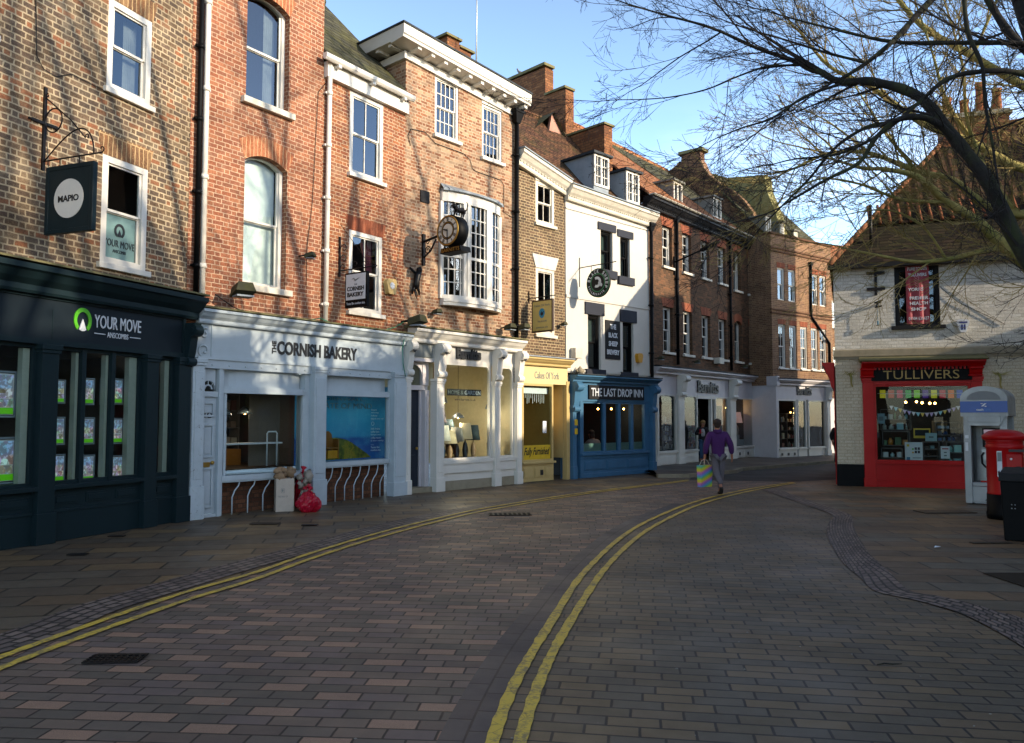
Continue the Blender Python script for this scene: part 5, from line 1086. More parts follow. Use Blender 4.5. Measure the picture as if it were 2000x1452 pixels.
def dormer(root, fac, fl, fr, ft, fb_, z0, k, cheek, white, cols=2, rows=3, top=None, d=None):
    """dormer whose window face is seen at the given pixels, standing on roof plane z = z0 + k*y"""
    y = d or 0.0
    if d is None:
        for it in range(60):
            zz = fac.q(fl, fb_, y)[1]; y += ((zz - z0) / k - y) * 0.4
    x0, x1, za, zb = fac.rect(fl, fr, ft, fb_, y); yb = (zb - z0) / k + .1
    mb = MB(); zr = min(z0 + k * y - .05, za); mb.add([(x0, y, zr), (x0, y, zb), (x0, yb, zb)], [[0, 1, 2]]); mb.add([(x1, y, zr), (x1, y, zb), (x1, yb, zb)], [[0, 2, 1]]); mb.quad((x0, y, zr), (x1, y, zr), (x1, y, za), (x0, y, za))
    mb.quad((x0, y, za - .15), (x0, y, za), (x0, yb, zb), (x0, yb, za - .15)) if False else None
    ch = mb.build('dormer', cheek, root)
    MB().box(x0 - .10, x1 + .10, y - .12, yb, zb, zb + .07).build('dormer_roof', M['darklead'] if white is M['white'] else cheek, ch)
    o = (x0, x1, za, zb); fr_ = MB(); t_ = .07
    frame(fr_, x0, x1, za, zb, y - .04, y + .06, t_); xm = (x0 + x1) / 2; fr_.box(xm - .04, xm + .04, y - .03, y + .05, za, zb)
    for (a, b) in ((x0 + t_, xm - .04), (xm + .04, x1 - t_)):
        for c_ in range(1, cols): fr_.box(a + (b - a) * c_ / cols - .011, a + (b - a) * c_ / cols + .011, y - .01, y + .02, za, zb)
        for r_ in range(1, rows): fr_.box(a, b, y - .01, y + .02, za + (zb - za) * r_ / rows - .011, za + (zb - za) * r_ / rows + .011)
    fr_.build('window_frame', white, ch); g = MB(); g.quad((x0, y + .03, za), (x1, y + .03, za), (x1, y + .03, zb), (x0, y + .03, zb)); g.build('pane', M['pane'], ch)
    MB().quad((x0, y + .3, za), (x1, y + .3, za), (x1, y + .3, zb), (x0, y + .3, zb)).__class__
    return y
dormer(h, f, 1159, 1188, 300, 362, 8.15, 1.05, M['lead'], M['white'], d=.25); dormer(h, f, 1221.5, 1247, 333, 394, 8.15, 1.05, M['lead'], M['white'], d=.25)
# stepped gable chimney between houses 5 and 6
t = thing('chimney_wall', 'stepped orange brick chimney wall climbing behind the two white dormers', 'chimney', f, (L5 - .5, 0, 7.5))
mb = MB(); th = .42
def Zs(px, py): return f.side(px, py, L5 - .5)
y1, z1_ = Zs(1180, 243); y2, z2_ = Zs(1105, 243); y3, z3_ = Zs(1065, 185); y4, z4_ = Zs(1000, 150)
b_ = 7.5
mb.prof([(y1, 8.5 - b_), (y1, z1_ - b_), (y2, z1_ - b_), (y2, z3_ - b_ - .1), (y3, z3_ - b_), (y3, z4_ - b_ - .2), (y4 + 1.5, z4_ - b_ - .1), (y4 + 1.5, 8.5 - b_)], 0, th)
mb.build('stack', M['brickc'], t)
mb = MB(); mb.box(-.06, th + .06, y1 - .06, y2 + .0, z1_ - b_, z1_ - b_ + .07); mb.box(-.06, th + .06, y2 - .02, y3, z3_ - b_ - .05, z3_ - b_ + .03); mb.box(-.06, th + .06, y3 - .02, y4 + 1.5, z4_ - b_ - .12, z4_ - b_ - .02); mb.build('cap', M['mossstone'], t)
# pigeon
def pigeon(label, pos):
    t = thing('pigeon', label, 'pigeon', None, pos); mb = MB(); mb.tube([(.16, 0, -.02), (.06, 0, .03), (-.04, 0, .06), (-.10, 0, .12), (-.11, 0, .17)], [.015, .05, .06, .035, .03], 8); mb.ball((-.12, 0, .185), .03, 8, 6); mb.tube([(-.14, 0, .185), (-.17, 0, .175)], [.008, .002], 5)
    for y in (-.02, .02): mb.tube([(-.02, y, .02), (-.02, y, -.06)], .006, 5)
    mb.build('body', plain('pigeon_grey', '#5f5f66', .7), t)
pigeon('grey pigeon perched on the highest chimney wall', f.w(L5 - .3, (y3 + y4) / 2 + .6, z4_ + .08))
# pub signs
x, z = f.q(1131.6, 524, d5)
t = thing('hanging_sign', 'round black hanging sign with green ring lettered around its rim', 'sign', f, (x, d5, 0))
mb = MB(); mb.tube([(0, 0, z - .55), (0, 0, z + .30)], .018, 6); mb.tube([(0, .0, z), (0, -1.35, z)], .014, 6); mb.tube([(0, -.45, z), (0, -.45, z - .22)], .008, 5); mb.tube([(0, -.9, z), (0, -.9, z - .22)], .008, 5); mb.build('bracket', M['iron'], t)
cy, cz, rr = -.72, z - .52, .41; b = MB(); b.prof([(cy + rr * math.cos(R(a)), cz + rr * math.sin(R(a))) for a in range(0, 360, 10)], -.04, .04); sb = b.build('sign_board', M['blackmatt'], t)
mb = MB(); yz_ring(mb, cy, cz, rr * .58, rr * .66, -.048, -.042); yz_ring(mb, cy, cz, rr * .97, rr * 1.0, -.048, -.042); mb.build('green_ring', plain('sign_green', '#176a45', .4), sb)
def arc_text(parent, s_, cy, cz, r, a0, a1, hgt, x, mat):
    n = len(s_)
    for i, c in enumerate(s_):
        if c == ' ': continue
        a = R(a0 + (a1 - a0) * (i / max(n - 1, 1))); flip = a1 > a0
        o = text(parent, c, -hgt * .32, hgt * .32, -hgt / 2, hgt / 2, 0, mat, .004, .03)
        for v in o.data.vertices:
            u, v_ = v.co.x, v.co.z
            if flip: u, v_ = -u, -v_
            ry, rz = (r + v_) * math.cos(a) + u * math.sin(a), (r + v_) * math.sin(a) - u * math.cos(a)
            v.co = (x + v.co.y, cy - ry, cz + rz)
arc_text(sb, 'BLACK SHEEP', cy, cz, rr * .80, 165, -25, .10, -.043, M['wtext']); arc_text(sb, 'COLLIERGATE', cy, cz, rr * .80, 195, 310, .06, -.043, M['wtext'])
mb = MB(); yz_ring(mb, cy + .03, cz + .02, rr * .2, rr * .38, -.05, -.043, 20, 60, 300)
mb.prof([(cy - .07 + .05 * math.cos(R(a)), cz - .02 + .07 * math.sin(R(a))) for a in range(0, 360, 30)], -.05, -.043); mb.prof([(cy - .13 + .035 * math.cos(R(a)), cz - .07 + .05 * math.sin(R(a))) for a in range(0, 360, 30)], -.05, -.043); mb.build('sheep_motif', M['wtext'], sb)
x0, x1, z0, z1 = f.rect(1181.5, 1210, 625, 701, d5)
t = thing('wall_sign', 'tall black painted board with white lettering between the lower white-house windows', 'sign', f, (x0, d5, z0)); w_, hh = x1 - x0, z1 - z0
bo = MB().box(0, w_, -.03, .0, 0, hh).build('sign_board', M['blackmatt'], t)
for i, s_ in enumerate(('THE', 'BLACK', 'SHEEP', 'BREWERY')):
    ww = w_ * (.40, .62, .62, .85)[i]; zc = hh * (.84 - .22 * i); text(bo, s_, (w_ - ww) / 2, (w_ + ww) / 2, zc - hh * .065, zc + hh * .065, -.031, M['wtext'], .006, bold=.03)
# pub front
s = thing('shopfront', 'steel blue pub front with a long black name board', 'shopfront', f, (0, 0, 0))
cornice(s, M['pubblue'], .03, L5 + .12, 2.92, .20, .28, capmat=M['darklead'])
MB().box(.05, L5 - .02, -.02, .12, 2.18, 2.74).build('fascia', M['pubblue'], s)
nb0, nb1 = X(1150, 766, -.05), X(1257, 766, -.05); nb = MB().box(nb0, nb1, -.07, -.02, 2.25, 2.65).build('name_board', M['blackmatt'], s)
text(nb, 'THE LAST DROP INN', nb0 + .08, nb1 - .08, 2.33, 2.57, -.071, M['wtext'], .01, bold=.01)
pilaster(s, M['pubblue'], X(1270), L5 - .02, 0, 2.05, proj=.1, plinth=.35); console(s, M['pubblue'], X(1268), L5 - .0, 1.85, 2.72, .25)
pilaster(s, M['pubblue'], .03, X(1121), 0, 2.05, proj=.1, plinth=.35); console(s, M['pubblue'], .03, .28, 1.85, 2.72, .25)
gx = [X(1138), X(1182), X(1211), X(1236), X(1262)]
zs = .69; mb = MB(); mb.box(gx[0] - .08, gx[-1] + .1, 0, .14, 0.02, zs - .06); mb.box(gx[0] - .10, gx[-1] + .1, -.08, .2, zs - .06, zs); mb.box(gx[0] - .08, gx[-1] + .1, -.03, .1, zs - .14, zs - .10); panels(mb, gx[0], gx[-1], .15, zs - .16, 3, 0); mb.box(gx[0] - .09, gx[-1] + .1, -.03, .1, 0.004, .12)
mb.box(gx[-1], X(1270), .0, .14, zs, 2.18); mb.box(gx[0] - .12, gx[0], -.02, .14, 0.002, 2.18)
for i in range(4): frame(mb, gx[i], gx[i + 1], zs, 2.18, .01, .12, .055)
mb.box(.05, X(1121), .3, .4, 0, 2.18)
mb.build('window_frame', M['pubblue'], s, .004)
for i in range(4): glazing(s, gx[i] + .04, gx[i + 1] - .04, zs, 2.15, .07)
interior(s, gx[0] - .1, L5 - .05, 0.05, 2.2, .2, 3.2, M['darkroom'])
dr = MB(); a, b = X(1121), gx[0] - .12; dr.box(a, b, .10, .15, 0.03, .95); dr.box(a, a + .05, .10, .15, .95, 2.0); dr.box(b - .05, b, .10, .15, .95, 2.0); dr.box(a, b, .10, .15, 2.0, 2.18); dd = dr.build('door', M['pubblue'], s)
g = MB(); g.quad((a, .13, .95), (b, .13, .95), (b, .13, 2.0), (a, .13, 2.0)); g.build('pane', M['shopglass'], dd)
mb = MB(); [mb.box(gx[i] + .05, gx[i + 1] - .05, .11, .12, zs + .02, zs + .28) for i in (0, 1, 2, 3)]; mb.build('half_curtain', plain('pale_green_panel', '#5f7f78', .7), s)
mb = MB(); [mb.box(.08, .2, -.125, -.115, z_, z_ + .16) for z_ in (1.25, 1.5)]; mb.build('menu_card', M['yellow'], s)
for px, lb in ((1168, 'left glowing bare bulb in the pub window'), (1194, 'middle glowing bare bulb in the pub window'), (1218, 'right glowing bare bulb in the pub window')):
    x, z = f.q(px, 799, .8); bulb(x, .8, z, f, lb, 3.0, r=.03, cable=.4)
tb = thing('pub_table', 'dim wooden table just inside the pub window', 'table', f, (gx[0] + .75, .9, .05)); MB().box(-.35, .35, -.3, .3, .70, .74).build('table_top', M['wood'], tb)
for a in (-.3, .3):
    for b in (-.25, .25): MB().box(a - .03, a + .03, b - .03, b + .03, 0, .70).build('leg', M['wood'], tb)
pipe('black drainpipe with a lantern-shaped hopper at the right edge of the white house', f, [(L5 + .02, .02, f.q(1277, 450)[1]), (L5 - .02, .02, 0.1)], .055, M['black'], hopper=True, clamps=5, hs=.8)
# ---- house 6, dark brick terrace, and its shopfront
f = FB[6]; L6 = f.L; X = lambda px, py=850, d=0: f.q(px, py, d)[0]
h = thing('brick_terrace', 'long dark chocolate brick terrace with orange brick arches and two roof dormers', 'house', f, (0, 0, 0))
def col(px, yt1, yb1, yt2, yb2, w_=.72):
    x0, _, za, zb = f.rect(px, px + 15, yt1, yb1, .1); _, _, zc, zd = f.rect(px, px + 15, yt2, yb2, .1); return x0, x0 + w_, (za, zb), (zc, zd)
cols6 = [(1293, 437, 519, 592, 687, 0), (1332, 451, 533, 601, 693, 0), (1368.5, 466, 546, 612, 699, 0), (1401.5, 481, 554, 620, 703, 0), (1432, 489, 569, 625, 713, .14), (1460, 499, 574, 631, 717, .14)]
up, lo = [], []
for (px, a, b, c, d, r_) in cols6:
    x0, x1, u, l_ = col(px, a, b, c, d); up.append((x0, x1, 7.05 if r_ == 0 else 6.95, 8.5 if r_ == 0 else 8.62, r_)); lo.append((x0, x1, 4.02, 5.62 if r_ == 0 else 5.70, r_))
shell(h, M['brick6'], -.35, L6 + .1, 9.0, .1, 6, up + lo, z0=3.2, rev=.24)
for o in up + lo:
    if o[4]: sash(h, o, .1, 1, 1, 1, mat=M['oldwhite'], sillmat=M['oldwhite'], fw=.05, inset=.14); arch(h, o, .1, .3, M['rub'], rise=.14, flare=.08, name='arch_lintel')
    else: sash(h, o, .1, 2, 2, 2, mat=M['white'], sillmat=M['oldwhite'], fw=.05, inset=.12); arch(h, o, .1, .30, M['rub'], flare=.12)
cornice(h, M['blackmatt'], -.35, L6 + .35, 9.22, .36, .34, y=.1, dent=.02, dw=.06)
MB().prof([(-.28, 9.24), (-.33, 9.27), (-.32, 9.29), (-.1, 9.29), (-.1, 9.24)], -.35, L6 + .35).build('gutter', M['oldwhite'], h)
rf = roof(h, M['tile_red'], -.35, L6 + .1, 9.35, 3.9, 4.4, 0.0, over=.12)
# mossy repaired half of the roof nearest the curved gable
mb = MB(); mb.quad((5.0, 1.62, 9.45 + 1.44), (9.3, .0, 9.45), (9.36, 4.35, 9.45 + 3.856), (3.2, 4.35, 9.45 + 3.856)); mb.build('mossy_slope', M['slate'], rf)
dormer(h, f, 1314, 1331, 353, 397, 9.35, .886, M['greycem'], M['oldwhite'], cols=1, rows=1, d=.5); dormer(h, f, 1391, 1407, 385, 424, 9.35, .886, M['greycem'], M['oldwhite'], cols=1, rows=1, d=.5)
# curved party gable between houses 6 and 7
t = thing('curved_gable', 'brick party gable with swept curved shoulders and a stone-capped chimney on top', 'gable', f, (L6 + .1, 0, 8.5))
R_ = [(1478, 466), (1477, 440), (1468, 415), (1450, 392), (1430, 374), (1405, 360), (1385, 345), (1374, 330), (1368, 315)]
pr = [f.side(px, py, L6 + .1) for px, py in R_]; pr = [(max(y, .0), z) for y, z in pr]; yl = pr[-1][0]; top = 13.95
left = [(3.66, 13.62), (3.85, 13.45), (4.1, 13.32), (4.45, 13.2), (5.0, 12.8), (5.6, 12.1), (6.1, 11.2), (6.3, 10.2)]
outl = [(0, 8.6)] + pr + [(yl, top), (3.62, top)] + left + [(6.3, 8.6)]
mb = MB(); o_ = [(y, z - 8.5) for y, z in outl]; 
mb.prof(o_, 0, .45); mb.build('gable_wall', brick('gable_brick', ['#6b4a36', '#7a563e', '#5c4030', '#86644a', '#4f382c'], '#7a6048', soot=.25, sootc='#3a3018'), t)
mb = MB(); 
def ribbon(mb, pts, x0, x1, w_, h_):
    for i in range(len(pts) - 1):
        (a, b), (c, d) = pts[i], pts[i + 1]; mb.add([(x0, a, b), (x1, a, b), (x1, c, d), (x0, c, d), (x0, a - w_, b + h_), (x1, a - w_, b + h_), (x1, c - w_, d + h_), (x0, c - w_, d + h_)], [[0, 1, 5, 4], [4, 5, 6, 7], [1, 2, 6, 5], [0, 4, 7, 3], [3, 7, 6, 2]])
ribbon(mb, [(y, z - 8.5) for y, z in pr], -.05, .50, .05, .04); mb.build('coping', M['brick7'], t); mb = MB(); ribbon(mb, [(y, z - 8.5) for y, z in left], -.05, .50, -.05, .05); mb.build('coping', M['brick7'], t)
MB().box(-.1, .55, yl - .15, 3.75, top - 8.5, top - 8.5 + .14).build('cap', M['mossstone'], t)
# pipes and lamps on house 6
a = f.q(1324, 600, .02); pipe('black drainpipe beside the second window column of the dark terrace', f, [(a[0], .02, 8.75), (a[0] - .03, .02, 3.6)], .055, M['black'], hopper=True, clamps=4, hs=.7)
a = f.q(1427.5, 600, .02); pipe('black drainpipe left of the arched windows of the dark terrace', f, [(a[0], .02, 8.75), (a[0] - .03, .02, 3.6)], .055, M['black'], hopper=True, clamps=4, hs=.7)
x, z = f.q(1321, 512, 0); t = thing('street_lamp', 'black wall-mounted street lamp on a slanting arm from the dark terrace', 'street lamp', f, (x, .1, z)); mb = MB(); mb.box(-.05, .05, -.06, 0, -.45, .2); mb.tube([(0, -.05, 0), (.1, -1.1, .34)], .03, 6); mb.build('arm', M['black'], t)
mb = MB(); mb.tube([(.09, -1.0, .31), (.12, -1.25, .40), (.17, -1.7, .56)], [.06, .10, .05], 8); mb.build('lamp_head', M['black'], t)
# shopfront 6
s = thing('shopfront', 'long white shopfront with two scroll brackets, black shop name and four display windows', 'shopfront', f, (0, 0, 0))
ct6 = 3.45
cornice(s, M['lilac'], .0, L6 - .05, ct6, .24, .30, capmat=M['darklead'])
MB().box(.02, L6 - .1, 0.02, .14, 2.5, 3.25).build('fascia', M['lilac'], s)
P_ = [(X(1279), X(1284)), (X(1322), X(1334)), (X(1424), X(1435)), (X(1482), X(1487))]
z_w = f.q(1436, 776)[1]; z_t = 2.52
for i, (a, b) in enumerate(P_): pilaster(s, M['white'], a, b, 0, z_t, proj=.08, plinth=.3)
for i in (1, 2): console(s, M['white'], P_[i][0] + .05, P_[i][1] - .05, 2.45, 3.24, .35)
ws = [(P_[0][1], P_[1][0]), (P_[1][1], X(1364)), (X(1399, d=0), P_[2][0]), (P_[2][1], P_[3][0])]
zs = .52; mb = MB()
for i, (a, b) in enumerate(ws):
    frame(mb, a, b, zs, z_t, .01, .1, .05); mb.box(a, b, 0, .12, 0.03, zs - .03); mb.box(a, b, -.05, .12, zs - .03, zs + .03); panels(mb, a, b, .06, zs - .08, 3 if i == 3 else 1, 0, m=.04)
    for sx_, x0_ in ((1, a + .05), (-1, b - .05)):
        mb.plate([(x0_, z_t - .05), (x0_ + sx_ * .14, z_t - .05), (x0_ + sx_ * .04, z_t - .09), (x0_, z_t - .2)][::sx_], .02, .09)
mb.box(ws[1][1], ws[2][0], .0, .14, z_t - .1, z_t + .02); mb.box(X(1390), X(1390) + .10, .0, .12, 0, z_t)
mb.build('window_frame', M['white'], s, .003)
for a, b in ws: glazing(s, a + .03, b - .03, zs, z_t, .06)
vb = MB(); a, b = ws[3]
for i in range(3): vb.box(a + (b - a) * (i + .5) / 3 - .06, a + (b - a) * (i + .5) / 3 + .06, -.04, -.02, .2, .32)
vb.build('floor_vent', M['btext'], s)
interior(s, .05, L6 - .15, .03, 2.6, .2, 3.4, plain('dim_grey_wall', '#3a3734', .9))
bx0, bz0, bz1 = X(1362, 760), f.q(1362, 767)[1], f.q(1362, 743)[1]; text(s, 'Barnitts', bx0, X(1402, 760), bz0, bz1, 0, M['btext'], .04, bold=.02)
text(s, 'TUCKER MITCHELL', X(1292), X(1352), 2.28, 2.42, .18, M['gtext'], .003)
def stuff_shelf(fac, x0, x1, y, z0, z1, rows, label, n=7, seed=1, cat='shelf', cols=None, g=None):
    """goods shelf: boards with separate boxes and bottles standing on it"""
    rnd = random.Random(seed); t = thing('goods_shelf', label, cat, fac, (x0, y, z0), group=g); W_ = x1 - x0; H_ = z1 - z0
    mb = MB(); mb.box(0, .02, 0, .3, 0, H_); mb.box(W_ - .02, W_, 0, .3, 0, H_)
    for r in range(rows + 1): mb.box(.02, W_ - .02, 0, .3, H_ * r / rows - .01, H_ * r / rows + .01)
    mb.build('shelf_board', M['roomgrey'], t); cols = cols or ['#3c6a5a', '#8a5a30', '#90908a', '#2a4a6a', '#7a2a2a', '#b0a888', '#44602a']
    for r in range(rows):
        x = .05
        while x < W_ - .12:
            w_ = rnd.uniform(.06, .16); hh = rnd.uniform(.35, .85) * H_ / rows; c = rnd.choice(cols); key = 'goods' + c
            if key not in M: M[key] = plain('goods_' + c.strip('#'), c, .4)
            mb = MB(); zb = H_ * r / rows + .011
            if rnd.random() < .5: mb.box(x, x + w_, .05, .2, zb, zb + hh * .8)
            else: mb.lathe([(w_ * .4, 0), (w_ * .42, hh * .5), (w_ * .2, hh * .65), (w_ * .18, hh * .8)], (x + w_ / 2, .12, zb), 10)
            mb.build('goods', M[key], t); x += w_ + rnd.uniform(.015, .05)
    return t
stuff_shelf(FB[2], wa[1] - .95, wa[1] - .1, 1.9, .8, 2.2, 4, 'dim wall shelves of cups and jars at the back of the bakery', seed=55, cols=['#8a8078', '#6a5a50', '#a09888', '#50302a'])
stuff_shelf(f, ws[0][0] + .05, ws[0][1] - .05, .5, .55, 2.2, 4, 'shelves of garden goods behind the first window of the long white shopfront', seed=3, cols=['#3c6a3a', '#5a7a30', '#b0b0aa', '#3a7a9a', '#8a4a2a', '#2a4a2a'])
stuff_shelf(f, ws[1][0] + .1, ws[1][1] - .05, .9, .55, 2.2, 5, 'tall shelves of dark goods behind the second window of the long white shopfront', seed=5, cols=['#1a2430', '#2a3440', '#55606a', '#22282c'])
stuff_shelf(f, ws[1][1] + .4, ws[2][0] - .1, 1.6, .1, 2.3, 5, 'tall bright goods shelves seen through the open doorway of the long shop', seed=7, cols=['#b0b0aa', '#8a3a2a', '#303a5a', '#a08a50', '#6a6a6a'])
stuff_shelf(f, ws[2][0] + .1, ws[2][1] - .1, 1.2, .55, 2.1, 4, 'goods shelves between the shop doorway and the right scroll bracket', seed=9)
x0_ = ws[3][0]
stuff_shelf(f, x0_ + .1, x0_ + .8, .9, .55, 2.2, 4, 'dim shelves at the left of the chandelier window', seed=11, cols=['#4a3a2a', '#2a2a2a', '#6a5a3a'])
MB().box(x0_ + .9, ws[3][1], 1.3, 1.34, .1, 2.6).build('room_divider', plain('divider_grey', '#8a8684', .8), s)
for i in range(5): bulb(x0_ + 1.25 + .16 * i, .9, 2.13, f, '%s glowing bulb of the row in the chandelier window' % ('first', 'second', 'third', 'fourth', 'fifth')[i], .35, r=.035, cable=.3, group='bulbs in the chandelier window')
table_lamp(x0_ + 1.75, .7, .95, .8, .22, plain('shade_pink', '#a8807a', .8, emit=.3), bs[3], 'pink shade lamp in the chandelier window', fac=f, g=None)
t = thing('display_block', 'pale stepped display blocks in the chandelier window', 'display block', f, (x0_ + 1.2, .5, .55)); MB().box(0, .4, 0, .4, 0, .45).build('block', M['wtext'], t); MB().box(.42, .95, 0, .4, 0, .25).build('block', M['wtext'], t)
t = thing('vacuum_cleaner', 'dark blue upright garment on a stand in the second display window', 'garment', f, (ws[1][0] + .45, .5, .55)); MB().lathe([(.1, 0), (.12, .02), (.02, .05), (.02, .4), (.18, .45), (.2, .8), (.12, 1.15), (.05, 1.25)], (0, 0, 0), 12).build('jacket', M['blackcloth'], t)
t.name = 'garment_stand'

# ---- house 7
f = FB[7]; L7 = f.L; X = lambda px, py=850, d=0: f.q(px, py, d)[0]
h = thing('brick_house', 'mixed tan brick house with a plain parapet, last in the row before the corner', 'house', f, (0, 0, 0))
def o7(px, yt, yb, w_=.5, d=.0): x0, _, za, zb = f.rect(px, px + 10, yt, yb, d); return (x0, x0 + w_, za, zb, 0)
up = [o7(1519, 520, 582), o7(1540, 527, 587.5), o7(1584, 544, 602.5), o7(1600.5, 552.5, 607.5)]
lo = [o7(1520, 632, 721), o7(1541.5, 637, 723.5), o7(1563, 642, 726.6), o7(1584, 648, 730), o7(1601, 653, 732)]
up = [(a, b, 6.62, 7.98, 0) for a, b, _, _, _ in up]; lo = [(a, b, 3.78, 5.6, 0) for a, b, _, _, _ in lo]
up[0] = (lo[0][0], lo[0][1], 6.62, 7.98, 0); up[1] = (lo[1][0], lo[1][1], 6.62, 7.98, 0)
bl = (lo[2][0] - .05, lo[2][1] + .1, 6.6, 8.1, 0)
shell(h, M['brick7'], -.05, L7 + .15, 9.35, 0, 9, up + lo, z0=3.05, rev=.18)
for o in up + lo: sash(h, o, 0, 2 if o in lo else 1, 2 if o in lo else 1, 2 if o in lo else 1, mat=M['white'], fw=.05, inset=.04, sill=o in lo, bar=.018, sillh=.06); arch(h, o, 0, .22, M['rub'], flare=.05, proud=.008)
MB().box(bl[0], bl[1], -.012, .02, bl[2], bl[3]).build('blind_window', M['brick7'], h)
db_ = paint('dark_brick_band', '#5f4230', .9, .4)
for zz in (6.02, 6.16, 8.62, 8.75): MB().box(-.10, L7 + .2, -.05, .06, zz, zz + .06).build('string_course', db_, h)
MB().box(-.1, L7 + .2, -.06, .35, 9.35, 9.43).build('coping', db_, h)
arch_ = MB(); arch_.box(-.055, .0, -.004, 1.2, 3.3, 9.3); arch_.build('corner_pier', M['brick7'], h)
roof(h, M['slate'], .45, L7 + .1, 9.3, 3.6, 3.6, .35, over=0)
for (l_, r_, t_, b_) in ((1494, 1504.5, 422, 452), (1522, 1530, 435, 460), (1549, 1556, 452, 474)): dormer(h, f, l_, r_, t_, b_, 9.1, 1.0, M['greycem'], M['oldwhite'], cols=1, rows=2, d=.45)
t = thing('mossy_gable', 'mossy rendered gable wall with a broad square chimney, beyond the curved brick gable', 'gable', f, (1.5, .3, 9.0))
ys = [f.side(px, py, 1.5) for px, py in ((1515, 415), (1497, 372), (1493, 342), (1432, 344))]; ys = [(y - .3, z - 9.0) for y, z in ys]
mb = MB(); mb.prof([(0.1, 0), (max(ys[0][0], .15), ys[0][1]), ys[1], ys[2], (ys[3][0] + .3, ys[3][1]), (ys[3][0] + .3, ys[1][1] - .3), (ys[3][0] + 2.2, 1), (ys[3][0] + 2.2, 0)], 0, .5); mb.build('gable_wall', M['slatey'], t)
pipe('slanting black drainpipe kinking across the tan brick house', f, [(f.q(1581, 510)[0], -.06, 8.3), (f.q(1582, 607)[0], -.06, 6.1), (f.q(1620, 655)[0] - .1, -.06, 5.0), (f.q(1620, 655)[0] - .1, -.06, 3.5)], .05, M['black'], hopper=True, hs=.6)
s = thing('shopfront', 'farther white shopfront with black shop name beside the corner, big blank pier on its left', 'shopfront', f, (0, 0, 0))
cornice(s, M['lilac'], .0, L7, 3.32, .26, .28, capmat=M['darklead']); MB().box(.02, L7, 0, .12, 2.48, 3.07).build('fascia', M['lilac'], s)
MB().box(-.02, .10, -.12, 1.5, 0.002, 3.3).build('blank_pier', M['lilac'], s)
MB().box(-.06, .12, -.2, .3, 3.02, 3.42).build('pier_cap', M['lilac'], s)
ws = [(X(1520.6), X(1557)), (X(1559), X(1576)), (X(1580), X(1614))]
mb = MB(); zs = .42
for i, (a, b) in enumerate(ws): frame(mb, a, b, zs, 2.48, .0, .1, .06); mb.box(a, b, -.0, .1, 0.03, zs - .03); mb.box(a, b, -.05, .1, zs - .03, zs + .02)
mb.build('window_frame', M['white'], s)
for a, b in ws: glazing(s, a + .03, b - .03, zs, 2.45, .05)
vb = MB(); a, b = ws[0]
for i in range(3): vb.box(a + (b - a) * (i + .5) / 3 - .05, a + (b - a) * (i + .5) / 3 + .05, -.03, -.01, .15, .26)
vb.build('floor_vent', M['btext'], s)
for px0, px1 in ((1613, 1620),): pilaster(s, M['white'], X(px0), X(px1), 0, 2.48, proj=.08)
console(s, M['white'], X(1614), X(1620), 2.45, 3.06, .3)
interior(s, .3, L7 - .1, .02, 2.5, .2, 3, plain('dim_brown_wall', '#35302b', .9)); text(s, 'Barnitts', X(1556, 765), X(1584, 765), f.q(1556, 772)[1], f.q(1556, 754)[1], 0, M['btext'], .04, bold=.02)
for i, (a, b) in enumerate(ws): stuff_shelf(f, a + .08, b - .08, .7 + .2 * i, .44, 1.9, 4, ('goods shelves in the left', 'goods shelves in the narrow middle', 'goods shelves in the right')[i] + ' window of the farther white shopfront', seed=20 + i)
for k, (px, py) in enumerate(((1551, 798), (1544, 806), (1551, 807))): x, z = f.q(px, py, .9); bulb(x, .9, z, f, ('upper', 'lower left', 'lower right')[k] + ' of three bulbs in the farther white shopfront', .3, cable=.3, group='bulbs in the farther shopfront')
# buildings closing the street beyond
hb = thing('brick_house', 'sliver of a farther brick house past the end of the row', 'house', None, (15.0, 38.6, 0), .35)
shell(hb, M['brick7'], 0, 9, 8.2, 0, 8, [(.5, 1.2, 3.6, 5.2, 0), (.5, 1.2, 6.2, 7.5, 0), (2.5, 3.2, 3.6, 5.2, 0)], z0=2.7)
sash(hb, (.5, 1.2, 3.6, 5.2, 0), 0, 2, 2, 2); sash(hb, (.5, 1.2, 6.2, 7.5, 0), 0, 2, 1, 1); sash(hb, (2.5, 3.2, 3.6, 5.2, 0), 0, 2, 2, 2)
MB().box(0, 9, .1, 8, 0, 2.7).build('ground_floor', M['lilac'], hb); roof(hb, M['tile_red'], 0, 9, 8.2, 3, 4)

# ================================================================== the corner shop on the right
f = FB[8]; X = lambda px, py=850, d=0: f.q(px, py, d)[0]; TW = 13.0; TD = 6.6; TE = 5.55
h = thing('corner_building', 'low white painted brick corner building with a steep dark pantile roof', 'house', f, (0, 0, 0))
wo_ = (f.q(1747, 560)[0], f.q(1835, 560)[0], 3.98, 5.46, 0); sw = (X(1708.5), X(1900), .62, 2.68, 0)
mb = MB(); wall(mb, .0, TW, 3.40, TE, 0, [wo_], .2); mb.quad((0, 0, 3.3), (.48, TD, 3.3), (.48, TD, TE), (0, 0, TE)); mb.quad((.48, TD, 0), (.48, TD, TE), (TW, TD, TE), (TW, TD, 0)); mb.quad((TW, 0, 0), (TW, 0, TE), (TW, TD, TE), (TW, TD, 0)); mb.build('wall', M['wbrick'], h)
mb = MB(); wall(mb, .0, TW, .55, 3.2, 0, [sw], .2); mb.quad((0, 0, 0), (.48, TD, 0), (.48, TD, 3.3), (0, 0, 3.3)); mb.build('lower_wall', M['cbrick'], h)
MB().box(-.012, X(1687), -.014, .1, 0, .55).build('plinth', M['black'], h); MB().box(X(1925), TW, -.014, .1, 0, .55).build('plinth', M['black'], h)
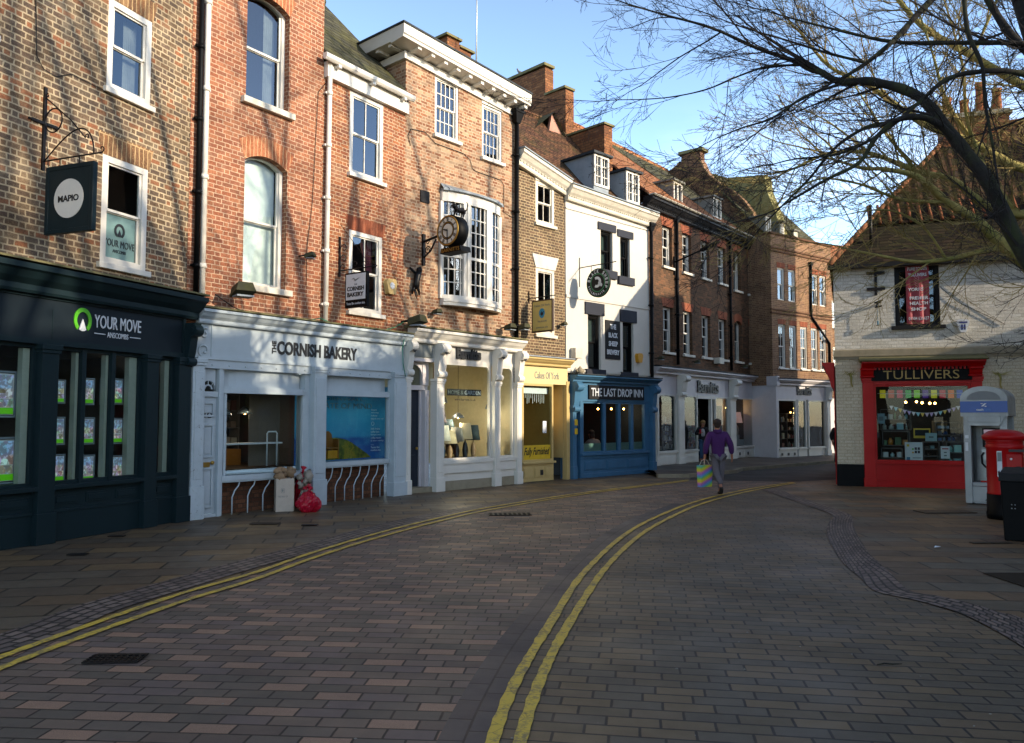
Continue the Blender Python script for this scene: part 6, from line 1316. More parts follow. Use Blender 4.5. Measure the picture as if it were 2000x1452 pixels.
mb = MB(); mb.prof([(.04, 3.18), (-.04, 3.18), (-.04, 3.24), (-.07, 3.245), (-.07, 3.40), (-.05, 3.425), (.04, 3.43)], -.04, TW); mb.build('string_course', M['stone'], h)
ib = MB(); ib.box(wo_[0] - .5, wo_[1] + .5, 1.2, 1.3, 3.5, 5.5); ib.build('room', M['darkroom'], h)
sash(h, wo_, 0, 1, 1, 1, mat=M['blackmatt'], sillmat=M['blackmatt'], fw=.08, inset=.06, silld=.10, sillx=.1, cur=None)
mb = MB(); mb.box(-.14, TW, -.24, -.12, TE - .09, TE + .01); mb.box(-.14, TW, -.12, .02, TE - .03, TE - .01); mb.build('gutter', M['blackmatt'], h)
RZ = 1.19; run = TD / 2 + .1
def hip_pt(u, v): return u, v
mb = MB(); e = TE - .02; dn = .22; x_ = -.10
def rz(y): return e + (y + dn) * RZ
ya = .75     # stone slate courses up to here
mb.quad((x_, -dn, e), (TW, -dn, e), (TW, ya, rz(ya)), (x_ + ya + dn, ya, rz(ya))); rf0 = mb.build('eaves_slates', M['stoneslate'], h)
mb = MB(); yr = run; mb.quad((x_ + ya + dn, ya, rz(ya) + .05), (TW, ya, rz(ya) + .05), (TW, yr, rz(yr) + .05), (x_ + yr + dn, yr, rz(yr) + .05))
mb.quad((x_ + yr + dn, yr, rz(yr) + .05), (TW, yr, rz(yr) + .05), (TW, TD + dn, e), (x_ + .5, TD + dn, e))
mb.build('roof', M['tile_t'], h)
mb = MB(); mb.quad((x_ + .5, TD + dn, e), (x_, -dn, e), (x_ + yr + dn, yr, rz(yr)), (x_ + yr + dn, yr, rz(yr))); mb.build('side_roof', tiles('side_dark_pantiles', ['#4a3426', '#5c3f2c', '#3c2b20', '#6d4a34'], .22, .24, .35, along='y', pant=.7), h)
mb = MB(); n = 22
for i in range(n): 
    t0, t1 = i / n, (i + .93) / n; A_, B_ = Vector((x_, -dn, e + .04)), Vector((x_ + yr + dn, yr, rz(yr) + .08)); mb.tube([A_ + (B_ - A_) * t0, A_ + (B_ - A_) * t1 + Vector((0, 0, .02))], .065, 7)
for i in range(25): mb.tube([(x_ + yr + dn + i * .4, yr, rz(yr) + .08), (x_ + yr + dn + i * .4 + .37, yr, rz(yr) + .1)], .09, 7)
mb.build('hip_tiles', paint('lichened_terracotta', '#7d5238', .9, .6, dcol='#4a4630'), h)
pt = MB(); pt_y = .74
i = 0; xx = x_ + ya + dn + .1
while xx < TW: pt.tube([(xx, ya - .05, rz(ya) + .06), (xx, ya + .5, rz(ya + .5) + .08)], .035, 6); xx += .24
pt.build('pantile_rolls', paint('orange_pantile_rolls', '#7d4a30', .9, .5, dcol='#2c231a'), h)
t = thing('chimney_stack', 'broad brick chimney stack with four clay pots above the steep dark roof', 'chimney', f, (3.9, 3.3, 9.0))
mb = MB(); mb.box(-.78, .85, -.4, .4, -.5, 1.05); mb.box(-.83, .90, -.45, .45, .9, 1.05) if False else None; mb.build('stack', M['brickc'], t)
mb = MB(); mb.box(-.86, .92, -.47, .47, 1.05, 1.13); mb.box(-.8, .87, -.42, .42, 1.13, 1.2); mb.build('cap', M['stone'], t)
for i, (xx, hh) in enumerate(((-.58, .62), (-.15, .5), (.25, .95), (.66, .72))): MB().lathe([(.14, 1.18), (.13, 1.3), (.11, 1.18 + hh * .85), (.13, 1.18 + hh * .88), (.13, 1.18 + hh)], (xx, 0, 0), 12).build('chimney_pot', M['pot'], t)
t = thing('iron_tie', 'black iron wall tie of one upright and two crossbars on the white brick corner', 'wall tie', f, (X(1710, 550), 0, 0)); zt = [f.q(1710, y)[1] for y in (520, 577, 534, 565)]
mb = MB(); mb.box(-.03, .03, -.05, .0, zt[1], zt[0]); mb.box(-.21, .21, -.056, -.01, zt[2] - .035, zt[2] + .035); mb.box(-.21, .21, -.056, -.01, zt[3] - .035, zt[3] + .035); mb.build('tie_bar', M['iron'], t)
t = thing('flue_pipe', 'thin dark pipe standing on the lower roof edge of the corner building', 'pipe', f, (X(1701, 460, .3), .3, rz(.3))); MB().tube([(0, 0, -.1), (0, 0, 1.0)], .04, 8).build('pipe', M['iron'], t)
x, z = f.q(1712, 597); t = thing('wall_bracket', 'old iron bracket with a short hanging cord under the wall tie', 'bracket', f, (x, 0, z)); mb = MB(); mb.tube([(0, 0, 0), (0, -.3, .04), (.05, -.42, .03)], .025, 6); mb.tube([(-.05, -.05, .06), (.12, -.25, .1)], .02, 6); mb.tube([(-.04, -.1, -.06), (.1, -.2, -.04)], .02, 6); mb.build('bracket', M['iron'], t); mb = MB(); mb.tube([(0, -.1, 0), (.01, -.1, -.4)], .006, 4); mb.tube([(.01, -.1, -.4), (.01, -.1, -.52)], .018, 6); mb.build('cord', plain('cord_blue', '#2a6a80'), t)
x, z = f.q(1880, 637); t = thing('alarm_box', 'white six-sided alarm box on the white brick wall right of the banner window', 'alarm', f, (x, 0, z)); mb = MB(); mb.plate([(-.13, .09), (-.09, .14), (.09, .14), (.13, .09), (.05, -.15), (-.05, -.15)], -.08, 0); mb.build('case', M['wtext'], t, .01); mb = MB(); mb.box(-.09, .09, -.085, -.08, .06, .1); mb.box(-.05, -.01, -.085, -.08, -.1, .03); mb.box(.01, .05, -.085, -.08, -.1, .03); mb.build('emblem', plain('alarm_blue', '#1f2a6a'), t)
for px0, lb, sc_ in ((1660, 'left dried climbing-plant stub tied to the cream wall beside the red shopfront', 1.0), (1950, 'right dried climbing-plant stub on the cream wall above the cash machine', 1.2)):
    x, z = f.q(px0, 735); t = thing('plant_stub', lb, 'plant', f, (x, -.02, z)); mb = MB(); rnd = random.Random(px0)
    mb.tube([(0, -.03, .05 * sc_), (.03, -.06, -.05), (.02, -.04, -.18 * sc_), (.05, -.06, -.27 * sc_)], [.03, .022, .018, .02], 6)
    for k in range(9): a = rnd.uniform(-.25, .3); mb.tube([(0, -.03, .04), (a * .5, -.07, .07 + rnd.uniform(-.05, .03)), (a, -.06, .06 + rnd.uniform(-.03, .1))], [.014, .009, .004], 4)
    mb.build('stems', M['mossbark'], t)
wire('thin slack cable slanting down the white wall to a hook', f, [(1835, 545), (1880, 580), (1920, 607), (1963, 634)], -.02, .006, plain('pale_cable', '#7a7468')); wire('second thin cable slanting from the banner window to the hook', f, [(1836, 560), (1870, 590), (1920, 613), (1963, 634)], -.03, .006, M['blackmatt'])
# banner
x0, x1, z0, z1 = f.rect(1768, 1815, 521, 634, -.03)
t = thing('banner', 'crimson vertical banner with white lettering and wheat motif hanging over the dark window', 'banner', f, (x0, -.03, z0)); w_, hh = x1 - x0, z1 - z0
mb = MB(); n = 12
for i in range(n):
    a, b = w_ * i / n, w_ * (i + 1) / n; ya_, yb_ = -.02 * math.sin(i * 1.1), -.02 * math.sin((i + 1) * 1.1); mb.add([(a, ya_, 0), (b, yb_, 0), (b, yb_, hh), (a, ya_, hh)], [[0, 1, 2, 3]], True)
bo = mb.build('cloth', plain('crimson_banner', '#8f1a2c', .45), t)
for i, (s_, a, b, c) in enumerate((('PURE FOODS', .08, .92, .955), ('TULLIVERS', .1, .9, .85), ('YORKS', .08, .75, .60), ('PREMIER', .15, .95, .45), ('HEALTH', .15, .92, .36), ('SHOP', .2, .85, .26), ('01904 636437', .08, .95, .10))): text(bo, s_, w_ * a, w_ * b, hh * (c - .033), hh * (c + .022), -.026, M['wtext'], .003, bold=.02 if i < 6 else 0)
mb = MB()
for k in range(5):
    for sg in (-1, 1): mb.plate([(w_ * .55 + .02, hh * (.62 + .04 * k)), (w_ * .55 + sg * .11, hh * (.70 + .04 * k)), (w_ * .55 + sg * .07, hh * (.66 + .04 * k))][::sg], -.03, -.026)
mb.tube([(w_ * .55, -.028, hh * .3), (w_ * .58, -.028, hh * .6), (w_ * .55, -.028, hh * .84)], .008, 4); mb.build('wheat_motif', plain('faded_pink', '#b57078', .5), bo)

# red shopfront
s = thing('shopfront', 'bright red health shop front with a black name board and gold lettering', 'shopfront', f, (0, 0, 0))
z = lambda y: f.q(1700, y)[1]
xl, xr = X(1685), X(1925); MB().prof([(.0, z(708)), (-.38, z(708)), (-.40, z(706)), (.0, z(697))], X(1677, 705), xr + .05).build('flashing', M['mossstone'], s)
mb = MB(); mb.prof([(0, z(719)), (-.20, z(719)), (-.26, z(715)), (-.34, z(711)), (-.34, z(708.5)), (0, z(708.5))], xl, xr); k = xl + .3
while k < xr - .3: mb.box(k, k + .04, -.16, -.10, z(724), z(719)); k += .085
mb.build('cornice', M['red'], s)
a, b = X(1701, 730), X(1897, 730); nb = MB().box(a, b, -.10, .0, z(745), z(719.5)).build('name_board', M['black'], s)
text(nb, 'TULLIVERS', X(1724, 733), X(1872, 733), z(742), z(725.5), -.101, M['goldtext'], .008, bold=-.004)
P_ = [(xl + .02, X(1708.5)), (X(1899), X(1921))]
for a_, b_ in P_: pilaster(s, M['red'], a_, b_, 0, 2.70, proj=.06, plinth=.22, panel=False); console(s, M['red'], a_ - .05, b_, 2.70, z(719.5), .28)
mb = MB(); wx0, wx1 = P_[0][1], P_[1][0]; zs = .62
mb.box(wx0, wx1, -.05, .1, z(752), z(745.2)); frame(mb, wx0, wx1, zs, z(752), -.02, .1, .05); mb.box(wx0, wx1, -.02, .12, 0.02, zs - .03); mb.box(wx0, wx1, -.06, .12, zs - .05, zs + .01); mb.box(wx0, wx1, -.045, .1, 0.004, .16)
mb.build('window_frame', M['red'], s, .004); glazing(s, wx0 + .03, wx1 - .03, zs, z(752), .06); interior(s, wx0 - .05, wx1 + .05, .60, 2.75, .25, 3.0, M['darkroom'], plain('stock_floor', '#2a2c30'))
# things in the red shop's window
def dq(px, py, d): return f.q(px, py, d)
pal = ['#b8a818', '#a03820', '#a82848', '#128a38', '#70b018', '#48187a', '#b8b018', '#a82838', '#c05a14', '#1a3a9a']
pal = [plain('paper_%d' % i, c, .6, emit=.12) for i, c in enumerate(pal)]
for i in range(10):
    x, z_ = dq(1724 + 16.7 * i, 770, .22); t = thing('paper_flag', '%s square paper flag, %s from the left on the string inside the red shopfront' % (('yellow', 'dark orange', 'crimson', 'green', 'lime', 'purple', 'lemon yellow', 'red', 'orange', 'blue')[i], ('first', 'second', 'third', 'fourth', 'fifth', 'sixth', 'seventh', 'eighth', 'ninth', 'tenth')[i]), 'paper flag', f, (x, .22, z_), group='coloured paper flags across the top of the red shop window')
    MB().box(-.065, .065, -.002, .002, -.10, .10).build('sheet', pal[i], t)
wire('pale string carrying the coloured paper flags', f, [(1714, 769), (1800, 770), (1893, 768)], .22, .006, M['wtext'], 'flag_string')
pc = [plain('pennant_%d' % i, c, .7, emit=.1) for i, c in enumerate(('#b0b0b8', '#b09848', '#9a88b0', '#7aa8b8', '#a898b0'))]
bun = thing('bunting', 'sagging string of small pastel triangle pennants in the red shop window', 'bunting', f, (dq(1741, 793, .25)[0], .25, 0))
bx = dq(1741, 793, .25)[0]; pts = []
for i in range(17):
    u = i / 16; px = 1741 + (1880 - 1741) * u; py = 793 + 14 * math.sin(math.pi * min(u * 1.05, 1)) ; x, z_ = dq(px, py, .25); pts.append((x - bx, 0, z_))
    MB().plate([(x - bx - .045, z_), (x - bx + .045, z_), (x - bx, z_ - .10)][::-1], -.002, .002).build('pennant', pc[(i * 3) % 5], bun)
MB().tube(pts, .004, 4).build('string', M['wtext'], bun)
stuff_shelf(f, X(1727), X(1783), .45, dq(1727, 870, .45)[1], dq(1727, 843, .45)[1] , 1, 'white cube shelf of green and amber bottles in the red shop window', seed=31, cols=['#1f4a24', '#2c5a2c', '#a06a2a'])
stuff_shelf(f, X(1723), X(1766), .30, dq(1727, 894, .3)[1], dq(1727, 876, .3)[1], 1, 'row of small white bottles and tubes low in the red shop window', seed=33, cols=['#a8acb0', '#b0b4b4', '#8aa8ac'])
stuff_shelf(f, X(1727), X(1790), .75, dq(1727, 840, .75)[1], dq(1727, 800, .75)[1], 2, 'back shelf of pale blue and green cartons in the red shop window', seed=35, cols=['#6f9aa4', '#8ab0a8', '#9aa4a0', '#4f8a60'])
stuff_shelf(f, X(1807), X(1840), .35, dq(1807, 905, .35)[1], dq(1807, 864, .35)[1], 3, 'blue-green rack of brown bottles with white labels in the red shop window', seed=37, cols=['#1f1410', '#2a1c14', '#4a6a70'])
stuff_shelf(f, X(1840), X(1893), .8, dq(1840, 862, .8)[1], dq(1840, 826, .8)[1], 3, 'right-hand back shelf of blue boxes in the red shop window', seed=39, cols=['#1a3a6a', '#24508a', '#7a8a9a', '#101c34'])
stuff_shelf(f, X(1853), X(1893), .35, dq(1853, 905, .35)[1], dq(1853, 864, .35)[1], 2, 'turquoise cartons at the lower right of the red shop window', seed=41, cols=['#5f9a98', '#4a8484', '#7ab0a8'])
def board(px0, px1, y0_, y1_, d, mat, label, lines=None, cat='notice'):
    a, b, c, e_ = f.rect(px0, px1, y0_, y1_, d); t = thing('notice_board', label, cat, f, (a, d, c)); mb = MB().box(0, b - a, -.01, .01, 0, e_ - c); o = mb.build('board', mat, t)
    for (u0, u1, v0, v1, m_) in lines or []: MB().box((b - a) * u0, (b - a) * u1, -.014, -.010, (e_ - c) * v0, (e_ - c) * v1).build('printed_block', m_, o)
    return t
G_ = plain('print_grey', '#5a6468'); A_ = plain('print_dark', '#2a2434')
board(1767, 1802, 864, 903, .28, M['wtext'], 'white price board with small product pictures propped in the red shop window', [(.55, .68, .62, .75, A_), (.72, .85, .62, .75, A_), (.55, .68, .45, .58, A_), (.72, .85, .45, .58, A_), (.1, .25, .78, .9, M['yellow']), (.08, .28, .08, .26, plain('print_blue', '#2a6a8a')), (.4, .5, .62, .7, M['green']), (.4, .5, .45, .53, M['alarmy']), (.42, .9, .2, .24, G_), (.3, .95, .05, .08, G_)])
board(1807, 1830, 846, 862, .3, plain('pale_blue_carton', '#8aa4aa'), 'pale blue carton standing on the bottle rack', [(.3, .7, .4, .6, G_)], 'carton'); board(1837, 1855, 872, 896, .3, M['wtext'], 'small white notice right of the bottle rack', [(.15, .85, .75, .85, plain('print_red', '#9a3a40')), (.35, .65, .45, .55, G_), (.35, .65, .2, .3, G_)])
board(1784, 1817, 837, 856, .6, M['yellow'], 'open yellow crate in the middle of the red shop window', [(.08, .92, .25, .85, M['darkroom'])], 'crate'); board(1820, 1850, 822, 845, 1.0, M['card'], 'brown cardboard carton on the back shelf of the red shop', None, 'carton'); board(1714, 1728, 808, 828, .3, plain('pale_poster', '#6f8a92'), 'pale blue poster at the left edge of the red shop window', [(.2, .8, .3, .7, G_)], 'poster')
for k, (px, py) in enumerate(((1790, 785), (1801, 787), (1816, 788), (1826, 788), (1769, 786))): x, z_ = dq(px, py, 1.4); bulb(x, 1.4, z_, f, '%s small warm ceiling light inside the red shop' % ('second', 'third', 'fourth', 'fifth', 'first')[k], 1.6, r=.03, cable=.2, group='ceiling lights inside the red shop')
# side shopfront of the corner building: red cornice end past the corner
s = thing('shop_cornice', 'red moulded cornice end projecting past the corner on the side street', 'cornice', f, (-.01, 0.3, 0), -.073); z1_, z0_ = f.q(1615, 710, .6)[1], f.q(1631, 757, .6)[1]
mb = MB(); mb.plate([(0, z1_), (-.30, z1_), (-.30, z1_ - .06), (-.24, z1_ - .1), (-.2, z1_ - .25), (-.12, z1_ - .42), (-.08, z0_), (0, z0_ - .05)], 0, 4.5); mb.build('moulding', M['red'], s); MB().box(-.02, 0, .02, 4.5, 0.01, z0_).build('side_panel', M['red'], s)

# ---- cash machine booth
p = gp(1886, 985); q = gp(1968, 990); rz_ = math.atan2((q - p).y, (q - p).x)
t = thing('cash_machine_booth', 'silver-grey telephone booth with an arched top and blue cash machine panel', 'cash booth', None, p, rz_); W_ = (q - p).length * 1.06; Hb = 2.05; D_ = .9
mb = MB()
for x in (0, W_ - .13): mb.box(x, x + .13, 0, .12, .02, Hb); mb.box(x, x + .13, D_ - .1, D_, .02, Hb)
mb.box(0, .05, .12, D_ - .1, .02, .30); mb.box(.13, W_ - .13, .02, .08, .36, .44); mb.box(.13, W_ - .13, .05, .09, .02, .06); mb.box(W_ - .05, W_, .12, D_ - .1, .02, .3)
mb.box(0, .03, .12, D_ - .1, .02, Hb); mb.build('frame', M['booth'], t, .012)
MB().box(.13, W_ - .13, .03, .07, .06, .355).build('lower_panel', M['booth'], t)
n = 14; ar = [(W_ / 2 - (W_ / 2 + .02) * math.cos(math.pi * i / n), 2.08 + .24 * math.sin(math.pi * i / n)) for i in range(n + 1)]
mb = MB(); mb.plate([(-.02, 1.74)] + [(W_ + .02, 1.74)] + ar[::-1], -.06, D_ + .03); mb.box(.10, W_ - .10, -.075, -.06, 1.62, 1.74); mb.plate([(.02, 1.74), (.13, 1.56), (W_ - .13, 1.56), (W_ - .02, 1.74)], -.055, .1); hd = mb.build('head', M['booth'], t, .012)
mb = MB(); ar2 = [(W_ / 2 - (W_ / 2 - .09) * math.cos(math.pi * i / n), 2.07 + .16 * math.sin(math.pi * i / n)) for i in range(n + 1)]; mb.plate([(.09, 2.06), (W_ - .09, 2.06)] + ar2[::-1], -.07, -.055); mb.build('arch_panel', plain('dull_panel', '#6f7478', .5), hd)
bp = MB().box(-.025, W_ + .025, -.085, -.02, 1.81, 2.03).build('blue_panel', M['kiosk'], hd)
text(bp, 'cash', W_ * .34, W_ * .50, 1.845, 1.89, -.086, M['wtext'], .003, bold=.03); text(bp, 'zone', W_ * .51, W_ * .66, 1.845, 1.885, -.086, plain('faint_blue', '#3f78b8'), .002)
mb = MB(); mb.plate([(W_ * .45, 1.93), (W_ * .50, 1.93), (W_ * .575, 1.99), (W_ * .525, 1.99)], -.09, -.085); mb.plate([(W_ * .44, 1.975), (W_ * .44, 1.99), (W_ * .5, 1.99), (W_ * .48, 1.975)], -.09, -.085); mb.plate([(W_ * .53, 1.92), (W_ * .53, 1.94), (W_ * .57, 1.94), (W_ * .57, 1.92)], -.09, -.085); mb.build('zigzag_logo', M['wtext'], bp)
mc = MB(); mc.box(.13, W_ - .13, .55, .7, .44, 1.60); MB().box(.15, W_ - .15, .50, .55, .9, 1.55).build('screen_surround', M['booth'], t); mc.build('back_panel', M['silver'], t)
mb = MB(); mb.box(.27, .62, .36, .5, 1.12, 1.50); sc = mb.build('machine_housing', M['blackmatt'], t, .01); MB().box(.30, .58, .345, .36, 1.28, 1.47).build('screen', plain('screen_glow', '#7a6a78', .3, emit=.5), sc); MB().box(.44, .54, .345, .36, 1.14, 1.2).build('receipt_slot', M['wtext'], sc)
kb = MB(); kb.box(.26, .66, .30, .5, .86, 1.08); kb.box(.34, .56, .27, .32, .9, 1.02); kb.build('keypad', M['silver'], t); MB().tube([(.30, .28, 1.02), (.26, .27, .95), (.27, .27, .8), (.33, .3, .72)], .02, 6).build('cord', M['blackmatt'], t)
MB().box(.32, .7, .34, .52, .5, .74).build('lower_box', M['blackmatt'], t, .02)
gm = MB(); gm.quad((.025, .12, .3), (.025, D_ - .1, .3), (.025, D_ - .1, Hb), (.025, .12, Hb)); gm.build('side_pane', M['shopglass'], t)
mb = MB(); mb.plate([(.34, .09), (.60, .09), (.47, .29)], .015, .028); tr = mb.build('warning_triangle', M['btext'], t); MB().plate([(.37, .107), (.57, .107), (.47, .262)], .008, .014).build('yellow_face', M['yellow'], tr); MB().plate([(.48, .225), (.445, .17), (.468, .172), (.455, .12), (.495, .185), (.472, .183)], .002, .007).build('lightning', M['btext'], tr)
mb = MB(); mb.box(.03, .08, -.01, 0, 1.05, 1.22); mb.box(.03, .09, -.008, 0, 1.3, 1.36); mb.build('sticker', M['wtext'], t)

# ---- pillar box
p = gp(1967, 1014)
t = thing('pillar_box', 'red cast-iron pillar post box with a black base beside the cash booth', 'post box', None, p, -.35)
MB().lathe([(.29, .002), (.30, .10), (.29, .14), (.285, .42)], (0, 0, 0), 36).build('base', M['black'], t)
MB().lathe([(.285, .42), (.275, .44), (.272, 1.18), (.285, 1.20), (.285, 1.235), (.272, 1.25), (.272, 1.30), (.30, 1.33)], (0, 0, 0), 40).build('body', M['postred'], t)
mb = MB(); mb.lathe([(.28, 1.32), (.325, 1.34), (.335, 1.38), (.33, 1.41), (.30, 1.425), (.29, 1.44), (.24, 1.475), (.14, 1.50), (.03, 1.51)], (0, 0, 0), 40)
mb.build('cap', M['postred'], t)
mb = MB(); mb.box(-.17, -.10, -.272, -.245, .80, 1.15); mb.box(-.17, -.08, -.274, -.245, .72, .79); mb.build('collection_plate', M['wtext'], t); MB().box(.0, .24, -.285, -.2, 1.14, 1.18).build('slot', M['btext'], t)
mb = MB(); mb.box(-.04, .19, -.279, -.22, .62, 1.10); mb.build('door', M['postred'], t, .01)
MB().ball((.03, -.285, 1.02), .02, 8, 6, (1, .3, 1)).build('sticker', M['wtext'], t)
mb = MB(); mb.lathe([(.274, 1.27), (.280, 1.275), (.280, 1.285), (.274, 1.29)], (0, 0, 0), 36); mb.build('moulded_band', M['postred'], t); MB().box(.10, .16, -.29, -.27, .84, .90).build('lock', M['blackmatt'], t); mb = MB(); mb.box(-.165, -.105, -.276, -.272, .98, 1.13); mb.build('times_card', M['gtext'], t)
# ---- litter bin
p = gp(1962, 1056); q = gp(2045, 1062); rz_ = math.atan2((q - p).y, (q - p).x)
t = thing('litter_bin', 'tall black litter bin with a sloping grey-edged lid at the right edge', 'litter bin', None, p, rz_)
mb = MB(); mb.add([(0, 0, .0), (.56, 0, 0), (.56, .5, 0), (0, .5, 0), (-.03, -.03, .82), (.59, -.03, .82), (.59, .53, .82), (-.03, .53, .82)], [[0, 3, 2, 1], [0, 1, 5, 4], [1, 2, 6, 5], [2, 3, 7, 6], [3, 0, 4, 7], [4, 5, 6, 7]]); mb.build('body', M['black'], t, .015)
mb = MB(); mb.add([(-.05, -.05, .82), (.61, -.05, .82), (.61, .55, .82), (-.05, .55, .82), (-.04, -.04, .93), (.60, -.04, .93), (.55, .45, 1.0), (.01, .45, 1.0)], [[0, 3, 2, 1], [0, 1, 5, 4], [1, 2, 6, 5], [2, 3, 7, 6], [3, 0, 4, 7], [4, 5, 6, 7]]); mb.build('lid', M['blackmatt'], t, .012)
mb = MB(); mb.box(-.055, -.045, -.04, .5, .90, .94); mb.build('lid_trim', M['silver'], t)
mb = MB()
for a, b in ((.10, .45), (.14, .45), (.10, .50), (.14, .50)): mb.ball((a, -.02, b), .01, 6, 4)
mb.build('rivet', M['silver'], t)

# ---- rubbish outside the bakery
p = gp(556, 1000)
t = thing('cardboard_box', 'tall pale cardboard box stuffed with packing paper against the bakery', 'cardboard box', None, p, .38)
mb = MB(); mb.box(-.16, .16, -.0, .34, 0, .60); bo = mb.build('box_body', [M['cardw']], t, .008)
mb = MB(); mb.box(.161, .166, 0.01, .33, .01, .59); mb.build('brown_side', M['card'], t)
text(bo, 'THIS WAY UP', -.13, .05, .26, .29, -.001, M['gtext'], .002); mb = MB(); frame(mb, -.07, -.01, .34, .42, -.003, -.001, .006); mb.plate([(-.05, .36), (-.03, .36), (-.03, .39), (-.02, .39), (-.04, .41), (-.06, .39), (-.05, .39)], -.003, -.001); mb.build('printed_mark', M['gtext'], bo)
mb = MB(); rnd = random.Random(4)
for k in range(14): mb.ball((rnd.uniform(-.12, .14), rnd.uniform(.05, .3), .6 + rnd.uniform(0, .14)), rnd.uniform(.05, .1), 7, 5, (1, 1, .8), .35)
mb.build('packing_paper', M['card'], t)
t = thing('plastic_wrap', 'crumpled clear plastic wrap spilling between the box and the red bags', 'plastic wrap', None, p + Vector((.28, .16, 0)), 0); mb = MB()
for k in range(22): zz = rnd.uniform(.05, .68); mb.ball((rnd.uniform(-.06, .12), rnd.uniform(-.05, .15), zz), rnd.uniform(.04, .09), 6, 5, (1, 1, 1.2), .5)
mb.build('crumpled_sheet', M['clear'], t)
def bag(label, pos, r, hgt, seed, g):
    rnd = random.Random(seed); t = thing('rubbish_bag', label, 'rubbish bag', None, pos, rnd.uniform(0, 3), group=g); mb = MB(); n, m_ = 26, 14; o = len(mb.v); ph = [rnd.uniform(0, 6.28) for _ in range(8)]
    for i in range(m_ + 1):
        v = i / m_; rr = r * (math.sin(math.pi * min(v * .92 + .09, 1)) ** .5) * (1 - .35 * v)
        for j in range(n):
            a = 2 * math.pi * j / n; k = 1 + .10 * math.sin(3 * a + ph[0] + 3 * v) + .07 * math.sin(7 * a + ph[1] - 5 * v) + .05 * math.sin(11 * a + ph[2] + 9 * v) + rnd.uniform(-.03, .03); mb.v.append((rr * k * math.cos(a), rr * k * math.sin(a), max(hgt * v + (rnd.uniform(-.015, .015) if i else 0), 0)))
    for i in range(m_):
        for j in range(n): mb.f.append([o + i * n + j, o + i * n + (j + 1) % n, o + (i + 1) * n + (j + 1) % n, o + (i + 1) * n + j]); mb.sm.append(False); mb.mi.append(0)
    mb.f.append([o + m_ * n + j for j in range(n)]); mb.sm.append(True); mb.mi.append(0); mb.build('bag_body', M['redbag'], t)
    mb = MB(); mb.tube([(0, 0, hgt * .96), (.01, 0, hgt * 1.05), (.03, .02, hgt * 1.12)], [.03, .02, .06], 9); mb.build('tied_neck', M['redbag'], t)
pb = gp(603, 1000); bag('bulging red rubbish bag in front on the pavement', pb, .245, .38, 3, 'red rubbish bags outside the bakery'); bag('slimmer red rubbish bag leaning behind the bulging one', gp(590, 992), .19, .68, 8, 'red rubbish bags outside the bakery')

# ---- floodlights, cables and boxes on the left-hand row
def flood(label, fac, px, py, d0=-.1, rz=0, sc=1.0):
    x, z = fac.q(px, py, d0); t = thing('floodlight', label, 'floodlight', fac, (x, d0, z), rz); t.scale = (sc,) * 3
    MB().tube([(0, .25, .0), (0, .0, .02)], .025, 6).build('arm', M['iron'], t)
    mb = MB(); mb.add([(-.16, -.30, -.02), (.16, -.30, -.02), (.16, .0, -.10), (-.16, .0, -.10), (-.11, -.26, .12), (.11, -.26, .12), (.13, .0, .05), (-.13, .0, .05)], [[0, 3, 2, 1], [0, 1, 5, 4], [1, 2, 6, 5], [2, 3, 7, 6], [3, 0, 4, 7], [4, 5, 6, 7]]); mb.build('housing', paint('mossy_housing_%s' % int(px), '#3a3a2c', .8, .5, dcol='#5a5a30'), t, .01)
    MB().box(-.13, .13, -.27, -.04, -.105, -.08).build('lens', M['lead'], t)
flood('mossy floodlight jutting over the left end of the bakery cornice', FB[2], 468, 570, -.15, -.3, 1.15); flood('mossy floodlight over the right end of the bakery cornice', FB[3], 803, 628, -.1, .3, 1.15)
flood('small dark floodlight beside the drainpipe above the cream shop', FB[4], 1018, 640, -.05, 0, .8); flood('small black camera light above the right end of the cream shop', FB[4], 1098, 634, .05, 0, .5); flood('black floodlight fixed under the bow window sill', FB[3], 849, 610, .05, 0, .6); flood('dark speaker-like light above the lamp shop cornice right end', FB[3], 990, 640, -.05, 0, .8)
flood('small black floodlight on the orange-red brick between the two drainpipes', FB[2], 598, 500, .0, .4, .6)
for px, lb in ((1287, 'first small floodlight from the left above the long white shopfront'), (1358, 'second small floodlight from the left above the long white shopfront'), (1452, 'third small floodlight from the left above the long white shopfront')): flood(lb, FB[6], px, 700 + (px - 1287) * .1, -.05, 0, .6)
gr = plain('green_cable', '#1f7a5a', .5)
f = FB[2]
wire('green cable drooping along the top of the bakery cornice', f, [(400, 604), (430, 610), (480, 622), (530, 618), (560, 628), (600, 626), (625, 622), (650, 632), (690, 640), (740, 648), (770, 640), (788, 630)], -.12, .010, gr); wire('green cable end hanging down beside the dark teal shopfront', f, [(372, 640), (372, 670), (376, 710), (379, 732)], -.05, .012, gr)
wire('black cables sagging above the bakery fascia', f, [(420, 575), (455, 600), (500, 618), (560, 634), (620, 640), (700, 650), (760, 655)], -.05, .010); wire('green cable hanging from the right end of the bakery cornice', f, [(792, 650), (786, 680), (787, 710), (792, 736)], -.14, .010, gr)
wire('long thin cable running up the orange-red brick beside the white drainpipe', f, [(598, 560), (600, 480), (610, 400), (618, 250), (622, 180), (640, 158)], .13, .006)
wire('thin cable hanging along the mottled brick wall to the upper sill', FB[1], [(70, -20), (72, 110), (85, 135), (110, 150), (140, 145), (200, 175), (212, 184)], .13, .006)
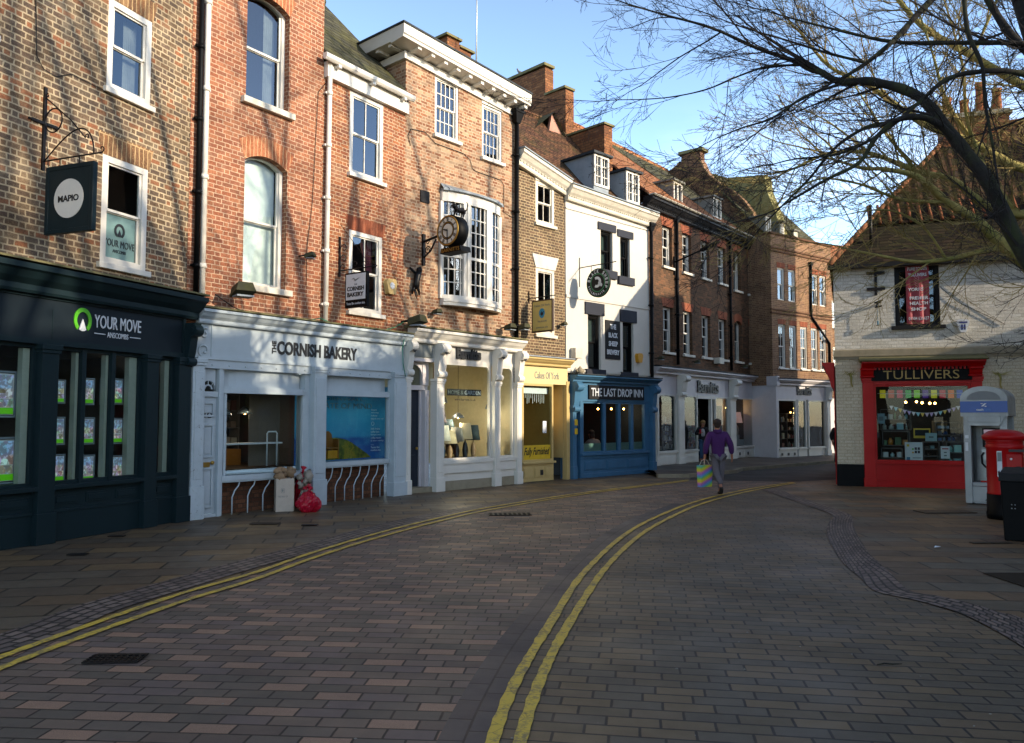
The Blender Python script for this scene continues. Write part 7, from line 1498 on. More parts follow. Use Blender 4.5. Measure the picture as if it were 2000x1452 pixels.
def box_on(fac, px0, px1, y0_, y1_, d, dep, mat, label, name, cat, hexa=False):
    a, b, c, e_ = fac.rect(px0, px1, y0_, y1_, d); t = thing(name, label, cat, fac, (a, d, c)); W__, H__ = b - a, e_ - c
    mb = MB()
    if hexa: mb.plate([(0, H__ * .75), (W__ * .15, H__), (W__ * .85, H__), (W__, H__ * .75), (W__ * .8, 0), (W__ * .2, 0)], -dep, 0)
    else: mb.box(0, W__, -dep, 0, 0, H__)
    mb.build('case', mat, t, .01); return t, W__, H__
t, a, b = box_on(FB[2], 749, 768, 545, 573, .15, .12, plain('alarm_cream', '#c0a468', .4), 'cream and yellow alarm box on the narrow rust-brown house', 'alarm_box', 'alarm', True); MB().ball((a / 2, -.125, b * .55), a * .25, 10, 6, (1, .2, 1)).build('emblem', M['wtext'], t)
t, a, b = box_on(FB[5], 1240, 1250, 691, 708, .12, .12, M['alarmy'], 'yellow alarm box on the white rendered house, above the pub', 'alarm_box', 'alarm', True)
t, a, b = box_on(FB[5], 1114, 1128, 680, 700, .12, .2, M['oldwhite'], 'pale grey meter box at the left edge of the white rendered house', 'meter_box', 'meter box')
t, a, b = box_on(FB[6], 1394, 1403, 699, 711, .1, .25, M['oldwhite'], 'small white extractor box above the long white shopfront', 'extractor_box', 'extractor')
t = thing('teapot_ornament', 'small stone-coloured teapot ornament on the ledge over the pub front', 'teapot', FB[5], (FB[5].q(1133, 735, -.05)[0], -.05, 2.93)); mb = MB(); mb.lathe([(.05, 0), (.11, .07), (.11, .13), (.05, .2), (.015, .22), (.015, .25)], (0, 0, 0), 14); mb.tube([(-.10, 0, .08), (-.17, 0, .15), (-.19, 0, .2)], [.03, .018, .012], 6); mb.tube([(.10, 0, .15), (.18, 0, .16), (.17, 0, .08), (.1, 0, .06)], .012, 6); mb.build('body', M['stone'], t)
# ================================================================== ground, roadway and markings
def flat(name, pxs, z, mat, kind='structure'):
    P = [gp(a, b, 0) for a, b in pxs]; mb = MB(); mb.v = [(p.x, p.y, z) for p in P]; mb.f = [list(range(len(P)))[::-1]]; mb.sm = [False]; mb.mi = [0]
    me = mb.mesh(name); me.materials.append(mat); o = bpy.data.objects.new(name, me); C.objects.link(o); o['kind'] = kind; return o
def flatw(name, P, z, mat):
    me = bpy.data.meshes.new(name); me.from_pydata([(p[0], p[1], z) for p in P], [], [list(range(len(P)))]); me.materials.append(mat); o = bpy.data.objects.new(name, me); C.objects.link(o); o['kind'] = 'structure'; return o
def smooth(pts, k=6):
    out_ = []; n = len(pts)
    for i in range(n - 1):
        p0, p1, p2, p3 = pts[max(i - 1, 0)], pts[i], pts[i + 1], pts[min(i + 2, n - 1)]
        for j in range(k):
            t = j / k; out_.append(0.5 * ((2 * p1) + (p2 - p0) * t + (2 * p0 - 5 * p1 + 4 * p2 - p3) * t * t + (3 * p1 - p0 - 3 * p2 + p3) * t ** 3))
    return out_ + [pts[-1]]
M['flags'] = paving('sandstone_flags', [(0, '#604d38'), (.2, '#6d583c'), (.4, '#574938'), (.6, '#775f3c'), (.8, '#5f5240')], '#15100a', .85, .42, .024, rot=-.18, wet=.42, stain=.45)
M['flags_r'] = paving('sandstone_flags_right', [(0, '#604e39'), (.2, '#70593b'), (.4, '#5b5140'), (.6, '#7a5f3d'), (.8, '#615a4a')], '#15100a', .95, .40, .022, rot=.12, wet=.42, stain=.4)
M['street'] = paving('mixed_street_pavers', [(0, '#5f5148'), (.15, '#6e5e51'), (.3, '#585047'), (.45, '#746257'), (.6, '#63584e'), (.8, '#6a5b56')], '#15100d', .28, .137, .010, rot=.075, wet=.45, stain=.3, tan='#a07f69')
M['plain'] = paving('brown_grey_pavers', [(0, '#5d503a'), (.2, '#695840'), (.4, '#544b3c'), (.6, '#6f5c3e'), (.8, '#5b513f')], '#150f09', .30, .137, .012, rot=.16, wet=.42, stain=.35)
M['edge'] = paving('edge_slabs', [(0, '#39363b'), (.5, '#403c40')], '#181414', .30, .30, .01, uv=True, wet=.4)
M['setts'] = paving('granite_setts', [(0, '#655751'), (.3, '#76665f'), (.6, '#5a4d48'), (.8, '#87756a')], '#0a0806', .16, .105, .024, uv=True, wet=.45, bump=1.0, fines=.5, stain=.2)
M['asphalt'] = paving('asphalt', [(0, '#1e1e21'), (.5, '#202023')], '#1c1c20', 5, 5, .001, wet=.6, stain=.3, fines=.6)
def yline():
    t = NT('worn_yellow_paint'); o = t.obj(); n = t.noise(28, 6, .7, o); n2 = t.noise(4, 5, .6, o)
    vr = t.n('TexVoronoi', feature='DISTANCE_TO_EDGE'); vr.inputs['Scale'].default_value = 5.5; t.l(o, vr.inputs['Vector']); c = t.mix(t.mr(t.m('ADD', t.m('MULTIPLY', n, .7), t.m('MULTIPLY', n2, .5)), .58, .70, 0, .9), lin('#cbab3c'), lin('#7a6c4c')); c = t.mix(t.mr(vr.outputs['Distance'], .0, .02, .5, 0), c, lin('#4a4436')); t.l(c, t.p.inputs['Base Color']); t.p.inputs['Roughness'].default_value = .6
    t.bump(t.noise(90, 3, .6, o), .5, .004); return t.mat
M['yline'] = yline()
flatw('ground', [(-120, -60), (160, -60), (160, 260), (-120, 260)], -.001, M['flags'])
LY1 = [(-260, 1395), (-100, 1325), (0, 1287), (120, 1243), (250, 1197), (370, 1157), (500, 1120), (600, 1085), (700, 1054), (780, 1032), (850, 1015), (925, 998), (1000, 985), (1085, 971.5), (1175, 959), (1260, 949), (1345, 938.5)]
LY2 = [(-260, 1432), (-100, 1352), (0, 1309), (120, 1262), (250, 1215), (370, 1173), (500, 1133), (600, 1096), (700, 1063), (780, 1040), (850, 1021.5), (925, 1003.5), (1000, 989.5), (1085, 975), (1175, 961.5), (1260, 951), (1345, 940)]
RY1 = [(930, 1600), (962, 1452), (1000, 1350), (1038, 1280), (1075, 1220), (1125, 1140), (1160, 1100), (1200, 1062), (1240, 1033), (1285, 1010), (1350, 984), (1425, 964), (1500, 950), (1550, 943.5)]
RY2 = [(985, 1600), (1016, 1452), (1048, 1350), (1076, 1285), (1106, 1230), (1150, 1158), (1180, 1115), (1215, 1077), (1253, 1045), (1296, 1019), (1358, 990), (1430, 968.5), (1505, 952.5), (1553, 945)]
def curve(pxs, k=5): return smooth([gp(a, b) for a, b in pxs], k)
bl_ = [(-260, 1600)] + LY2[::1]
left_edge = [(p.x, p.y) for p in curve(LY1)]
right_edge = [(p.x, p.y) for p in curve(RY1)]
tri = left_edge + [(gp(1400, 935).x, gp(1400, 935).y)] + right_edge[::-1]
def polymesh(name, P, z, mat):
    import bmesh
    bm = bmesh.new(); vs_ = [bm.verts.new((p[0], p[1], z)) for p in P]; f_ = bm.faces.new(vs_); bmesh.ops.triangulate(bm, faces=[f_])
    for f_ in bm.faces:
        if f_.normal.z < 0: f_.normal_flip()
    me = bpy.data.meshes.new(name); bm.to_mesh(me); bm.free(); me.materials.append(mat); o = bpy.data.objects.new(name, me); C.objects.link(o); o['kind'] = 'structure'; return o
polymesh('street_paving', [(-9, -8)] + left_edge + [(gp(1400, 935).x, gp(1400, 935).y)] + right_edge[::-1] + [(0.2, -8)], .003, M['street'])
SB = [(2140, 1345, 2140, 1290), (2000, 1267, 2000, 1212), (1940, 1232, 1950, 1198), (1875, 1200, 1900, 1182), (1790, 1175, 1830, 1166), (1710, 1157, 1775, 1155), (1680, 1130, 1740, 1122), (1650, 1105, 1700, 1085), (1628, 1075, 1680, 1055), (1615, 1045, 1667, 1030), (1617, 1025, 1666, 1015), (1625, 1007, 1655, 1004), (1570, 986, 1600, 985), (1520, 969, 1545, 966), (1485, 957, 1510, 955)]
re2 = [(p.x, p.y) for p in curve(RY1)]
polymesh('paved_roadway', re2 + [(gp(1500, 952).x, gp(1500, 952).y)] + [(gp(a, b).x, gp(a, b).y) for a, b, c, d in SB[::-1]] + [(9, 3), (9, -8), (.2, -8)], .004, M['plain'])
polymesh('right_pavement', [(gp(c, d).x, gp(c, d).y) for a, b, c, d in SB] + [(gp(1560, 944).x, gp(1560, 944).y), (gp(1600, 938).x, gp(1600, 938).y)] + [tuple(FB[8].w(.0, .1, 0))[:2], tuple(FB[8].w(13, .1, 0))[:2], (24, 8), (16, 2), (9, 3)], .002, M['flags_r'])
polymesh('asphalt_road', [(gp(a, b).x, gp(a, b).y) for a, b in ((1347, 938), (1349, 933.6), (1400, 929), (1440, 925), (1451, 920.5), (1535, 913.5), (1600, 908), (1660, 903))] + [(30, 40), (24, 30), tuple(FB[8].w(-1.0, 1, 0))[:2], (gp(1600, 937.5).x, gp(1600, 937.5).y), (gp(1557, 941).x, gp(1557, 941).y), (gp(1424, 940).x, gp(1424, 940).y)], .005, M['asphalt'])
# raised far pavement with a real kerb
K = [(1285, 934), (1346, 933.4), (1400, 928.5), (1440, 924.5), (1451, 920), (1535, 913), (1600, 907.5), (1660, 902.5)]
K = [gp(a, b) for a, b in K]; zk = .09
back = [Vector((20, 38, 0)), FB[7].w(L7, 1, 0), FB[7].w(0, 1, 0), FB[6].w(L6, 1, 0), FB[6].w(0, 1, 0), FB[6].w(-.3, 0, 0)]
P_ = [(p.x, p.y) for p in K] + [(p.x, p.y) for p in back]
polymesh('far_pavement', P_, zk, paving('far_slabs', [(0, '#55493c'), (.4, '#5f5142'), (.7, '#4d443a')], '#1f1a15', .6, .45, .01, rot=.8, wet=.5, stain=.5))
mb = MB(); hgt = [0.0, 0.02, .09, .09, .09, .09, .09, .09]
for i in range(len(K) - 1):
    a, b = K[i], K[i + 1]; d = (b - a).normalized(); n_ = Vector((-d.y, d.x, 0)) * .14
    mb.add([(a.x, a.y, 0), (b.x, b.y, 0), (b.x, b.y, zk + .012), (a.x, a.y, zk + .012), (a.x + n_.x, a.y + n_.y, zk + .012), (b.x + n_.x, b.y + n_.y, zk + .012), (a.x + n_.x, a.y + n_.y, 0), (b.x + n_.x, b.y + n_.y, 0)], [[0, 1, 2, 3], [3, 2, 5, 4], [0, 3, 4, 6], [1, 7, 5, 2]])
struct('kerb', mb, M['stone'])
# channels of setts
lch = [(-260, 1362), (-100, 1290), (0, 1262), (100, 1228), (200, 1188), (350, 1143), (500, 1100), (650, 1060), (750, 1031), (850, 1008), (925, 994), (1000, 982), (1085, 969), (1175, 957)]
wid_ = [.34] * 8 + [.32] * 6
cl = curve(lch, 5); 
struct('sett_channel', MB().strip(cl, .26, .20, .008), M['setts'])
struct('sett_band', None or (lambda: (lambda mb: mb)(MB()))(), M['setts']) if False else None
mb = MB(); mb.uv = []; acc = 0; pr_ = None
A_ = smooth([gp(a, b) for a, b, c, d in SB], 4); B_ = smooth([gp(c, d) for a, b, c, d in SB], 4)
for a, b in zip(A_, B_):
    m_ = (a + b) / 2; acc += (m_ - pr_).length if pr_ else 0; pr_ = m_; w__ = (a - b).length
    mb.v += [(a.x, a.y, .012), (b.x, b.y, .012)]; mb.uv += [(acc, w__ / 2), (acc, -w__ / 2)]
for i in range(len(A_) - 1): mb.f.append([2 * i + 1, 2 * i, 2 * i + 2, 2 * i + 3]); mb.sm.append(False); mb.mi.append(0)
struct('sett_band', mb, M['setts'])
# edging slabs left of the right-hand lines
ed = curve([(895, 1500), (905, 1452), (950, 1355), (1000, 1268), (1050, 1200), (1110, 1125), (1160, 1076), (1205, 1040), (1260, 1010), (1330, 985)], 5)
struct('edging_slabs', MB().strip(ed, .14, .14, .007), M['edge'])
for nm, pts in (('yellow_line', LY1), ('yellow_line', LY2), ('yellow_line', RY1), ('yellow_line', RY2)):
    c_ = curve(pts, 8); rnd = random.Random(len(pts)); wl = [.038 + rnd.uniform(-.007, .006) for _ in c_]
    struct(nm, MB().strip(c_, wl, wl, .014), M['yline'])
yl = curve([(1520, 909.8), (1600, 912), (1640, 914)], 3)
# covers and litter on the ground
def cover(px0, py, w_, d_, label, grid=True, mat=None):
    p = gp(px0, py); t = thing('drain_cover', label, 'drain cover', None, (p.x, p.y, .011), .06); mb = MB(); mb.box(-w_ / 2, w_ / 2, -d_ / 2, d_ / 2, 0, .008)
    mb.build('plate', mat or M['iron'], t)
    if grid:
        g_ = MB(); n = 9
        for i in range(n):
            for j in range(int(n * d_ / w_)): g_.box(-w_ / 2 + w_ * (i + .2) / n, -w_ / 2 + w_ * (i + .75) / n, -d_ / 2 + w_ * (j + .25) / n, -d_ / 2 + w_ * (j + .7) / n, .008, .014)
        g_.build('studs', M['iron'], t)
cover(226, 1290, .38, .2, 'patterned iron drain cover in the patterned street paving, bottom left'); cover(996, 1006, .75, .35, 'round-edged iron cover in the middle of the street beyond', mat=M['iron'])
cover(152, 1085, .22, .12, 'small dark stopcock cover on the left pavement nearest the teal shop', False); cover(228, 1049, .22, .10, 'small iron cover close against the teal stall riser', False); cover(605, 1027, .25, .12, 'small iron cover on the pavement in front of the red bags', False)
cover(518, 1024, .45, .2, 'rectangular stone inspection cover left of the red bags', False, paint('cover_brown', '#3f342c', .7, .4))
cover(1845, 1001, .95, .42, 'large recessed paving cover in front of the cash booth', False, paint('cover_stone', '#4a4036', .6, .4)); cover(1935, 1062, .55, .1, 'narrow slotted cover left of the litter bin', False, paint('cover_stone2', '#3d362f', .6, .4))
p = gp(2010, 1150); mb = MB(); mb.box(-.02, 1.6, -.7, .75, -.0, .006); o = mb.build('tree_pit', paint('tree_pit_soil', '#2a231b', .95, .3)); o.location = (p.x, p.y, .008); o['kind'] = 'structure'
rnd = random.Random(12); sp_ = [(1737, 1303), (1339, 1452 - 100), (1480, 1388), (1117, 1347), (1340, 1376), (430, 1330), (150, 1420), (1640, 1068), (1830, 1070), (1762, 1106), (330, 1360)]
LBL = {0: 'short dark twig lying on the plain pavers at right of centre', 8: 'pale scrap of paper on the right pavement below the cash booth'}
t = thing('fallen_twig', LBL[0], 'twig', None, (*gp(1737, 1303)[:2], .012), .1); MB().tube([(-.09, 0, .004), (-.03, .01, .01), (.02, -.004, .008), (.09, .0, .006)], [.004, .006, .006, .003], 5).build('stem', M['bark'], t)
t = thing('paper_scrap', LBL[8], 'litter', None, (*gp(1829, 1071)[:2], .012), .3); mb = MB(); mb.add([(-.06, -.02, .002), (0, .02, .02), (.07, -.01, .004), (.02, -.05, .012)], [[0, 3, 2, 1]]); mb.build('scrap', M['wtext'], t)
mb = MB(); rnd = random.Random(77)
for k in range(230):
    x_, y_ = rnd.uniform(-5, 9), rnd.uniform(3.2, 15); r__ = rnd.uniform(.003, .011); mb.ball((x_, y_, .016), r__, 5, 3, (1, rnd.uniform(.5, 1), .3), .3)
o = mb.build('grit', plain('pale_grit', '#8a8880', .8)); o['kind'] = 'stuff'; o['category'] = 'grit'; o['label'] = 'tiny pale bits of grit scattered over the paving'

# ================================================================== unseen houses right of the frame, added and sized to shade the street
def shade_house(label, a, b, depth, hgt, rise, mat, wins=True, z=0):
    F_ = Fac((b[0], b[1], 0), (a[0], a[1], 0)); t = thing('brick_house', label, 'house', F_, (0, 0, 0)); ops = []
    n = int(F_.L / 2.6)
    for i in range(n):
        for zz in (1.0, 4.0, 6.8):
            if zz + 2 < hgt: ops.append(((i + .5) * F_.L / n - .5, (i + .5) * F_.L / n + .5, zz, zz + 1.7, 0))
    shell(t, mat, 0, F_.L, hgt, 0, depth, ops, rev=.15)
    for o in ops: sash(t, o, 0, 2, 1, 1, sill=True)
    roof(t, M['tile_brown'], 0, F_.L, hgt, rise, depth / 2); return t, F_
t, F_ = shade_house('unseen three-storey brick house added right of the camera to shade the street', (15.5, -16), (17.5, 1.6), 7, 8.6, 3.9, M['brick2b']); 
t, F_ = shade_house('unseen tall brick house, second from the camera, sized to shade the left row', (17.6, 1.9), (17.35, 6.2), 7, 8.3, 3.2, M['brick7'])
t, F_ = shade_house('unseen low brick house between two taller ones, sized to set the shade line', (17.35, 6.4), (17.6, 13.4), 6, 5.6, 2.8, M['brick2b'])
t, F_ = shade_house('unseen flat-eaved brick shed added to keep sun off the lower corner building wall', (17.8, 13.6), (18.3, 16.0), 3, 6.0, .4, M['brick4'])
t, F_ = shade_house('unseen brick house added behind the corner building to block the sun', (18.4, 17.2), (19.1, 21.2), 6, 9.4, 2.4, M['brick6'])
t, F_ = shade_house('unseen tallest brick house added behind the corner building to shade the dark terrace', (19.5, 22.6), (20.45, 28.4), 2.6, 13.6, 2.0, M['brick6'])
t, F_ = shade_house('unseen low brick house added beyond the tallest one to shade the farther shopfront', (20.7, 28.6), (21.5, 34), 3, 5.9, .3, M['brick2b'])
t = thing('chimney_stack', 'brick chimney on the ridge of the unseen house right of the camera', 'chimney', None, (20.6, -1.2, 11.2), 0); MB().box(-.4, .4, -.9, .9, 0, 2.4).build('stack', M['brickc'], t)
for k in range(4): MB().lathe([(.13, 2.4), (.11, 3.0), (.13, 3.05)], (0, -.6 + .4 * k, 0), 10).build('chimney_pot', M['pot'], t)
# ================================================================== bare trees
def grow(mb, p, d, r, ln, lvl, rnd, lift=.15, wob=.35, sides=4, spread=(25, 60), dens=1.0, kids=(7, 6, 4, 0), minr=.0022):
    n = max(3, int(ln / .16)); n = min(n, 9); pts, rs = [p.copy()], [r]; cur = p.copy(); dd = d.normalized(); dirs = [dd.copy()]
    end = max(minr, r * .22)
    for i in range(n):
        t = (i + 1) / n; dd = (dd + Vector((rnd.uniform(-1, 1), rnd.uniform(-1, 1), rnd.uniform(-1, 1))) * wob * .45 + Vector((0, 0, lift * (t - .25) * .7))).normalized()
        cur = cur + dd * (ln / n); pts.append(cur.copy()); rs.append(r + (end - r) * t); dirs.append(dd.copy())
    mb.tube(pts, rs, sides if lvl < 2 else 3, cap=False)
    if lvl >= 3 or not kids[lvl]: return
    k = int(kids[lvl] * dens + rnd.random())
    for j in range(k):
        t = .12 + .85 * (j + rnd.random()) / k; i = min(int(t * n), n - 1); q = pts[i] + (pts[i + 1] - pts[i]) * (t * n - i); T = dirs[i]
        side = T.orthogonal(); side.rotate(Matrix.Rotation(rnd.uniform(0, 6.283), 3, T)); an = R(rnd.uniform(*spread)); nd = T * math.cos(an) + side.normalized() * math.sin(an)
        grow(mb, q, nd, max(minr, rs[i] * rnd.uniform(.4, .62)), ln * rnd.uniform(.38, .68) * (1 - .35 * t), lvl + 1, rnd, lift, wob, sides, spread, dens, kids, minr)
def limb_tree(label, base, trunk_top, limbs, barkm, twigm, seed, trunk_r=.24, per_m=3.6, twig_len=1.35, kids=(6, 5, 3, 0), minr=.0024, lift=.15, droop=0, group=None):
    rnd = random.Random(seed); t = thing('tree', label, 'tree', None, base); o = Vector(base)
    mb = MB(); tt = Vector(trunk_top) - o
    mb.tube([(0, 0, -.05), (0, 0, .25), tt * .5 + Vector((.05, 0, 0)), tt, tt * 1.15], [trunk_r * 1.35, trunk_r, trunk_r * .85, trunk_r * .75, trunk_r * .3], 14); mb.build('trunk', barkm, t)
    lb, tw = MB(), MB()
    for pts, r0, r1, *de in limbs:
        de = de[0] if de else 1.0
        P = smooth([Vector(p) - o for p in pts], 5); n = len(P); rs = [r0 + (r1 - r0) * (i / (n - 1)) ** .8 for i in range(n)]
        rs = [r * (1 + .08 * math.sin(i * 1.7)) for i, r in enumerate(rs)]; lb.tube(P, rs, 8)
        ln = sum((P[i + 1] - P[i]).length for i in range(n - 1)); k = int(ln * per_m * de)
        for j in range(k):
            u = (j + rnd.random()) / k; i = min(int(u * (n - 1)), n - 2); q = P[i] + (P[i + 1] - P[i]) * (u * (n - 1) - i); T = (P[i + 1] - P[i]).normalized()
            side = T.orthogonal(); side.rotate(Matrix.Rotation(rnd.uniform(0, 6.283), 3, T)); an = R(rnd.uniform(22, 58)); nd = T * math.cos(an) + side.normalized() * math.sin(an) + Vector((0, 0, -droop))
            big = rnd.random() < .35
            grow(tw, q, nd, min(rs[i] * .6, .018 if big else .010), twig_len * (rnd.uniform(.9, 1.5) if big else rnd.uniform(.4, .9)), 0 if big else 1, rnd, lift, .30, 4, (18, 44), 1.0, kids, minr)
        grow(tw, P[-1], (P[-1] - P[-2]), r1, twig_len, 0, rnd, lift, .3, 4, (20, 50), 1.0, kids, minr)
    lb.build('limbs', barkm, t); tw.build('twigs', twigm, t); return t
def AL(l): return [at(a, b, Y) for a, b, Y in l]
TB = (6.9, 8.9, 0); TT = (6.7, 8.8, 2.6)
l1 = [TT] + AL([(2075, 590, 8.7), (1990, 480, 8.8), (1932, 360, 9.0), (1862, 268, 9.2), (1795, 190, 9.4), (1705, 160, 9.6), (1640, 160, 9.8), (1600, 138, 9.9)])
l1b = AL([(1632, 158, 9.8), (1560, 122, 10), (1480, 95, 10.2), (1390, 55, 10.4), (1300, 30, 10.6), (1225, 8, 10.8)])
l2 = AL([(1872, 280, 9.2), (1820, 235, 9.1), (1760, 232, 9.0), (1712, 268, 8.9), (1678, 318, 8.8), (1612, 352, 8.7), (1540, 395, 8.6)])
l3 = AL([(2120, 190, 9.3), (2000, 145, 9.3), (1920, 140, 9.3), (1850, 155, 9.2), (1790, 205, 9.1), (1720, 262, 9.0), (1640, 300, 8.9), (1560, 310, 8.8)])
l4 = [Vector(TT)] + AL([(2150, 360, 9.3), (2060, 160, 9.6), (1975, 70, 9.8), (1930, 0, 10.0), (1880, -90, 10.2)])
l5 = AL([(2100, 110, 9.7), (2000, 86, 9.7), (1880, 84, 9.8), (1745, 82, 10), (1640, 60, 10.2), (1560, 40, 10.4), (1490, 20, 10.5)])
l6 = AL([(1880, -60, 10), (1800, 20, 9.9), (1745, 80, 9.8), (1690, 125, 9.8), (1650, 150, 9.8)])
l7 = AL([(1690, 122, 9.8), (1620, 105, 9.8), (1540, 80, 9.9), (1455, 55, 10), (1375, 25, 10.1)])
l8 = AL([(1882, -20, 9.4), (1890, 60, 9.3), (1918, 130, 9.2), (1924, 200, 9.2), (1940, 290, 9.1)])
l9 = AL([(1560, 128, 10), (1500, 130, 9.8), (1440, 150, 9.6), (1380, 175, 9.4), (1310, 190, 9.3), (1245, 195, 9.2)])
l10 = AL([(1640, 165, 9.8), (1570, 190, 9.5), (1510, 230, 9.3), (1450, 250, 9.2), (1400, 270, 9.2)])
l11 = AL([(1740, 240, 9.0), (1690, 250, 9.2), (1630, 290, 9.3), (1580, 350, 9.4), (1530, 400, 9.4), (1490, 440, 9.4)])
l12 = [Vector(TT), Vector((7.4, 7.2, 4.8)), Vector((7.2, 5.6, 7.0)), Vector((6.2, 4.6, 9.0)), Vector((5.4, 4.2, 10.5))]
l13 = [Vector(TT), Vector((6.9, 8.0, 5.0)), Vector((7.2, 7.2, 7.8)), Vector((7.0, 6.6, 10.2)), Vector((6.6, 6.2, 12.0))]
l14 = [Vector((7.2, 7.2, 7.8)), Vector((6.6, 6.4, 9.2)), Vector((5.6, 5.8, 10.6)), Vector((4.8, 5.4, 11.6))]
l15 = [Vector(TT), Vector((7.0, 9.8, 5.0)), Vector((7.0, 10.8, 8.0)), Vector((6.6, 11.6, 10.6)), Vector((6.0, 12.2, 12.6))]  # from here down: tall unseen limbs, added for branch shadows on the walls
l16 = [Vector((7.0, 9.8, 5.0)), Vector((7.6, 9.6, 8.0)), Vector((7.0, 9.0, 10.8)), Vector((6.0, 8.6, 13.0))]
l17 = [Vector((7.2, 5.6, 7.0)), Vector((7.0, 3.8, 9.0)), Vector((7.2, 2.4, 11.0)), Vector((6.6, 1.6, 12.4))]
l18 = [Vector((7.0, 7.2, 7.8)), Vector((8.2, 5.6, 9.4)), Vector((8.6, 4.6, 11.4)), Vector((8.2, 3.8, 13.4))]
l19 = [Vector((7.2, 6.6, 6.6)), Vector((6.4, 5.2, 8.4)), Vector((6.9, 4.6, 10.4)), Vector((6.2, 4.0, 12.6)), Vector((6.8, 3.4, 14.0))]
l20 = [Vector((7.0, 9.4, 4.6)), Vector((8.2, 8.6, 7.0)), Vector((8.4, 8.4, 9.6)), Vector((7.8, 8.9, 12.2))]
l21 = [Vector((7.0, 10.6, 7.4)), Vector((7.5, 11.2, 9.4)), Vector((7.6, 10.9, 11.4)), Vector((8.2, 10.4, 13.2))]
l22 = [Vector((7.2, 5.6, 7.0)), Vector((5.9, 4.8, 8.2)), Vector((5.2, 3.4, 9.8)), Vector((5.6, 2.2, 11.6))]
T1 = limb_tree('dark bare tree whose heavy limb arches in from the right over the street', TB, TT, [(l1, .115, .035), (l1b, .038, .010), (l2, .05, .012, .7), (l3, .045, .010), (l4, .085, .035), (l5, .045, .008), (l6, .05, .02), (l7, .022, .006), (l8, .03, .015), (l9, .016, .006, .7), (l10, .02, .007, .6), (l11, .028, .008, .45), (l12, .17, .07), (l13, .15, .06), (l14, .10, .05), (l15, .16, .07), (l16, .14, .06), (l17, .13, .06), (l18, .14, .06), (l19, .12, .05), (l20, .11, .05), (l21, .10, .05), (l22, .10, .05)], M['bark'], M['twig'], 11, per_m=3.3, twig_len=1.3, kids=(6, 5, 3, 0), droop=.12)  # high limbs above the frame are thickened to strengthen their wall shadows
TB2 = (12.4, 13.4, 0); TT2 = (12.2, 13.2, 3.0)
m = [([TT2] + AL([(2090, 575, 12.9), (2000, 512, 12.8), (1950, 470, 12.8), (1905, 430, 12.8), (1850, 395, 12.7), (1790, 345, 12.6), (1720, 330, 12.5)]), .13, .03),
     (AL([(1965, 482, 12.8), (1920, 490, 12.9), (1860, 505, 13), (1790, 512, 13), (1720, 500, 13), (1670, 490, 13)]), .05, .015),
     ([Vector(TT2)] + AL([(2100, 420, 13), (1990, 420, 13), (1920, 398, 13), (1860, 352, 13), (1790, 335, 13), (1700, 300, 13), (1620, 300, 13), (1550, 330, 13)]), .09, .015),
     ([Vector(TT2)] + AL([(2140, 330, 13.4), (2000, 330, 13.4), (1900, 280, 13.5), (1800, 240, 13.5), (1700, 170, 13.5), (1620, 130, 13.5), (1560, 60, 13.5)]), .10, .015),
     ([Vector(TT2)] + AL([(2150, 250, 13.6), (2020, 180, 13.8), (1900, 110, 14), (1800, 50, 14), (1740, -20, 14)]), .10, .03),
     (AL([(1905, 282, 13.5), (1850, 200, 13.5), (1820, 100, 13.5), (1790, 10, 13.6)]), .035, .01), (AL([(1990, 420, 13), (1930, 340, 13.2), (1890, 240, 13.2), (1880, 130, 13.2), (1850, 20, 13.2)]), .04, .012),
     (AL([(1790, 335, 13), (1730, 260, 13), (1690, 200, 13), (1640, 120, 13.1)]), .03, .008), (AL([(1850, 395, 12.7), (1760, 390, 12.7), (1680, 360, 12.6), (1600, 350, 12.6), (1540, 380, 12.6)]), .03, .008),
     (AL([(1700, 300, 13), (1620, 240, 13.1), (1560, 210, 13.2)]), .02, .006), ([Vector(TT2)] + AL([(2200, 150, 13.5), (2080, 40, 13.8), (1980, -40, 14)]), .1, .04), (AL([(1900, 110, 14), (1930, 40, 14), (1960, -30, 14)]), .03, .015),
     ([Vector(TT2), Vector((12.0, 13.6, 6.5)), Vector((11.2, 13.9, 9.5)), Vector((10.6, 14.4, 12.5))], .13, .04), ([Vector((12.0, 13.6, 6.5)), Vector((12.2, 12.2, 9)), Vector((11.6, 11.4, 12)), Vector((10.9, 11, 14))], .1, .03),
     (AL([(1850, 510, 13), (1800, 440, 12.9), (1730, 410, 12.8), (1650, 420, 12.7)]), .022, .006)]
m = [(a, b * 1.2, c * 1.2) for a, b, c in m]
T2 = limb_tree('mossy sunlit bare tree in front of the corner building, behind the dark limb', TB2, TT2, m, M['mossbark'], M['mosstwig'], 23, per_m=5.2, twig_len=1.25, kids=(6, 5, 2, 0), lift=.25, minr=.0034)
T3 = copy_tree(T1); T3['label'] = 'bare tree added outside the view on the right to cast branch shadows'; T3.location = (13.4, -2.0, 0); T3.rotation_euler = (0, 0, .35); T3.scale = (1.15, 1.15, 1.15)  # unseen copy of the dark tree, added to shadow the left-hand row

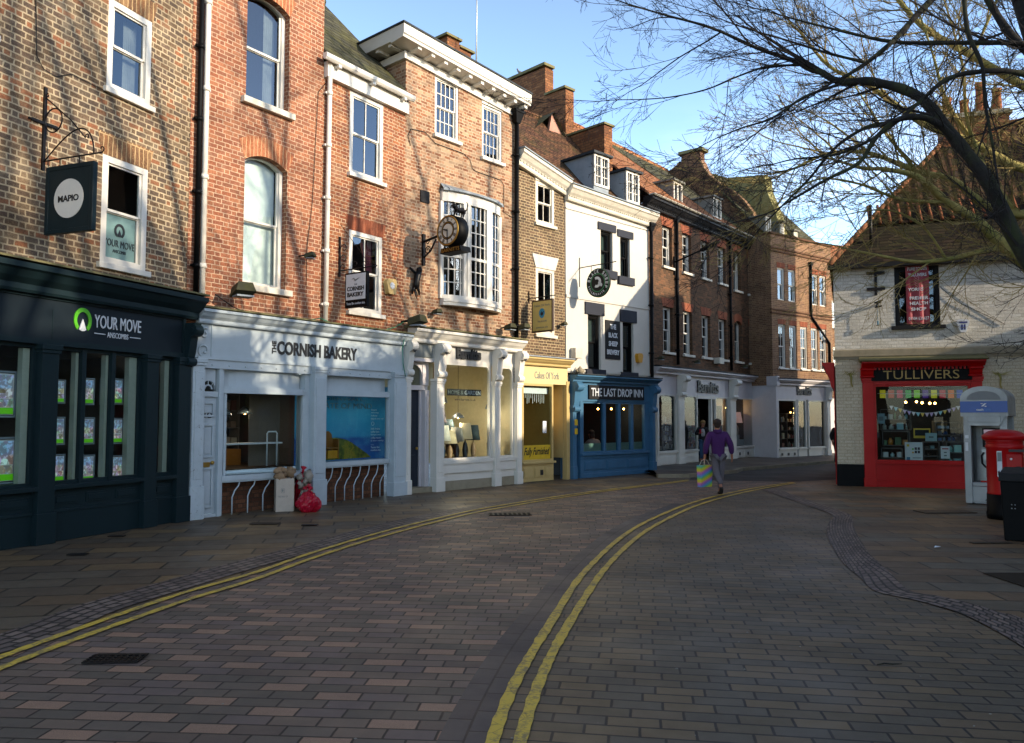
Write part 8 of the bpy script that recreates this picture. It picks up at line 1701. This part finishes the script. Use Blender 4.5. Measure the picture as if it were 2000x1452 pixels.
# ================================================================== people
def skin_obj(name, nodes, edges, mat, parent, sub=1):
    me = bpy.data.meshes.new(name); me.from_pydata([n[:3] for n in nodes], edges, []); o = bpy.data.objects.new(name, me); C.objects.link(o)
    sk = o.modifiers.new('skin', 'SKIN'); sk.use_smooth_shade = True
    for i, n in enumerate(nodes): me.skin_vertices[0].data[i].radius = (n[3], n[4] if len(n) > 4 else n[3]); me.skin_vertices[0].data[i].use_root = i == 0
    sb_ = o.modifiers.new('sub', 'SUBSURF'); sb_.levels = sub; sb_.render_levels = sub
    dg = bpy.context.evaluated_depsgraph_get(); m2 = bpy.data.meshes.new_from_object(o.evaluated_get(dg)); bpy.data.objects.remove(o); m2.materials.clear(); m2.materials.append(mat); m2.name = name
    for p in m2.polygons: p.use_smooth = True
    q = bpy.data.objects.new(name, m2); C.objects.link(q); q.parent = parent; return q
def human(label, pos, rz, J, mats, H=1.7, hair='short', top_len=.0, hood=False, jacket=None):
    t = thing('person', label, 'person', None, pos, rz); k = H / 1.7; t.scale = (k, k, k)
    V = {a: Vector(b) for a, b in J.items()}
    nodes, edges, ix = [], [], {}
    def nd(nm, p, r, r2=None): ix[nm] = len(nodes); nodes.append((p.x, p.y, p.z, r, r2 or r)); return ix[nm]
    nd('pelvis', V['pelvis'], .13, .10); nd('waist', V['pelvis'].lerp(V['chest'], .5), .12, .09); nd('chest', V['chest'], .15, .10); nd('neck', V['neck'], .055); nd('head0', V['head'] + Vector((0, 0, -.05)), .07, .075); nd('head1', V['head'] + Vector((0, 0, .05)), .085, .09)
    edges += [(0, 1), (1, 2), (2, 3), (3, 4), (4, 5)]
    for s_ in 'LR':
        a = nd('sh' + s_, V['sh' + s_], .055); b = nd('el' + s_, V['el' + s_], .042); c_ = nd('wr' + s_, V['wr' + s_], .028); hd = V['wr' + s_] + (V['wr' + s_] - V['el' + s_]).normalized() * .07; h_ = nd('pa' + s_, hd, .030, .018)
        edges += [(2, a), (a, b), (b, c_), (c_, h_)]; f_ = (V['wr' + s_] - V['el' + s_]).normalized(); w_ = Vector((0, 1, 0)) if abs(f_.y) < .7 else Vector((1, 0, 0))
        for q in range(4):
            l_ = (.055, .065, .062, .05)[q]; o_ = w_ * (.024 - .016 * q); p1 = nd('f%s%d' % (s_, q), hd + o_ + f_ * .035, .009); p2 = nd('g%s%d' % (s_, q), hd + o_ + f_ * (.035 + l_) + Vector((.012 if s_ == 'L' else -.012, 0, 0)), .008); edges += [(h_, p1), (p1, p2)]
        p1 = nd('th' + s_, hd + w_ * .04 + f_ * .01, .010); p2 = nd('ti' + s_, hd + w_ * .055 + f_ * .05, .008); edges += [(c_, p1), (p1, p2)]
        a = nd('hp' + s_, V['hp' + s_], .085); b = nd('kn' + s_, V['kn' + s_], .06); c_ = nd('an' + s_, V['an' + s_], .04); e_ = nd('to' + s_, V['to' + s_], .035); edges += [(0, a), (a, b), (b, c_), (c_, e_)]
    body = skin_obj('body', nodes, edges, mats['skin'], t)
    fy = J.get('face', (0, 1, 0)); fv = Vector(fy).normalized(); hc = V['head']; mb = MB()
    mb.ball(tuple(hc + fv * .088 + Vector((0, 0, -.01))), .016, 6, 5); rt = Vector((fv.y, -fv.x, 0))
    for sg in (-1, 1): mb.ball(tuple(hc + rt * sg * .085 + Vector((0, 0, -.0))), .022, 6, 5, (.6, .6, 1.2))
    mb.build('nose_and_ears', mats['skin'], body)
    mb = MB(); [mb.ball(tuple(hc + fv * .084 + rt * sg * .03 + Vector((0, 0, .02))), .009, 6, 5) for sg in (-1, 1)]; mb.build('eye', M['btext'], body); mb = MB(); mb.ball(tuple(hc + fv * .084 + Vector((0, 0, -.05))), .014, 6, 4, (1.4, .6, .4)); mb.build('mouth', plain('lip', '#7a3f38'), body)
    mb = MB(); c0 = hc - fv * .022 + Vector((0, 0, .055)); mb.ball(tuple(c0), .098, 14, 10, (1, 1.05, .86), .03)
    if hair == 'long': mb.ball(tuple(hc - fv * .05 + Vector((0, 0, -.05))), .085, 12, 8, (1.05, .8, 1.35), .04)
    else: mb.ball(tuple(hc - fv * .045 + Vector((0, 0, -.005))), .078, 12, 8, (1, .8, 1), .02)
    mb.build('hair', mats['hair'], body)
    n2 = [(*(V['pelvis'] + Vector((0, 0, top_len - .17))), .15, .13), (*(V['pelvis'] + Vector((0, 0, top_len - .05))), .165, .135), (*V['pelvis'].lerp(V['chest'], .5), .165, .125), (*V['chest'], .185, .13), (*(V['neck'] + Vector((0, 0, -.03))), .075, .07)]; e2 = [(0, 1), (1, 2), (2, 3), (3, 4)]
    for s_ in 'LR':
        b0 = len(n2); n2 += [(*(V['sh' + s_] + Vector((0, 0, -.03))), .088), (*V['el' + s_], .078), (*V['wr' + s_].lerp(V['el' + s_], .12), .055)]; e2 += [(3, b0), (b0, b0 + 1), (b0 + 1, b0 + 2)]
    skin_obj('hoodie' if hood else 'jacket', n2, e2, mats['top'], t)
    if hood:
        hb_ = V['neck'] - fv * .07; skin_obj('hood', [(hb_.x - .09, hb_.y + .05, hb_.z - .0, .045, .05), (hb_.x, hb_.y - .02, hb_.z - .03, .07, .06), (hb_.x + .09, hb_.y + .05, hb_.z - .0, .045, .05)], [(0, 1), (1, 2)], mats['top'], t)
    if 'shirt' in mats:
        skin_obj('shirt', [(*(V['pelvis'] + fv * .055 + Vector((0, 0, .10))), .10, .10), (*(V['chest'] + fv * .06), .11, .10), (*(V['neck'] + fv * .02 + Vector((0, 0, -.05))), .06, .06)], [(0, 1), (1, 2)], mats['shirt'], t)
    n3 = [(*V['pelvis'], .125, .105)]; e3 = []
    for s_ in 'LR':
        b0 = len(n3); n3 += [(*V['hp' + s_], .098), (*V['kn' + s_], .085), (*V['an' + s_] + Vector((0, 0, .05)), .062)]; e3 += [(0, b0), (b0, b0 + 1), (b0 + 1, b0 + 2)]
    skin_obj('trousers', n3, e3, mats['legs'], t)
    for s_ in 'LR':
        d = V['to' + s_] - V['an' + s_]; skin_obj('shoe', [(*(V['an' + s_] - d * .25 + Vector((0, 0, -.02))), .045), (*(V['an' + s_] + d * .5 + Vector((0, 0, -.02))), .05, .04), (*(V['to' + s_] + d * .25), .04, .03)], [(0, 1), (1, 2)], mats['shoe'], t)
    return t
p = gp(1404, 967)
J1 = dict(pelvis=(0, 0, .92), chest=(0, .03, 1.28), neck=(0, .04, 1.46), head=(.0, .06, 1.60), face=(.15, 1, 0), shL=(-.19, .03, 1.40), elL=(-.28, -.04, 1.13), wrL=(-.30, .02, .88), shR=(.19, .03, 1.40), elR=(.28, -.06, 1.13), wrR=(.32, .03, .89),
          hpL=(-.09, 0, .86), knL=(-.06, -.02, .50), anL=(.00, -.22, .20), toL=(.01, -.17, .07), hpR=(.09, 0, .86), knR=(.08, .10, .48), anR=(.06, .12, .07), toR=(.07, .26, .035))
man = human('man in a purple hoodie and grey joggers walking away with a striped bag', p, 0, J1, dict(skin=M['skin'], hair=M['hair'], top=M['purple'], legs=M['joggers'], shoe=M['shoe']), 1.70 * .97, hood=True, top_len=.02)
k = .97; bt = thing('carrier_bag', 'rainbow-striped carrier bag held in the left hand of the man in purple', 'carrier bag', None, p + Vector((-.31 * k, .03, .78 * k)), .6)
def stripes():
    t = NT('rainbow_stripes'); s_ = t.n('SeparateXYZ'); t.l(t.obj(), s_.inputs[0]); v = t.m('ADD', s_.outputs[2], t.m('MULTIPLY', s_.outputs[0], -.4)); fr = t.m('FRACT', t.m('DIVIDE', t.m('ADD', v, 3.0), .24))
    c = t.ramp(fr, [(0, '#b8c21a'), (.2, '#5fae70'), (.38, '#4f8fc0'), (.55, '#8a6ab8'), (.72, '#c0709a'), (.86, '#c8b83a')]); t.l(c, t.p.inputs['Base Color']); t.p.inputs['Roughness'].default_value = .4; return t.mat
mb = MB(); mb.add([(-.17, -.06, -.58), (.17, -.06, -.58), (.17, .06, -.58), (-.17, .06, -.58), (-.18, -.075, -.10), (.18, -.075, -.10), (.18, .075, -.10), (-.18, .075, -.10)], [[0, 3, 2, 1], [0, 1, 5, 4], [1, 2, 6, 5], [2, 3, 7, 6], [3, 0, 4, 7]]); mb.build('bag_body', stripes(), bt, .006)
mb = MB(); [mb.tube([(-.09, y, -.11), (-.05, y * .5, .0), (0, 0, .03), (.05, y * .5, .0), (.09, y, -.11)], .006, 5) for y in (-.07, .07)]; mb.build('handle', M['oldwhite'], bt)
p = gp(1373, 908.5); p.z = .09
J2 = dict(pelvis=(0, 0, .95), chest=(0, -.02, 1.28), neck=(0, -.03, 1.46), head=(.01, -.07, 1.58), face=(-.1, -1, -.35), shL=(-.17, -.02, 1.38), elL=(-.27, .0, 1.14), wrL=(-.16, -.22, 1.20), shR=(.17, -.02, 1.38), elR=(.26, .03, 1.13), wrR=(.25, .0, .92),
          hpL=(-.08, 0, .88), knL=(-.07, -.06, .50), anL=(-.06, .04, .08), toL=(-.07, -.12, .035), hpR=(.08, 0, .88), knR=(.06, .02, .50), anR=(.07, .14, .10), toR=(.07, .0, .04))
wo2 = human('fair-haired woman in a black jacket and jeans looking at her phone by the shop doorway', p, 0, J2, dict(skin=M['skin'], hair=M['blonde'], top=M['blackcloth'], legs=M['denim'], shoe=M['shoe'], shirt=M['whitecloth']), 1.52, hair='long')
ph = thing('phone', 'mobile phone in the raised hand of the woman in jeans', 'phone', None, p + Vector((-.14, -.28, 1.13)), 0); MB().box(-.035, .035, -.006, .006, -.07, .07).build('case', M['redbag'], ph, .004)
p = gp(1636.5, 911)
J3 = dict(J2); J3 = {a: b for a, b in J2.items()}; J3.update(wrL=(-.26, -.05, .92), head=(0, -.03, 1.6), face=(1, 0, 0))
human('dark-coated person half hidden behind the corner of the cream wall', p, 0.3, J3, dict(skin=M['skin'], hair=M['hair'], top=M['blackcloth'], legs=plain('navy_cloth', '#10131c'), shoe=M['shoe']), 1.62)
f = FB[5]; x, z = f.q(1162, 880, .55)
J4 = dict(pelvis=(0, 0, .55), chest=(0, .10, .92), neck=(0, .14, 1.08), head=(-.03, .18, 1.21), face=(-.4, 1, 0), shL=(-.17, .10, 1.0), elL=(-.26, .22, .80), wrL=(-.20, .42, .78), shR=(.17, .10, 1.0), elR=(.30, .22, .86), wrR=(.42, .42, .80),
          hpL=(-.09, .03, .52), knL=(-.10, .45, .50), anL=(-.10, .45, .10), toL=(-.10, .58, .04), hpR=(.09, .03, .52), knR=(.10, .45, .50), anR=(.10, .45, .10), toR=(.10, .58, .04))
human('seated person in a pale pink striped top with back to the pub window', f.w(x, .55, .04), .5, J4, dict(skin=M['skin'], hair=M['hair'], top=M['pinkcloth'], legs=M['blackcloth'], shoe=M['shoe']), 1.65, hair='long')
t = thing('chair', 'orange-seated wooden chair in the pub window', 'chair', f, (x, .55, .04)); MB().box(-.2, .2, -.2, .2, .40, .44).build('seat', plain('orange_seat', '#a05a1a'), t)
for a in (-.18, .18):
    for b in (-.18, .18): MB().box(a - .02, a + .02, b - .02, b + .02, 0, .40).build('leg', M['wood'], t)
